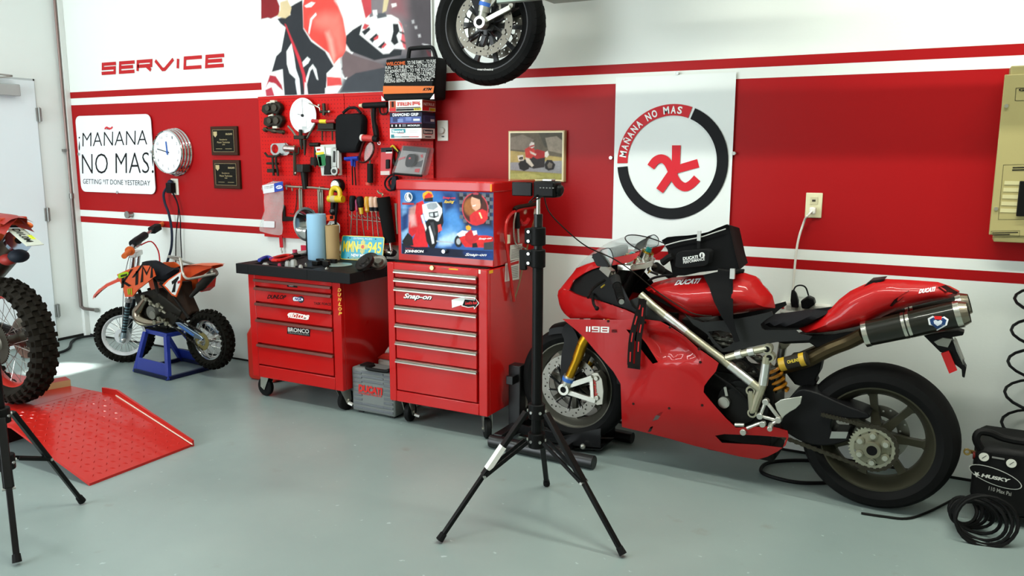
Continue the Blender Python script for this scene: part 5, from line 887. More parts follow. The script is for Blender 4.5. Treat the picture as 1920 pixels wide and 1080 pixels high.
for rad, col, k in ((.016, '#ead428/.35', .005), (.012, '#c03a20/.35', .0054)): g.set(col).add([f(.515+rad*cos(i*pi/8)/W_, .56+rad*sin(i*pi/8)/H_, k) for i in range(16)], [tuple(range(16))])
for s, w in ((.2, .9), (.8, .9), (.2, .08)): g.set('#1a1a1c/.4').add([f(s+.018*cos(i*pi/4), w+.02*sin(i*pi/4), .005) for i in range(8)], [tuple(range(8))])
g.set('#e6ece8/.35').add([f(s, w, .0046) for s, w in ((.80, .05), (.93, .05), (.93, .16), (.80, .16))], [(0, 1, 2, 3)])
g.out('print', pl, smooth=0)
# brake discs / pulleys at the right end
for lab, px, r, tilt, col in (('black round pulley leaning at the right front of the cart top', (-2.877,-.521), .058, 58, '#1d1a18/.4/.3'), ('second dark pulley lying behind the first on the cart top', (-2.934,-.399), .052, 40, '#2a2622/.4/.5'), ('grey ribbed disc at the right corner of the cart top', (-2.849,-.430), .048, 35, '#6a665e/.35/.8')):
    ax = V((.25, -.62, .72)).normalized() if tilt < 50 else V((-.15, -.62, .66)).normalized(); g = G(col); c = V((px[0], px[1], TOP+r*sqrt(1-ax.z**2)+.008)); g.lathe(c, ax, [(.015, .01), (r*.5, .012), (r*.62, .004), (r*.9, .006), (r, .010), (r, -.010), (r*.6, -.004), (.015, -.01)], 36, True); g.lathe(c, ax, [(.0, .016), (.02, .016), (.024, .008)], 16); tag(g.out('pulley'), lab, 'pulley', 'round metal parts on the cart top')
def stick(name, lab, cat, p, q, r, col, r2=None, grp=None, ex=()):
    a, b = V((p[0], p[1], TOP+r)), V((q[0], q[1], TOP+r)); g = G(col).cyl(a, b, r, r2, 12)
    for t0, t1, rr, cc in ex: g.set(cc).cyl(a+(b-a)*t0, a+(b-a)*t1, rr, n=12)
    o = g.out(name); tag(o, lab, cat, grp); return o
stick('marker_tube', 'white paper tube lying left of the turquoise licence plate', 'tube', (-3.350,-.251), (-3.445,-.062), .012, '#dcdad4/.5')
stick('marker_pen', 'grey and white marker pen lying behind the red pliers', 'marker', (-3.690,-.231), (-3.689,-.103), .011, '#d8d8d6/.4', None, None, ((-.0, .3, .0115, '#1c1c1c/.4'),))
stick('marker_pen', 'white marker pen with black cap left of the blue towel roll', 'marker', (-3.750,-.137), (-3.733,-.028), .010, '#cfcfcc/.4', None, None, ((.8, 1.1, .0105, '#1c1c1c/.4'),))
t = thing('pliers', 'red and blue handled pliers at the left rear of the cart top', 'pliers', (*(-3.719,-.339), TOP))
for col, pts in (('#c4231d/.4', [(-3.642,-.473),(-3.682,-.377),(-3.695,-.292),(-3.662,-.274)]), ('#c4231d/.4', [(-3.600,-.506),(-3.558,-.483),(-3.587,-.383),(-3.619,-.311)]), ('#2f3f9a/.4', [(-3.668,-.544),(-3.733,-.435),(-3.729,-.403),(-3.636,-.469)])): G(col).tube(sm([(x, y, TOP+.014) for x, y in pts], 3, False), .011, 7).out('handle', t)
g = G('#1e1e1e/.4/.5'); a, b = (-3.643,-.294), (-3.640,-.230); g.obox((*a, TOP+.012), (*b, TOP+.012), .04, .018); g.out('jaws', t, bev=.003)
t = thing('screwdriver', 'small pink capped screwdriver standing behind the red pliers', 'screwdriver', (*(-3.736,-.161), TOP)); x, y = (-3.736,-.161); G('#c0405a/.4').cyl((x, y, TOP), (x, y, TOP+.035), .014, .016).out('cap', t)
g = G('#c22440/.45'); x, y = (-3.792,.007); g.box(x-.03, x+.03, y-.02, y+.02, TOP, TOP+.045); tag(g.out('small_box', bev=.003), 'small crimson box behind the blue towel roll', 'box')
g = G('#16171c/.5'); x, y = (-3.654,-.115); g.box(x-.01, x+.012, y-.02, y+.02, TOP, TOP+.17); tag(g.out('spray_can', bev=.004), 'narrow dark blue box standing left behind the towel roll', 'box')
g = G('#b01a18/.5'); a, b = (-3.564,.000), (-3.426,.012); g.box(min(a[0], b[0]), max(a[0], b[0]), -.09, -.07, TOP, TOP+.035); tag(g.out('rag'), 'red folded rag along the wall behind the licence plate', 'rag')
t = thing('chain_tool', 'dark chain tool lying in front of the cardboard tube', 'hand tool', (*(-3.291,-.388), TOP))
rr = random.Random(5)
for x, y in [(-3.286,-.469),(-3.329,-.383),(-3.263,-.429),(-3.199,-.474),(-3.262,-.373),(-3.226,-.381),(-3.320,-.350)]: g = G('#1d1c1a/.35/.8'); g.box(x-.022, x+.022, y-.012, y+.014, TOP, TOP+.012+rr.random()*.02); g.out('link', t, bev=.003)
for lab, p, q in (('thin black screwdriver lying in front of the pliers', (-3.548,-.420), (-3.554,-.277)), ('short black pick lying on the left of the cart top', (-3.528,-.465), (-3.500,-.393))): stick('pick', lab, 'hand tool', p, q, .008, '#191919/.4', .004)
t = thing('glass_disc', 'pale translucent disc lying between the chain tool and licence plate', 'disc', (*(-3.151,-.417), TOP)); x, y = (-3.166,-.399); G('#8fa09a/.15').lathe((x, y, TOP+.002), (0, 0, 1), [(0, .004), (.075, .003), (.078, 0)], 32).out('lens', t)
rr = random.Random(8)
LB = ('white plastic cap in the left of the black tray', 'pink plastic plug in the black tray', 'clear plastic fitting, left of the pair in the tray middle', 'clear plastic fitting, right of the pair in the tray middle', 'white sleeve in the middle of the tray', 'short chrome bolt beside the white sleeve', 'small grey nut in the right of the tray', 'bright hex fitting at the right end of the tray')
for (px, py), col, r, h, lab in zip([(-3.577,-.585),(-3.471,-.578),(-3.427,-.554),(-3.397,-.537),(-3.314,-.568),(-3.302,-.536),(-3.145,-.621),(-3.094,-.593)], ('#a8a8a4/.4', '#b03a52/.4', '#8c8e8a/.3', '#949692/.3', '#b0b0ac/.4', '#b9b7ae/.25/.9', '#a8a69c/.3/.9', '#b4b2aa/.25/.9'), (.026, .014, .022, .026, .016, .01, .012, .014), (.018, .022, .036, .044, .022, .03, .012, .026), LB):
    g = G(col); g.cyl((px, py, T1-.035), (px, py, T1-.02+h), r, r*.7, 6+2*(r > .015)); g.cyl((px, py, T1-.02+h), (px, py, T1-.015+h), r*.5); tag(g.out('loose_part'), lab, 'fitting', 'loose parts in the tray')
t = thing('chrome_pliers', 'chrome tool standing on the right rear of the cart top', 'hand tool', (*(-3.049,-.141), TOP)); x, y = (-3.083,-.102)
g = G('#c4c2ba/.2/.95'); g.cyl((x, y, TOP+.05), (x+.05, y, TOP+.055), .018); g.cyl((x+.05, y, TOP+.055), (x+.08, y, TOP+.05), .011); g.out('head', t); g = G('#1b1b1b/.5'); g.cyl((x-.08, y-.02, TOP+.03), (x, y, TOP+.05), .012); g.box(x-.02, x+.03, y-.02, y+.02, TOP, TOP+.04); g.out('grip', t)
# ---------------------------------------------------------------- grey case between cart and cabinet, and what stands behind it
q = [(-3.028,.271),(-2.746,.281),(-2.750,.022),(-3.027,.011)]; X0, X1 = -2.965, -2.66; Y0, Y1, ZB, ZT = -.56, -.43, .0, .275
t = thing('tool_case', 'grey ribbed plastic case with red lettering standing between cart and cabinet', 'case', ((X0+X1)/2, (Y0+Y1)/2, 0))
G('#6f7371/.5').box(X0, X1, Y0, Y1, .012, ZT).out('shell', t, bev=.012)
g = G('#62666a/.5')
for i in range(9): z = .03+i*.026; g.box(X0+.012, X0+.075, Y0-.004, Y0+.01, z, z+.013); g.box(X1-.075, X1-.012, Y0-.004, Y0+.01, z, z+.013)
for i in range(3): z = .185+i*.026; g.box(X0+.075, X1-.075, Y0-.004, Y0+.01, z+.01, z+.022)
for i in range(2): z = .03+i*.026; g.box(X0+.075, X1-.075, Y0-.004, Y0+.01, z, z+.013)
g.out('ribs', t, bev=.002)
g = G('#151515/.5'); g.tube(sm([(X0+.11, Y0+.07, ZT), (X0+.115, Y0+.0, ZT+.012), (X0+.14, Y0-.012, ZT+.005), (X0+.25, Y0-.012, ZT+.005), (X0+.275, Y0, ZT+.012), (X0+.28, Y0+.07, ZT)], 3, False), .011, 7); g.box(X0+.04, X0+.09, Y0+.03, Y0+.10, ZT-.004, ZT+.01); g.box(X0+.29, X0+.34, Y0+.03, Y0+.10, ZT-.004, ZT+.01); g.out('handle', t, label='black carrying handle and latches')
g = G('#c02a26/.5'); a, b, c = [(-2.914,.132),(-2.741,.147),(-2.907,.177)]; g.text('DUCATI', (a[0], Y0-.005, a[1]), (b[0]-a[0], 0, 0), (0, 0, c[1]-a[1]), .06, .1); g.text('CORSE PARTS', (a[0], Y0-.005, a[1]-.012), ((b[0]-a[0])*.95, 0, 0), (0, 0, .009), .03); g.out('lettering', t, smooth=0)
for x in (X0+.03, X1-.05): G('#2a2a2a/.6').box(x, x+.03, Y0+.02, Y1-.02, 0, .014).out('foot', t)
g = G('#d9d6cc/.45'); t = thing('carry_jug', 'white plastic carrier with a handle loop behind the grey case', 'carrier', (-2.83, -.28, .0))
g.box(-2.955, -2.68, -.33, -.22, 0, .27); g.out('jug_body', t, bev=.015); G('#dcd9d0/.45').tube(sm([(-2.93, -.28, .26), (-2.90, -.28, .32), (-2.84, -.28, .345), (-2.74, -.28, .345), (-2.68, -.28, .33), (-2.67, -.28, .26)], 4, False), .016, 8).out('handle', t)
g = G('#b02a20/.4'); g.prism([(-2.95, .275), (-2.75, .275), (-2.80, .305), (-2.90, .31)], 'y', -.345, -.30); tag(g.out('oil_bottle', bev=.006), 'flat red and brown bottle lying on the white carrier', 'bottle')
t = thing('fuel_jug', 'red plastic jug with an orange hose standing against the cabinet behind the white carrier', 'jug', (-2.74, -.13, 0)); G('#b31a16/.4').box(-2.86, -2.66, -.20, -.06, 0, .46).out('jug_body', t, bev=.03); G('#c84a20/.4').tube(sm([(-2.80, -.2, .42), (-2.80, -.22, .47), (-2.76, -.22, .50), (-2.72, -.2, .47)], 4, False), .01, 7).out('hose', t)
# red jerrycan left of the cart
q = [(-4.028,.306),(-3.981,.347),(-3.919,.353),(-3.938,.056),(-4.025,.050)]; t = thing('jerry_can', 'red plastic fuel can standing on the floor at the left of the tool cart', 'fuel can', (q[0][0]+.1, -.3, 0))
x = q[0][0]; G('#b2281c/.4').prism([(x, .02), (x+.02, 0), (x+.22, 0), (x+.24, .02), (x+.24, .34), (x+.2, .38), (x+.05, .38), (x, .31)], 'y', -.34, -.16).out('can_body', t, bev=.02); g = G('#17171a/.5'); g.cyl((x+.09, -.25, .38), (x+.09, -.25, .43), .025); g.tube([(x+.09, -.25, .42), (x+.08, -.25, .45), (x+.05, -.25, .48), (x+.03, -.25, .49)], .009); g.out('spout', t)
# ---------------------------------------------------------------- small dirt bike on its blue stand
def spoked(parent, name, c, rim_r, w, tyre_r, tw, rimcol, n_sp=32, hub=.035, hubw=.06, knob=(.022, .02, .012), rows=5, nk=36, tc='#14130f/.85', mat4=None, hubcol='#b9bab6/.3/.9'):
    """spoked wheel with a knobby tyre, axle along y through c"""
    c = V(c); g = G(rimcol); A = (0, 1, 0)
    g.lathe(c, A, [(rim_r, w/2), (rim_r-.007, w/2), (rim_r-.016, w*.3), (rim_r-.022, 0), (rim_r-.016, -w*.3), (rim_r-.007, -w/2), (rim_r, -w/2), (rim_r-.004, 0)], 48, True); rim = g.out(name, parent)
    g = G(hubcol); g.lathe(c, A, [(.008, -hubw), (hub*.6, -hubw), (hub, -hubw*.8), (hub*.55, -hubw*.5), (hub*.55, hubw*.5), (hub, hubw*.8), (hub*.6, hubw), (.008, hubw)], 24); h = g.out('hub', rim)
    g = G('#a9a9a4/.3/.9')
    for i in range(n_sp):
        a = 2*pi*i/n_sp; b = a+(.5 if i % 4 < 2 else -.5); y = hubw*.7*(1 if i % 2 else -1); g.cyl(c+V((hub*.9*cos(b), y, hub*.9*sin(b))), c+V(((rim_r-.018)*cos(a), y*.1, (rim_r-.018)*sin(a))), .0016, n=4, cap=False)
    sp = stuff(g.out('spokes', rim))
    g = G(tc); p = [(rim_r-.006, w*.42), (rim_r+.01, tw*.42), ((rim_r+tyre_r)/2, tw*.5), (tyre_r-.014, tw*.44), (tyre_r-.008, tw*.2), (tyre_r-.006, 0)]; g.lathe(c, A, p+[(r, -y) for r, y in p[:-1][::-1]], 56); ty = g.out('tyre', rim)
    g = G(tc); kw, kl, kh = knob
    for i in range(nk):
        for j in range(rows):
            t = (j-(rows-1)/2)/((rows-1)/2); a = 2*pi*(i+(.5 if j % 2 else 0))/nk; y = t*tw*.47; r = tyre_r-.010-.018*t*t-(.010 if abs(t) > .9 else 0)
            u = V((cos(a), 0, sin(a))); q = V((-sin(a), 0, cos(a))); o = (u*(1-.75*abs(t))+V((0, t*.9, 0))).normalized(); b = o.cross(q).normalized(); ce = c+u*r+V((0, y, 0))
            g.skin([[ce+o*(h)+q*kl/2*e*s1+b*kw/2*e*s2 for s1, s2 in ((-1, -1), (1, -1), (1, 1), (-1, 1))] for h, e in ((-.006, 1), (kh, .85))])
    stuff(g.out('tread_knobs', ty, smooth=0)); out = [rim, h, sp, ty]
    return rim
t = thing('dirt_bike', 'small orange dirt bike with a white side panel standing on a blue stand', 'motorcycle', (-4.7, -.42, 0))
MB = t; yc = -.42; BLUE = '#1b2f8c/.35/.2'
rim = spoked(t, 'rear_wheel', (-4.275, yc, .26), .137, .05, .2, .085, '#d9d9d9/.15/1', 28, knob=(.019, .021, .016), nk=30)
rim = spoked(t, 'front_wheel', (0, 0, 0), .15, .042, .2, .065, '#e4e6e8/.35/.3', 32, .03, .05, (.016, .02, .016), 5, 32)
d = G('#dfe2e4/.3/.4'); d.lathe((0, .052, 0), (0, 1, 0), [(.03, -.002), (.056, -.002), (.056, .002), (.03, .002)], 32, True); d.out('brake_disc', rim)
for o in (rim,): o.matrix_basis = Matrix.Translation(V((-5.14, -.43, .2))-V(t.location))@Matrix.Rotation(radians(220), 4, 'Z')@Matrix.Translation(V(t.location))
def steer(x, y, z): a = radians(220); return (-5.14+x*cos(a)-y*sin(a), -.43+x*sin(a)+y*cos(a), z)
# forks
for sgn in (1, -1):
    A = steer(-.005, .08*sgn, .18); Bm = steer(-.06, .08*sgn, .45); Tp = steer(-.118, .08*sgn, .80); a, b, e = V(A), V(Bm), V(Tp)
    g = G('#1a2226/.35/.5'); g.cyl(a+(b-a)*.18, b, .018, n=14); g.set('#93a4aa/.3/.8').cyl(a-(b-a)*.05, a+(b-a)*.2, .02, n=14); g.set('#9a9a98/.4').cyl(b, b+(e-b)*.08, .024); f = g.out('fork_slider', t)
    G('#bfc2c4/.2/.95').cyl(b+(e-b)*.08, e, .016, n=14).out('fork_tube', t)
    g = G('#5f7c84/.35/.5')
    for k in range(9): p = a+(b-a)*(.25+.075*k); g.cyl(p, p+(b-a)*.03, .0185, n=14) if sgn > 0 else None
    if sgn > 0: g.out('fork_graphic', f)
    g = G('#cfcdc8/.3/.9'); g.ell(a, .026, .02, .026, 12, 8); g.out('axle_lug', f)
G('#1a1a1a/.4').obox(steer(-.09, .10, .655), steer(-.09, -.10, .655), .05, .03).out('fork_clamp', t, bev=.004); G('#c4c4c0/.3/.8').obox(steer(-.115, .10, .785), steer(-.115, -.10, .785), .05, .035).out('fork_clamp', t, bev=.004)
g = G('#b9bab8/.25/.9'); g.tube(sm([steer(-.128, .35, .815), steer(-.135, .24, .835), steer(-.13, .13, .86), steer(-.125, .05, .835), steer(-.13, -.05, .845), steer(-.15, -.12, .895), steer(-.2, -.27, .94), steer(-.245, -.39, .97)], 4, False), .011, 8); g.obox(steer(-.12, .04, .79), steer(-.12, .04, .85), .03, .03); g.obox(steer(-.125, -.04, .79), steer(-.125, -.04, .85), .03, .03); hb = g.out('handlebar', t)
g = G('#17181a/.6'); g.tube([steer(-.125, .11, .868), steer(-.16, -.11, .905)], .027, 12); g.set('#9a9a9c/.5').tube([steer(-.118, .03, .885), steer(-.125, -.03, .893)], .016, 8); g.out('bar_pad', hb)
g = G('#c8622c/.6'); g.cyl(steer(-.137, .25, .834), steer(-.127, .37, .812), .018, n=14); g.cyl(steer(-.138, .245, .835), steer(-.137, .257, .833), .032, n=16); g.out('grip', hb, label='orange rubber grip with a round flange'); g = G('#c8622c/.6'); g.cyl(steer(-.215, -.31, .95), steer(-.255, -.42, .98), .017, n=14); g.out('grip', hb)
g = G('#1a1a1b/.5'); g.obox(steer(-.18, -.22, .925), steer(-.215, -.31, .95), .055, .05); g.out('throttle_housing', hb, bev=.01)
G('#c22428/.4').tube(sm([steer(-.14, -.05, .84), steer(-.2, -.1, .86), steer(-.24, -.12, .79), steer(-.25, -.1, .70)], 4, False), .005, 6).out('red_cable', hb); G('#8a8c8c/.4').tube(sm([steer(-.13, .2, .83), steer(-.06, .14, .62), steer(-.02, .12, .3)], 4, False), .003, 5).out('brake_hose', hb)
# front mudguard
P = [(.185, .495), (.15, .535), (.09, .582), (0, .622), (-.08, .635), (-.15, .63)]; g = G('#c8452f/.4'); g.grid([[steer(x, w*.07*(1 if i > 0 else .35)*(1.0 if i < 4 else .8), z-.018*abs(w)**2*1.5) for w in (-1, -.6, 0, .6, 1)] for i, (x, z) in enumerate(P)]); mg = g.out('front_mudguard', t, smooth=60)
g = G('#e9e6e2/.4'); g.grid([[steer(x, w*.055, z+.003-.018*abs(w)**2*1.5) for w in (-1, 0, 1)] for x, z in ((.14, .543), (.09, .584), (.02, .615))]); g.out('sticker', mg, smooth=60)
# bodywork, near and far sides
def side(pts, y, col, th=.012, name='panel', lab=None, far=True, s=2, fn=None):
    o = None
    for k in ((1, -1) if far else (1,)):
        g = G(col); f = (lambda x, z: y) if fn is None else fn; g.sheet(sm(pts, s), (lambda x, z: yc+k*(f(x, z)-yc)), -th*k, .05); o2 = g.out(name, t, smooth=45, label=lab); o = o or o2
    return o
SH = [(-5.035,.659),(-4.924,.699),(-4.808,.736),(-4.705,.743),(-4.662,.723),(-4.644,.676),(-4.726,.627),(-4.826,.570),(-4.889,.515),(-4.967,.506),(-4.983,.572),(-5.005,.605)]
sh = side(SH, -.53, '#d9541e/.35', .01, 'tank_shroud', 'orange radiator shroud with black letters', s=1)
g = G('#141413/.4'); y = -.5315
o, X, Yv = [V(p) for p in [(-4.991,-.531,.563),(-4.649,-.531,.676),(-4.988,-.531,.648)]]
def kk(ln, w): g.add([tuple(o+(X-o)*a+(Yv-o)*b+V((0, -.0012, 0))) for a, b in band(ln, w)], [tuple(range(2*len(ln)))])
for ln in ([(.02, .05), (.06, 1.0)], [(.34, 1.25), (.06, .5), (.26, -.05)], [(.36, .55), (.70, 1.35)], [(.46, -.15), (.50, .95)], [(.62, -.1), (.68, 1.1), (.78, .4), (.96, 1.15), (.92, -.05)]): kk(ln, .085)
g.set('#9cc418/.4').add([(x, -.533, z) for x, z in sm([(-5.013,.664),(-4.917,.688),(-4.914,.663),(-5.009,.632)], 2)], [tuple(range(8))]); g.set('#16180f/.4')
p = [(-4.990,.655),(-4.921,.672),(-4.991,.647),(-4.922,.664)]
for (x0, z0), (x1, z1) in ((p[0], p[1]), (p[2], p[3])): g.obox((x0, -.534, z0), (x1, -.534, z1), .006, .001, (0, 1, 0))
g.set('#8fd01c/.4')
for q in ([(-4.926,.569),(-4.924,.527)], [(-4.908,.573),(-4.909,.531)], [(-4.890,.576),(-4.889,.527)]): g.obox((q[0][0], -.534, q[0][1]), (q[1][0], -.534, q[1][1]), .007, .001, (0, 1, 0))
g.out('graphic', sh, smooth=0)
ST = [(-4.881,.745),(-4.784,.760),(-4.726,.746),(-4.636,.720),(-4.561,.725),(-4.485,.748),(-4.371,.760),(-4.454,.730),(-4.513,.705),(-4.567,.664),(-4.628,.634),(-4.731,.617),(-4.795,.659),(-4.859,.708)]
g = G('#1b1d22/.7'); ss = sm(ST, 2); g.sheet(ss, lambda x, z: yc-.02-.045*sqrt(min(1, edist(ss, x, z)/.03)), 0, .03); g.sheet(ss, lambda x, z: yc+.02+.045*sqrt(min(1, edist(ss, x, z)/.03)), 0, .03); g.prism(ss, 'y', yc-.02, yc+.02); g.out('seat', t, smooth=60, label='dark blue-black seat')
NP = [(-4.602,.617),(-4.549,.655),(-4.399,.731),(-4.407,.677),(-4.421,.631),(-4.474,.545),(-4.517,.555),(-4.568,.594)]
n_ = side(NP, -.51, '#d9541e/.4', .008, 'side_panel', 'white side panel with a black figure', s=1)
g = G('#e6e6e4/.4'); I = [(-4.578,.617),(-4.533,.652),(-4.407,.720),(-4.416,.677),(-4.428,.635),(-4.477,.557),(-4.509,.565),(-4.551,.601)]; g.add(W3(I, -.512), [tuple(range(8))]); g.set('#151515/.4').add(W3([(-4.505,.648),(-4.436,.689),(-4.429,.678),(-4.462,.640),(-4.477,.579),(-4.512,.574),(-4.481,.638),(-4.502,.627)], -.5128), [tuple(range(8))]); g.set('#c03030/.4').add(W3([(-4.448,.652),(-4.421,.663),(-4.423,.645),(-4.446,.636)], -.5128), [(0, 1, 2, 3)]); g.out('graphic', n_, smooth=0)
RF = [(-4.470,.730),(-4.384,.756),(-4.257,.767),(-4.167,.769),(-4.173,.757),(-4.260,.731),(-4.325,.703),(-4.426,.656),(-4.482,.641)]; side(RF, -.47, '#c8451c/.45', .01, 'rear_mudguard', None, s=1); g = G('#d05a28/.4'); q = [(-4.470,.732),(-4.384,.758),(-4.257,.768),(-4.164,.768)]; g.grid([[(x, yc+w*.065, z+.004) for w in (-1, -.5, 0, .5, 1)] for x, z in q]); g.out('rear_mudguard', t)
# frame, airbox, engine
g = G('#2a1d15/.6'); g.prism([(-4.595,.628),(-4.462,.638),(-4.456,.535),(-4.400,.436),(-4.470,.371),(-4.553,.375),(-4.614,.428),(-4.630,.520)], 'y', yc-.04, yc+.04); g.out('air_box', t, bev=.01, label='muddy dark brown airbox')
g = G('#15120f/.5/.3')
for q in ([(-4.744,-.460,.657),(-4.707,-.460,.520),(-4.655,-.460,.372),(-4.644,-.460,.308)], [(-4.644,-.460,.308),(-4.779,-.460,.324),(-4.839,-.460,.413),(-4.911,-.460,.550)], [(-4.681,-.460,.615),(-4.556,-.460,.533),(-4.421,-.460,.395)], [(-4.898,-.460,.669),(-4.777,-.460,.666),(-4.663,-.460,.628),(-4.546,-.460,.637)]):
    for k in (0, 1): g.tube(sm([(x, yc+(y-yc)*(1-2*k), z) for x, y, z in q], 3, False), .012, 8)
g.out('frame', t)
g = G('#23211d/.5/.3'); g.prism([(-4.958,.516),(-4.753,.568),(-4.639,.519),(-4.481,.440),(-4.556,.339),(-4.695,.295),(-4.865,.314),(-4.919,.387)], 'y', yc-.05, yc+.05); g.out('crankcase', t, bev=.01)
g = G('#6f706a/.4/.7'); c = (-4.744,-.480,.414); g.cyl((c[0], yc-.04, c[2]), (c[0], yc-.085, c[2]), .055, .045, 20); g.set('#8b8c82/.35/.8'); c = (-4.720,-.480,.398); g.cyl((c[0], yc-.085, c[2]), (c[0], yc-.095, c[2]), .03); en = g.out('clutch_cover', t)
g = G('#3a3934/.5/.5'); a, b = V((-4.853,-.420,.429)), V((-4.886,-.420,.528))
for k in range(6): p = a+(b-a)*(k/6); g.cyl(p, p+(b-a)*.07, .05, n=4); g.cyl(p, p+(b-a)*.16, .036)
g.out('cylinder', t)
g = G('#8a8878/.4/.7'); rr = random.Random(9)
for x, y, z in [(-4.811,-.500,.517),(-4.778,-.500,.502),(-4.738,-.500,.476),(-4.662,-.500,.472),(-4.641,-.500,.439),(-4.663,-.500,.378),(-4.709,-.500,.348),(-4.622,-.500,.371),(-4.591,-.500,.351)]: g.cyl((x, y, z), (x, y-.015, z), .010+.008*rr.random(), n=10); g.obox((x, y, z), (x+.03, y+.01, z-.02), .012, .012)
g.out('engine_fittings', t)
g = G('#8f8474/.22/1'); pth = sm([(-4.789,-.490,.517),(-4.858,-.490,.440),(-4.897,-.490,.401),(-4.885,-.490,.355),(-4.808,-.490,.336),(-4.722,-.490,.340),(-4.601,-.490,.371)], 4, False); n = len(pth); g.tube(pth, [.018+.022*sin(pi*min(1, i/(n*.85)))**1 for i in range(n)], 12); g.out('expansion_chamber', t, label='bare steel exhaust chamber')
g = G('#2a2825/.45/.6'); a, b = V((-4.368,-.480,.552)), V((-4.133,-.480,.735)); g.cyl(a, a+(b-a)*.5, .012, .022); g.cyl(a+(b-a)*.4, b, .030, .030, 16); g.set('#6a655c/.35/.8').cyl(b, b+(b-a)*.03, .028, .018, 14); g.out('silencer', t, label='dark tail silencer')
g = G('#b3261c/.4'); g.prism([(-4.298,.684),(-4.202,.708),(-4.225,.622),(-4.275,.590),(-4.314,.593)], 'y', yc-.05, yc+.02); g.out('tail_flap', t)
g = G('#a8a49a/.3/.9'); g.tube(sm([(-4.400,-.520,.815),(-4.388,-.520,.769),(-4.378,-.520,.709),(-4.341,-.520,.681),(-4.245,-.520,.696),(-4.151,-.520,.717),(-4.071,-.520,.734)], 4, False), .009, 8); g.tube(sm([(-4.400,-.520,.815), (-4.578,-.420,.799), (-4.749,-.330,.779), (-4.603,-.320,.754), (-4.461,-.330,.737)], 3, False), .008, 8); g.out('grab_rail', t, label='bent steel rail round the tail')
g = G('#8fa0b4/.25/.9'); q = [(-4.516,.366),(-4.469,.370),(-4.283,.301),(-4.253,.284),(-4.270,.270),(-4.333,.277),(-4.473,.332)]
for k in (0, 1): yy = -.49 if not k else -.35; g.prism(q, 'y', yy-.01, yy+.01)
sa = g.out('swingarm', t, bev=.004, label='bare aluminium swingarm'); G('#2f5a9c/.35').prism([(-4.487,.357),(-4.431,.344),(-4.331,.300),(-4.347,.291),(-4.456,.337)], 'y', -.503, -.5).out('graphic', sa)
g = G('#8c8050/.4/.7'); c = (-4.275, -.485, .26); tt = [(c[0]+(.062 if k % 2 else .056)*cos(2*pi*k/72), c[2]+(.062 if k % 2 else .056)*sin(2*pi*k/72)) for k in range(72)]; g.sheet(tt, lambda x, z: c[1], .004, 0, [circ(c[0], c[2], .03, 20)]); g.out('sprocket', t)
g = G('#2a2622/.5/.5'); a = (-4.573,.385)
for dz, t0 in ((.058, 14), (-.058, 14)):
    for i in range(t0): f0, f1 = i/t0, (i+.8)/t0; g.obox((c[0]+(a[0]-c[0])*f0, c[1], c[2]+dz+(a[1]-c[2]-dz*.3)*f0), (c[0]+(a[0]-c[0])*f1, c[1], c[2]+dz+(a[1]-c[2]-dz*.3)*f1), .012, .008, (0, 1, 0))
stuff(g.out('chain', t, smooth=0))
G('#cfcdc8/.25/.9').cyl((c[0], -.52, c[2]), (c[0], -.32, c[2]), .012).out('axle', t)
# blue stand
t = thing('bike_stand', 'dark blue steel stand carrying the small orange dirt bike', 'stand', (-4.65, -.42, 0))
TOPz = .285; Tq = [(-4.836, -.486), (-4.584, -.519), (-4.570, -.385), (-4.832, -.352)]; Bq = [(-4.842, -.585), (-4.462, -.622), (-4.44, -.255), (-4.815, -.218)]
g = G(BLUE); n = 4; g.add([(x, y, TOPz-.03) for x, y in Tq]+[(x, y, TOPz) for x, y in Tq], [(0, 1, 2, 3), (4, 5, 6, 7)]+[(i, (i+1) % 4, 4+(i+1) % 4, 4+i) for i in range(4)]); g.out('top_plate', t, bev=.003); g = G('#15161c/.7'); g.add([(x*.96-4.7*.04, y*.9-.435*.1, TOPz+.003) for x, y in Tq], [(0, 1, 2, 3)]); g.out('rubber_pad', t)
for (x0, y0), (x1, y1) in zip(Tq, Bq): G(BLUE).obox((x0, y0, TOPz-.02), (x1, y1, .0), .03, .03, (0, 1, 0)).out('leg', t, bev=.003)
for i in range(4): a, b = Bq[i], Bq[(i+1) % 4]; G('#141c3c/.4/.2').obox((*a, .014), (*b, .014), .026, .026).out('base_bar', t, bev=.003)
for i, j in ((0, 1), (3, 2)):
    a, b = V((*Bq[i], .02)), V((*Bq[j], .02)); m = lambda p, q: V((q[0]+(p[0]-q[0])*.26, q[1]+(p[1]-q[1])*.26, .10)); c, d = m(Tq[j], Bq[j]), m(Tq[i], Bq[i]); g = G(BLUE); o = V((0, .004, 0)); g.add([a-o, b-o, c-o, d-o, a+o, b+o, c+o, d+o], [(0, 1, 2, 3), (7, 6, 5, 4), (0, 4, 5, 1), (1, 5, 6, 2), (2, 6, 7, 3), (3, 7, 4, 0)]); g.out('side_plate', t)
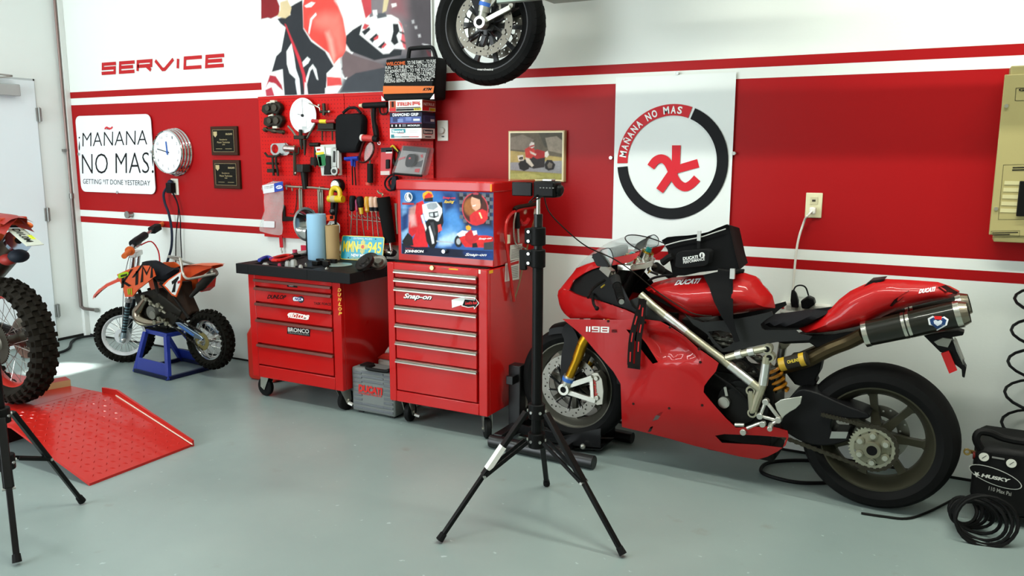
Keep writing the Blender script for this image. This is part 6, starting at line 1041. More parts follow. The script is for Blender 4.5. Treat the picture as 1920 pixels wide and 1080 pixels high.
# ---------------------------------------------------------------- red ramp lift with the big dirt bike at the left edge
t = thing('lift_table', 'red diamond-plate lift deck with a ramp sloping to the floor at the left', 'lift', (-4.6, -1.69, 0))
LR = '#a81e18/.33/0/.3'; YN, YF = -1.975, -1.405; HX, KX, LX = -4.11, -3.90, -3.33; DZ = .19
g = G(LR); g.box(-6.0, HX-.004, YN, YF, .15, DZ); g.out('deck', t, bev=.003)
g = G(LR); g.skin([[(x, YN, z-.012), (x, YF, z-.012), (x, YF, z), (x, YN, z)] for x, z in ((HX, DZ), (KX, DZ), (LX, .012))]); rp = g.out('ramp', t)
g = G(LR); g.skin([[(x, YF, z-.012), (x, YF+.012, z-.012), (x, YF+.012, z+h), (x, YF, z+h)] for x, z, h in ((-4.02, DZ, .028), (KX, DZ, .03), (LX+.005, .012, .02))]); g.out('side_lip', rp)
g = G('#d8c8b8/.5'); g.skin([[(x, YF-.006, z-.0), (x, YF-.001, z), (x, YF-.001, z+.004), (x, YF-.006, z+.004)] for x, z in ((KX, DZ), (LX+.01, .013))]); g.out('worn_edge', rp, label='pale worn paint along the lip')
g = G(LR); k = 0; sl = (.012-DZ)/(LX-KX); up = V((-sl, 0, 1)).normalized(); ex = V((1, 0, sl)).normalized()
for i in range(17):
    for j in range(15):
        s = (i+.5)/17; x = HX+.03+(LX-HX-.05)*s; y = YN+.03+(YF-YN-.06)*(j+.5)/15
        if x < KX: c, e1, u = V((x, y, DZ)), V((1, 0, 0)), V((0, 0, 1))
        else: c, e1, u = V((x, y, DZ+sl*(x-KX))), ex, up
        d = (e1+V((0, 1, 0))*(1 if (i+j) % 2 else -1)).normalized(); w = u.cross(d)
        g.add([c+d*.014, c+w*.004, c-d*.014, c-w*.004, c+u*.004], [(0, 1, 4), (1, 2, 4), (2, 3, 4), (3, 0, 4)])
stuff(g.out('tread_pattern', rp, smooth=0))
g = G('#2a1414/.6'); g.box(-5.9, HX-.1, YN+.06, YF-.06, 0, .15); g.box(HX-.02, HX+.02, YN, YF, .15, .172); g.out('base_frame', t)
x0, y0 = (-4.289,-1.566); x1, y1 = (-4.300,-1.407)
t = thing('wood_block', 'short wooden block with a red top on the lift deck beside the knobby tyre', 'block', ((x0+x1)/2, (y0+y1)/2, DZ))
a, b = V((x0-.06, y0-.03, DZ)), V((x1+.01, y1+.0, DZ)); u = (b-a).normalized(); w = V((-u.y, u.x, 0)); g = G('#b08e66/.6'); g.add([p+q for q in (V(), V((0, 0, .036))) for p in (a, b, b+w*.09, a+w*.09)], [(0, 1, 2, 3), (4, 5, 6, 7), (0, 1, 5, 4), (1, 2, 6, 5), (2, 3, 7, 6), (3, 0, 4, 7)]); g.out('wood', t); g = G('#9c2a22/.5'); g.add([p+V((0, 0, .0365)) for p in (a, b, b+w*.09, a+w*.09)], [(0, 1, 2, 3)]); g.out('painted_top', t)
# big dirt bike (own frame from the point under its rear axle)
K = thing('dirt_bike', 'large dirt bike with red-rimmed knobby rear wheel at the left edge', 'motorcycle', (-4.25, -1.74, .19), 180)
rim = spoked(K, 'rear_wheel', (0, 0, .335), .245, .06, .325, .125, '#b8261a/.35/.4', 36, .05, .08, (.03, .026, .018), 6, 34, '#1a1712/.9', hubcol='#5a564e/.4/.7')
d = G('#8a8578/.35/.8'); d.lathe((0, -.075, .335), (0, 1, 0), [(.05, -.002), (.11, -.002), (.11, .002), (.05, .002)], 40, True); d.out('brake_disc', rim)
d = G('#332e26/.5/.6'); tt = [((.112 if k % 2 else .102)*cos(2*pi*k/96), .335+(.112 if k % 2 else .102)*sin(2*pi*k/96)) for k in range(96)]; d.sheet(tt, lambda s, z: .07, .005, 0, [circ(0, .335, .05, 24)]); d.out('sprocket', rim)
g = G('#2c2b29/.45/.6')
for y in (.085, -.085): g.obox((-.03, y, .335), (.62, y*.8, .40), .03, .07)
g.out('swingarm', K, bev=.008)
g = G('#2b241e/.5/.4'); g.box(.55, .95, -.12, .12, .25, .62); g.out('engine', K, bev=.02)
g = G('#8a2620/.4'); P = [(-.18, .965), (-.10, .98), (.10, .985), (.35, .94), (.55, .89)]
for k in (0, 1): g.grid([[(s, (.10 if s > 0 else .075)*w, z+.02-.03*w*w-.05*(1-k)*abs(w)) for w in (-1, -.5, 0, .5, 1)] for s, z in P])
g.out('rear_mudguard', K, label='dark red rear mudguard'); g = G('#a8361e/.4'); g.skin([[(s, y, z) for y in (-.07, .07)]+[(s, y, z-.04) for y in (.07, -.07)] for s, z in ((-.14, .985), (.06, .985))]); g.out('tail_light', K, bev=.006)
g = G('#4a4036/.35/.8'); a, b = V((-.056,-.060,.855)), V((.376,-.060,.560)); dd = (b-a).normalized(); g.cyl(a, a+dd*.42, .062, .062, 26); g.set('#a9b4c8/.15/1').cyl(a-dd*.004, a+dd*.018, .0635, n=26); s1 = g.out('silencer', K, label='round steel silencer'); g = G('#15120f/.7'); g.cyl(a-dd*.006, a-dd*.005, .018, n=24); g.out('outlet', s1)
q = [V(p) for p in (-.137,.040,.933) and ((-.137,.040,.933), (-.146,-.040,.927), (-.305,-.040,.854), (-.293,.040,.853))]
n = (q[1]-q[0]).cross(q[3]-q[0]).normalized(); n = n if n.z > 0 else -n
g = G('#b6baae/.4'); g.add([p for p in q]+[p-n*.003 for p in q], [(0, 1, 2, 3), (7, 6, 5, 4), (0, 4, 5, 1), (1, 5, 6, 2), (2, 6, 7, 3), (3, 7, 4, 0)]); pl = g.out('number_plate', K, label='white number plate with a yellow sticker')
e1 = q[3]-q[0]; e2 = q[1]-q[0]; up = n*.006; g = G('#161a18/.5'); g.text('D1L0M', q[0]+e1*.08+e2*.2+up, e1*.74, e2*.42, .02); g.text('NM MOTORCYCLE', q[0]+e1*.1+e2*.8+up, e1*.5, e2*.1); g.set('#c8d42a/.5').add([q[0]+e1*a+e2*b+up for a, b in ((.45, .66), (.68, .66), (.68, .93), (.45, .93))], [(0, 1, 2, 3)]); g.out('print', pl, smooth=0)
g = G('#d8641a/.25'); p = V((-.056,-.090,.935)); g.ell(p+V((-.03, 0, 0)), .055, .02, .02, 14, 8); g.set('#141414/.5').cyl(p+V((.02, .0, 0)), p+V((.06, .03, 0)), .014); g.out('indicator', K, label='amber indicator lamp')
g = G('#20242c/.5'); p = V((-.116,-.020,.786)); g.ell(p, .05, .05, .035); g.set('#8a2a24/.4').ell(p+V((.06, .02, -.02)), .05, .04, .03); g.out('side_guard', K)
g = G('#1a1a1c/.6'); g.prism([(.15, .86), (.9, .90), (1.0, .78), (.6, .70), (.2, .80)], 'y', -.09, .09); g.out('seat', K, bev=.03); g = G('#c24a1c/.4'); g.prism([(.0, .90), (.45, .85), (.35, .62), (.12, .70)], 'y', -.12, -.10); g.prism([(.0, .90), (.45, .85), (.35, .62), (.12, .70)], 'y', .10, .12); g.out('side_panel', K)
# ---------------------------------------------------------------- tripods
def tripod(t, ctr, feet, hub1, hub2, rad):
    cx, cy = ctr
    for fx, fy in feet:
        d = (V((fx, fy, 0))-V((cx, cy, 0))).normalized(); a = V((cx, cy, hub1))+d*.045; b = V((fx, fy, .012)); m = a+(b-a)*.5
        w = V((-d.y, d.x, 0))
        g = G('#101010/.4/.3'); g.obox(a, m, .03, .018); g.obox(a+(b-a)*.48, b, .022, .016); lg = g.out('leg', t, bev=.003)
        g = G('#101010/.4/.3')
        for s in (-1, 1): g.obox(V((cx, cy, hub2))+d*.045+w*.016*s, m+w*.016*s, .006, .014)
        g.out('brace', lg); g = G('#b9b9b5/.3/.9'); g.cyl(m-w*.022, m+w*.022, .006, n=8); g.out('rivet', lg); g = G('#141414/.7'); g.cyl(b-(b-a).normalized()*.03, b, .014, .016, 10); g.out('rubber_foot', lg)
    for z in (hub1, hub2):
        g = G('#121212/.45'); g.cyl((cx, cy, z-.03), (cx, cy, z+.03), .034, n=18); cl = g.out('collar', t, bev=.003); g = G('#c4c4c0/.3/.9')
        for k in range(6): a = 2*pi*k/6+.3; g.cyl((cx+.034*cos(a), cy+.034*sin(a), z), (cx+.039*cos(a), cy+.039*sin(a), z), .006, n=8)
        g.out('collar_screws', cl)
c = (-1.364, -1.372)
t = thing('light_stand', 'tall black tripod stand holding a camcorder in front of the tool cabinet', 'tripod', (*c, 0))
tripod(t, c, [(-1.632,-1.676),(-.962,-1.444),(-1.499,-.989)], .49, .37, .4)
G('#0f0f0f/.4/.3').cyl((*c, .34), (*c, 1.13), .021, n=18).out('lower_pole', t); G('#0f0f0f/.35/.3').cyl((*c, 1.10), (*c, 1.27), .0165, n=16).out('upper_pole', t); G('#c9c9c4/.2/.95').cyl((*c, 1.27), (*c, 1.335), .008, n=12).out('spigot', t)
for z in (1.185, 1.10):
    g = G('#0d0d0d/.45'); g.cyl((*c, z-.035), (*c, z+.035), .029, n=18); g.box(c[0]-.05, c[0], c[1]-.02, c[1]+.02, z-.03, z+.03); k = g.out('pole_clamp', t, bev=.004); g = G('#c4c4c0/.3/.9'); g.cyl((c[0]-.03, c[1]-.021, z+.018), (c[0]-.03, c[1]-.026, z+.018), .006); g.cyl((c[0]-.03, c[1]-.021, z-.018), (c[0]-.03, c[1]-.026, z-.018), .006); g.out('clamp_screws', k)
g = G('#111111/.5'); g.obox((c[0]-.065, c[1]-.0, 1.13), (c[0]-.062, c[1], 1.05), .016, .03); g.out('clamp_lever', t, bev=.005); a, b = V((-1.485,-1.500,.312)), V((-1.419,-1.500,.428)); g = G('#d9d9d4/.5'); f = V((-1.632,-1.676,0)); h = V((*c, .49)); dd = (f-h); dd.z = 0; dd.normalize(); A_ = h+dd*.045; L = V((f.x, f.y, .012))-A_; w = V((-dd.y, dd.x, 0)); g.obox(A_+L*.27, A_+L*.45, .031, .0195); g.out('label_strip', t, label='silver label strip on the left leg')
t = thing('camcorder', 'black camcorder with its screen folded out on top of the tripod stand', 'camcorder', (c[0], c[1], 1.335))
q = [(-1.364,1.404),(-1.275,1.391),(-1.274,1.340),(-1.363,1.341),(-1.455,1.392),(-1.368,1.385),(-1.368,1.345),(-1.455,1.347)]
g = G('#101010/.35'); x0, x1 = q[0][0]-.005, q[1][0]-.005; zb = 1.335; g.box(x0, x1, c[1]-.04, c[1]+.03, zb, zb+.06); g.cyl((x1-.004, c[1]-.005, zb+.028), (x1+.018, c[1]-.005, zb+.024), .024, .02, 18); bd = g.out('camera_body', t, bev=.007)
G('#0b0b0c/.2').box(q[4][0]+.0, x0-.002, c[1]-.045, c[1]-.032, zb+.004, zb+.056).out('screen', t, bev=.003); g = G('#b4b4b0/.3/.8'); g.box(x0+.03, x1-.02, c[1]-.02, c[1]+.015, zb+.06, zb+.068); g.out('silver_top', bd, bev=.002, label='silver top edge')
g = G('#8a8a86/.4')
for i in range(5): g.box(x0+.03+i*.013, x0+.036+i*.013, c[1]-.0415, c[1]-.04, zb+.035, zb+.038)
g.out('buttons', bd); G('#181818/.5').tube(sm([(x0+.02, c[1]-.045, zb+.01), (c[0]-.01, c[1]-.06, zb-.02), (c[0]+.03, c[1]-.05, zb-.0), (c[0]+.05, c[1]-.02, zb+.01)], 5, False), .003, 5).out('hand_strap', t)
P = sm([(c[0]+.03, c[1]-.01, zb+.0)]+[(-1.376,-1.250,1.269), (-1.373,-1.100,1.189), (-1.340,-.950,1.105), (-1.274,-.800,1.039), (-1.195,-.740,.973), (-1.120,-.660,.888), (-1.019,-.660,.831), (-.945,-.660,.799), (-.862,-.660,.795)], 5, False)
g = G('#231c18/.5'); g.tube(P, .0028, 5); tag(g.out('camera_cable'), 'thin dark cable drooping from the camcorder to the motorcycle tank', 'cable')
# left tripod
f1, f2 = V((*(-2.901,-2.558), 0)), V((*(-3.180,-2.111), 0)); m = (f1+f2)/2; dd = (f2-f1).normalized(); w = V((-dd.y, dd.x, 0)); w = w if w.x < 0 else -w; L = (f2-f1).length; c = m+w*L*.2887; f3 = m+w*L*.866
t = thing('light_stand', 'black tripod stand at the left edge in front of the red ramp', 'tripod', (c.x, c.y, 0))
tripod(t, (c.x, c.y), [(p.x, p.y) for p in (f1, f2, f3)], .49, .30, .3); G('#0f0f0f/.4/.3').cyl((c.x, c.y, .26), (c.x, c.y, 1.3), .018, n=16).out('lower_pole', t)
# ---------------------------------------------------------------- motorcycle up on a raised lift: its front wheel hangs into the picture
H = thing('lifted_motorcycle', 'front wheel and fork of a motorcycle raised on a lift beside the poster', 'motorcycle', (-2.10, -.45, 1.836), 187)
hw = wheel(H, 'front_wheel', (0, .295), .228, .10, .295, .125, 10, '#141414/.35/.2', turn=.1, sp=(.012, .009), hub=.05)
g = G('#1a1a1a/.6')
for i in range(44):
    a = 2*pi*i/44
    for s in (1, -1):
        L = [V(((r)*cos(a+k), s*y, .295+r*sin(a+k))) for r, y, k in ((.2935, .016, 0), (.289, .034, .05), (.2785, .052, .08), (.266, .0605, .09))]; g.set('#040404/.9').tube(L, .0013, 4)
stuff(g.out('tread_grooves', hw))
for y in (.072, -.072):
    dd = disc(hw, (0, .295), y, .112, .152, True, '#6a665c/.4/.9'); g = G('#111111/.4')
    for i in range(6): a = 2*pi*i/6; q = a+.4; g.obox((.04*cos(a), y*.95, .295+.04*sin(a)), (.112*cos(q), y, .295+.112*sin(q)), .006, .014, (0, 1, 0)); g.obox((.04*cos(a), y*.95, .295+.04*sin(a)), (.112*cos(a-.15), y, .295+.112*sin(a-.15)), .006, .012, (0, 1, 0))
    g.out('disc_carrier', hw); g = G('#6e6b62/.4/.9')
    for i in range(6): q = 2*pi*i/6+.4; g.cyl((.116*cos(q), y-.006, .295+.116*sin(q)), (.116*cos(q), y+.007, .295+.116*sin(q)), .011, n=12)
    stuff(g.out('disc_buttons', hw))
G('#c8c8c4/.5').text('marchesini', (.045, .052, .075), (-.085, 0, -.004), (0, 0, .010), .03).out('rim_lettering', hw, smooth=0)
for s in (1, -1):
    y = .105*s
    g = G('#cdccc4/.28/.9'); g.cyl((0, y-.028, .295), (0, y+.028, .295), .030, n=20); g.cyl((0, y, .30), (-.012, y, .35), .024, .022); g.cyl((-.012, y, .345), (-.03, y, .42), .028, .030, 18); g.obox((-.01, y, .30), (-.15, y*.95, .36), .018, .022); g.obox((-.02, y, .35), (-.10, y*.9, .44), .014, .018); g.set('#0a0a0a/.6').cyl((0, y+.0285*s, .295), (0, y+.0295*s, .295), .017, n=16); g.set('#3c68b8/.4').cyl((-.017, y, .372), (-.022, y, .39), .0302, .0306, 18); f = g.out('axle_carrier', H, bev=.002)
    g = G('#c9a03a/.25/.9'); g.cyl((-.03, y, .42), (-.26, y, 1.0), .022, n=16); g.out('fork_tube', H, label='gold fork tube'); g = G('#1a1a18/.4/.4'); g.prism([(-.10, .34), (-.17, .36), (-.19, .46), (-.13, .47), (-.09, .42)], 'y', y*.55, y*.85); g.set('#8a877e/.3/.8').cyl((-.15, y*.85, .37), (-.15, y*.9, .37), .014); g.out('brake_caliper', H, bev=.004)
g = G('#17181a/.35'); rows = [[(.305*cos(a), w*.065, .295+(.305-.02*w*w)*sin(a)) for w in (-1, -.5, 0, .5, 1)] for a in [radians(40+8*i) for i in range(12)]]; g.grid(rows); g.out('mudguard', H, smooth=60)
g = G('#1c1c1e/.35'); g.sheet([(.03, .33), (.06, .40), (.09, .52), (.05, .56), (.02, .45), (.005, .36)], lambda s, z: .085, .01, 0); g.out('fork_guard', H, label='black fork guard')
g = G('#7d1a16/.35/0/.2'); g.skin([[(s, y+o, z+d) for y, d in ((-w, 0), (w, 0), (w*.8, .3), (-w*.8, .3))] for s, w, z, o in ((.1, .06, .95, .0), (-.3, .2, .85, .06), (-.9, .2, .95, .2), (-1.5, .12, 1.2, .32))]); g.out('bodywork', H, bev=.04); g = G('#151515/.7'); g.lathe((-1.42, .32, .76), (0, 1, 0), [(.22, .06), (.29, .075), (.305, 0), (.29, -.075), (.22, -.06)], 40, True); g.out('rear_tyre', H); g = G('#2a2a2a/.5'); g.box(-1.0, -.45, .02, .28, .62, .95); g.out('engine', H, bev=.03); g = G('#2a2a2a/.5'); g.obox((-1.42, .40, .76), (-.8, .28, .75), .04, .06); g.out('swingarm', H)
t = thing('raised_lift', 'grey-green steel edge of a raised motorcycle lift high above the banner', 'lift', (-.35, -.6, 0))
LG = '#8e9a90/.4/.3'; x0, z0 = (-1.928,2.190); z1 = z0+.06; g = G(LG); g.box(x0, 1.9, -.69, -.655, z0, z1); g.out('side_rail', t, bev=.004); g = G(LG); g.box(-1.72, 1.9, -.655, -.5, z0+.01, z1-.002); g.out('platform', t, bev=.003)
g = G('#6f1a16/.4'); g.box(x0+.01, x0+.06, -.692, -.688, z0+.03, z1-.005); g.out('red_mark', t)
g = G(LG); g.box(1.75, 1.85, -.62, -.54, 0, z0); g.out('column', t, bev=.004); g = G(LG); g.box(1.5, 2.0, -.8, -.3, 0, .03); g.out('foot_plate', t)
# ---------------------------------------------------------------- tank bag, strap, chock (motorcycle frame)
def bk(p): a = radians(177.8); return V((-.175+p[0]*cos(a)-p[1]*sin(a), -.47+p[0]*sin(a)+p[1]*cos(a), p[2]))
t = thing('tank_bag', 'black fabric tank bag with a white zip and white lettering on the red tank', 'bag', (-.175, -.47, 0), 177.8)
g = G('#121213/.8'); q = [(.953,1.106),(.928,1.121),(.892,1.127),(.838,1.133),(.785,1.142),(.739,1.155),(.694,1.177),(.660,1.192),(.646,1.187),(.629,1.123),(.609,1.050),(.591,.999),(.628,.984),(.685,.988),(.766,.973),(.837,.952),(.894,.947),(.902,.983),(.923,1.065)]
n = len(q); g.skin([[(x+(.7-x)*k, y, z+(1.02-z)*k) for x, z in q] for y, k in ((.118, .05), (.13, .0), (.11, .0), (-.08, .16), (-.095, .24))]); g.out('bag_body', t, smooth=50)
g = G('#161617/.8'); q = rrect(0, 0, 1, 1, .2, 4); a, b, c = [V(v) for v in [(.879,.135,.983),(.714,.135,1.007),(.871,.135,1.063)]]; e1, e2 = b-a, c-a; g.skin([[a+e1*(.5+(u-.5)*k)+e2*(.5+(w-.5)*k)+V((0, d, 0)) for u, w in q] for d, k in ((0, 1), (.02, 1), (.035, .9))]); pk = g.out('front_pocket', t, smooth=50)
g = G('#dcdcda/.5'); a, b, c = [V(v) for v in [(.834,.173,1.026),(.766,.173,1.040),(.835,.173,1.041)]]; g.text('DUCATI', a, b-a, c-a, .05); a, b, c = [V(v) for v in [(.832,.173,1.011),(.735,.173,1.034),(.833,.173,1.024)]]; g.text('PERFORMANCE', a, b-a, c-a, .02); p = V((.748,.173,1.056)); g.add([p+V((.0125*cos(k*pi/8), 0, .0125*sin(k*pi/8))) for k in range(16)], [tuple(range(16))]); g.set('#161617/.6').add([p+V((.003*a, .0006, .009*b-.001)) for a, b in ((-1, -.9), (1.6, -.9), (1, .9), (-.4, .9))], [(0, 1, 2, 3)]); g.out('lettering', pk, smooth=0)
g = G('#b8b8b4/.5'); z = sm([(.931,.134,1.085),(.865,.134,1.107),(.777,.134,1.129),(.715,.134,1.152),(.660,.134,1.173)], 3, False); g.tube(z, .0028, 6); g.out('zip', t, label='pale zip piping'); g = G('#c9c9c5/.3/.8'); p = V((.775,.140,1.134)); g.box(p.x-.008, p.x+.008, p.y-.004, p.y+.004, p.z-.02, p.z+.025); g.set('#141414/.6').box(p.x-.007, p.x+.007, p.y-.004, p.y+.004, p.z-.055, p.z-.018); g.out('zip_pull', t)
g = G('#111112/.8'); FL = [(.750,.963),(.686,.982),(.618,.988),(.608,.907),(.594,.794),(.578,.733),(.560,.692),(.582,.683),(.601,.730),(.644,.792),(.681,.855),(.712,.910)]; g.sheet(FL, lambda x, z: .192 if z < .85 else .192-.05*min(1, (z-.85)/.1), .006, .03); g.out('side_flap', t, label='black strap flap down the tank side')
G('#131313/.7').tube(sm([(.894,.140,1.038),(.915,.140,1.028),(.933,.140,1.012),(.944,.140,1.005)], 3, False), .016, 8).out('strap', t); G('#131313/.7').tube(sm([(.883,.100,.947),(.945,.100,.939),(.994,.100,.925),(1.019,.100,.910)], 3, False), .012, 7, flat=.5).out('strap', t); G('#131313/.7').tube(sm([(.685,.130,.987),(.628,.130,.984),(.583,.130,.992),(.572,.130,.992)], 3, False), .01, 7).out('strap', t); p = V((.609,.170,.984)); g = G('#c8c8c6/.3/.5'); g.box(p.x-.010, p.x+.010, p.y, p.y+.012, p.z-.022, p.z+.022); g.out('buckle', t)
g = G('#19110f/.7'); A_ = [bk(p) for p in [(1.000,.230,.846),(1.005,.230,.817),(1.016,.230,.781),(1.031,.230,.722),(1.043,.230,.662),(1.048,.230,.591),(1.049,.230,.528)]]; Bb = [bk(p) for p in [(.989,.235,.842),(.993,.235,.785),(.998,.235,.727),(1.006,.235,.668),(1.009,.235,.598),(1.011,.235,.527)]]
g = G('#17110f/.7'); 
for pts, w in ((A_, .014), (Bb, .013)):
    pp = sm(pts, 3, False); d = V((1, 0, 0)); g.skin([[V(p)-d*w, V(p)+d*w, V(p)+d*w-V((0, .003, 0)), V(p)-d*w-V((0, .003, 0))] for p in pp])
d = V((1, 0, 0)); e = bk((1.030,.230,.525)); g.box(e.x-.03, e.x+.03, e.y-.004, e.y, e.z-.012, e.z+.012); o = g.out('strap_webbing'); o.name = 'tie_down_strap'; tag(o, 'black tie-down strap with red print looped over the handlebar down the fairing', 'strap'); ts = o
g = G('#b02424/.6')
for k in range(4):
    p = V(sm(A_, 3, False)[3+k*4]); q = V(sm(A_, 3, False)[5+k*4]); g.obox(p-V((0, .0042, 0)), q-V((0, .0042, 0)), .006, .0006, (0, 1, 0))
    if k < 3: p = V(sm(Bb, 3, False)[2+k*4]); q = V(sm(Bb, 3, False)[4+k*4]); g.obox(p-V((0, .0042, 0)), q-V((0, .0042, 0)), .006, .0006, (0, 1, 0))
stuff(g.out('red_print', ts, smooth=0))
t = thing('wheel_chock', 'black steel floor chock holding the front wheel of the red motorcycle', 'wheel chock', (-1.65, -.45, 0)); CK = '#0e0e0f/.35/.2'
g = G(CK); g.cyl((-1.97, -.675, .035), (-1.385, -.70, .035), .034, n=16); g.out('base_tube', t, bev=.003); g = G(CK); g.cyl((-1.93, -.22, .03), (-1.345, -.275, .03), .03, n=16); g.out('base_tube', t)
g = G(CK); g.obox((-1.93, -.675, .05), (-1.93, -.22, .05), .05, .05); g.obox((-1.60, -.69, .035), (-1.58, -.24, .035), .05, .035); g.out('cross_bar', t, bev=.003)
G(CK).box(-1.975, -1.905, -.475, -.405, .03, .39).out('upright', t, bev=.004); g = G(CK); g.box(-1.96, -1.92, -.53, -.35, .30, .345); g.out('front_stop', t, bev=.003)
for y in (-.535, -.335): g = G('#141415/.25/.2'); g.skin([[(x, y-.004, z), (x, y+.004, z), (x, y+.004, z+h), (x, y-.004, z+h)] for x, z, h in ((-1.90, .05, .05), (-1.62, .03, .045), (-1.42, .05, .10))]); g.out('cradle_side', t)
g = G('#141415/.25/.2'); g.skin([[(x, -.53, z), (x, -.34, z), (x, -.34, z+.005), (x, -.53, z+.005)] for x, z in ((-1.88, .03), (-1.70, .016), (-1.55, .016), (-1.42, .035))]); g.out('cradle_plate', t); g = G('#9a9a94/.3/.8'); p = (-1.503,-.564,.050); g.ell(p, .014, .014, .014); g.out('pivot_bolt', t)
# ---------------------------------------------------------------- compressor, coil hose, floor hoses at the right
t = thing('air_compressor', 'small black air compressor with an oval white-lettered badge and two gauges at the right', 'compressor', (.36, -.40, 0))
KB = '#141414/.5'; YC = -.47
g = G(KB); g.skin([[(x, y, z) for x, z in P] for y, P in ((YC, [(.185, .10), (.19, .30), (.235, .325), (.62, .335), (.64, .10), (.50, .05), (.28, .05)]), (-.20, [(.20, .10), (.20, .32), (.235, .345), (.62, .345), (.63, .10), (.50, .05), (.28, .05)]))]); bd = g.out('housing', t, bev=.02)
g = G('#0f0f0f/.5'); g.tube(sm([(.215, YC+.02, .30), (.19, YC+.02, .345), (.20, YC+.03, .375), (.24, YC+.04, .375), (.32, YC+.05, .355), (.60, YC+.05, .36)], 4, False), .015, 8); g.out('carry_handle', t)
for x, z in [(.222,.287),(.318,.278)]:
    g = G('#141414/.4'); g.cyl((x, YC, z), (x, YC-.012, z), .022, n=20); ga = g.out('gauge', t); g = G('#c8c8bc/.4'); g.cyl((x, YC-.012, z), (x, YC-.0135, z), .018, n=20); g.set('#202020/.5').obox((x-.006, YC-.0145, z-.006), (x+.008, YC-.0145, z+.008), .002, .0005, (0, 1, 0)); g.out('dial', ga)
c = (.268,.208); a_ = radians(-15); E_ = lambda rx, rz, y, n=32: [(c[0]+rx*cos(k*2*pi/n)*cos(a_)-rz*sin(k*2*pi/n)*sin(a_), y, c[1]+rx*cos(k*2*pi/n)*sin(a_)+rz*sin(k*2*pi/n)*cos(a_)) for k in range(n)]
g = G('#b9b9b2/.4'); g.add(E_(.098, .0345, YC-.004), [tuple(range(32))]); g.set('#121212/.5').add(E_(.0945, .0315, YC-.0046), [tuple(range(32))])
a, b, d = [V(v) for v in [(.219,-.476,.199),(.322,-.476,.194),(.220,-.476,.214)]]; g.set('#c4c4bc/.4').text('HUSKY', a, b-a, d-a, .05, .15); p = V((.203,-.476,.207))
g.add([p+V(((.014 if k % 2 else .006)*cos(k*pi/5+.3), 0, (.014 if k % 2 else .006)*sin(k*pi/5+.3))) for k in range(10)], [tuple(range(10))]); a, b, d = [V(v) for v in [(.250,-.472,.147),(.330,-.472,.137),(.251,-.472,.164)]]; g.set('#8a8a84/.5').text('110 Max Psi', a, b-a, d-a, .02); a, b, d = [V(v) for v in [(.250,-.476,.286),(.294,-.476,.285),(.250,-.476,.293)]]; g.set('#7a7a76/.5').add([a, b, b+d-a, d], [(0, 1, 2, 3)]); g.out('badge', bd, smooth=0)
g = G('#101010/.5'); g.cyl((.22, -.33, .09), (.64, -.33, .09), .085, n=24); g.box(.25, .29, -.44, -.22, 0, .04); g.box(.56, .60, -.44, -.22, 0, .04); g.out('air_tank', t, bev=.004); g = G('#a88a4a/.35/.8'); x, z = (.163,.284); g.lathe((x, -.44, z), (0, 1, 0), [(.008, -.005), (.014, -.005), (.014, .005), (.008, .005)], 16, True); g.cyl((x+.01, -.43, z), (.2, -.42, z-.005), .008); g.set('#7a1a16/.4').cyl((.185, -.44, z-.01), (.20, -.44, z-.01), .016); g.out('brass_fitting', t)
g = G('#111111/.6'); rr = random.Random(2)
for k in range(8): R = .05+.008*k; cx, cy = .165+.011*k, -.525-.004*(k % 3); g.tube(sm([(cx+R*cos(j*pi/4), cy-.02*k+.03*sin(j*pi/4+k), .012+.05+(.05+.008*k)*sin(j*pi/4)*.9+.004*k) for j in range(8)], 3), .007, 6, True)
o = stuff(g.out('cord_coil', t, label='bundled black cord at the foot of the compressor'))
g = G('#0e0e10/.4'); pts = [(.395+.10*cos(2*pi*k/16), -.13+.10*sin(2*pi*k/16)*.9, .96-.0086*k+.012*sin(2*pi*k/16)) for k in range(92)]; g.tube(pts, .0065, 6); tag(g.out('coil_hose'), 'black coiled air hose hanging by the wall at the right edge', 'hose')
g = G('#0f0f10/.5'); P = sm([(-.554,.397,.011),(-.588,.252,.011),(-.517,.134,.011),(-.445,.086,.011)] and [(-.355,-.351,.011),(-.484,-.421,.011),(-.604,-.415,.011),(-.670,-.364,.011),(-.660,-.244,.011),(-.552,-.146,.011),(-.387,-.080,.011),(-.288,-.097,.011)], 5, False); g.tube(P, .009, 7); tag(g.out('air_hose'), 'black air hose looping on the floor under the motorcycle', 'hose'); g = G('#141312/.6'); g.tube(sm([(-.207,-.620,.006),(-.125,-.610,.006),(-.036,-.585,.006),(.041,-.474,.006),(.141,-.268,.006)], 5, False), .005, 6); tag(g.out('power_cable'), 'thin dark cord on the floor running from the rear tyre to the compressor', 'cord')
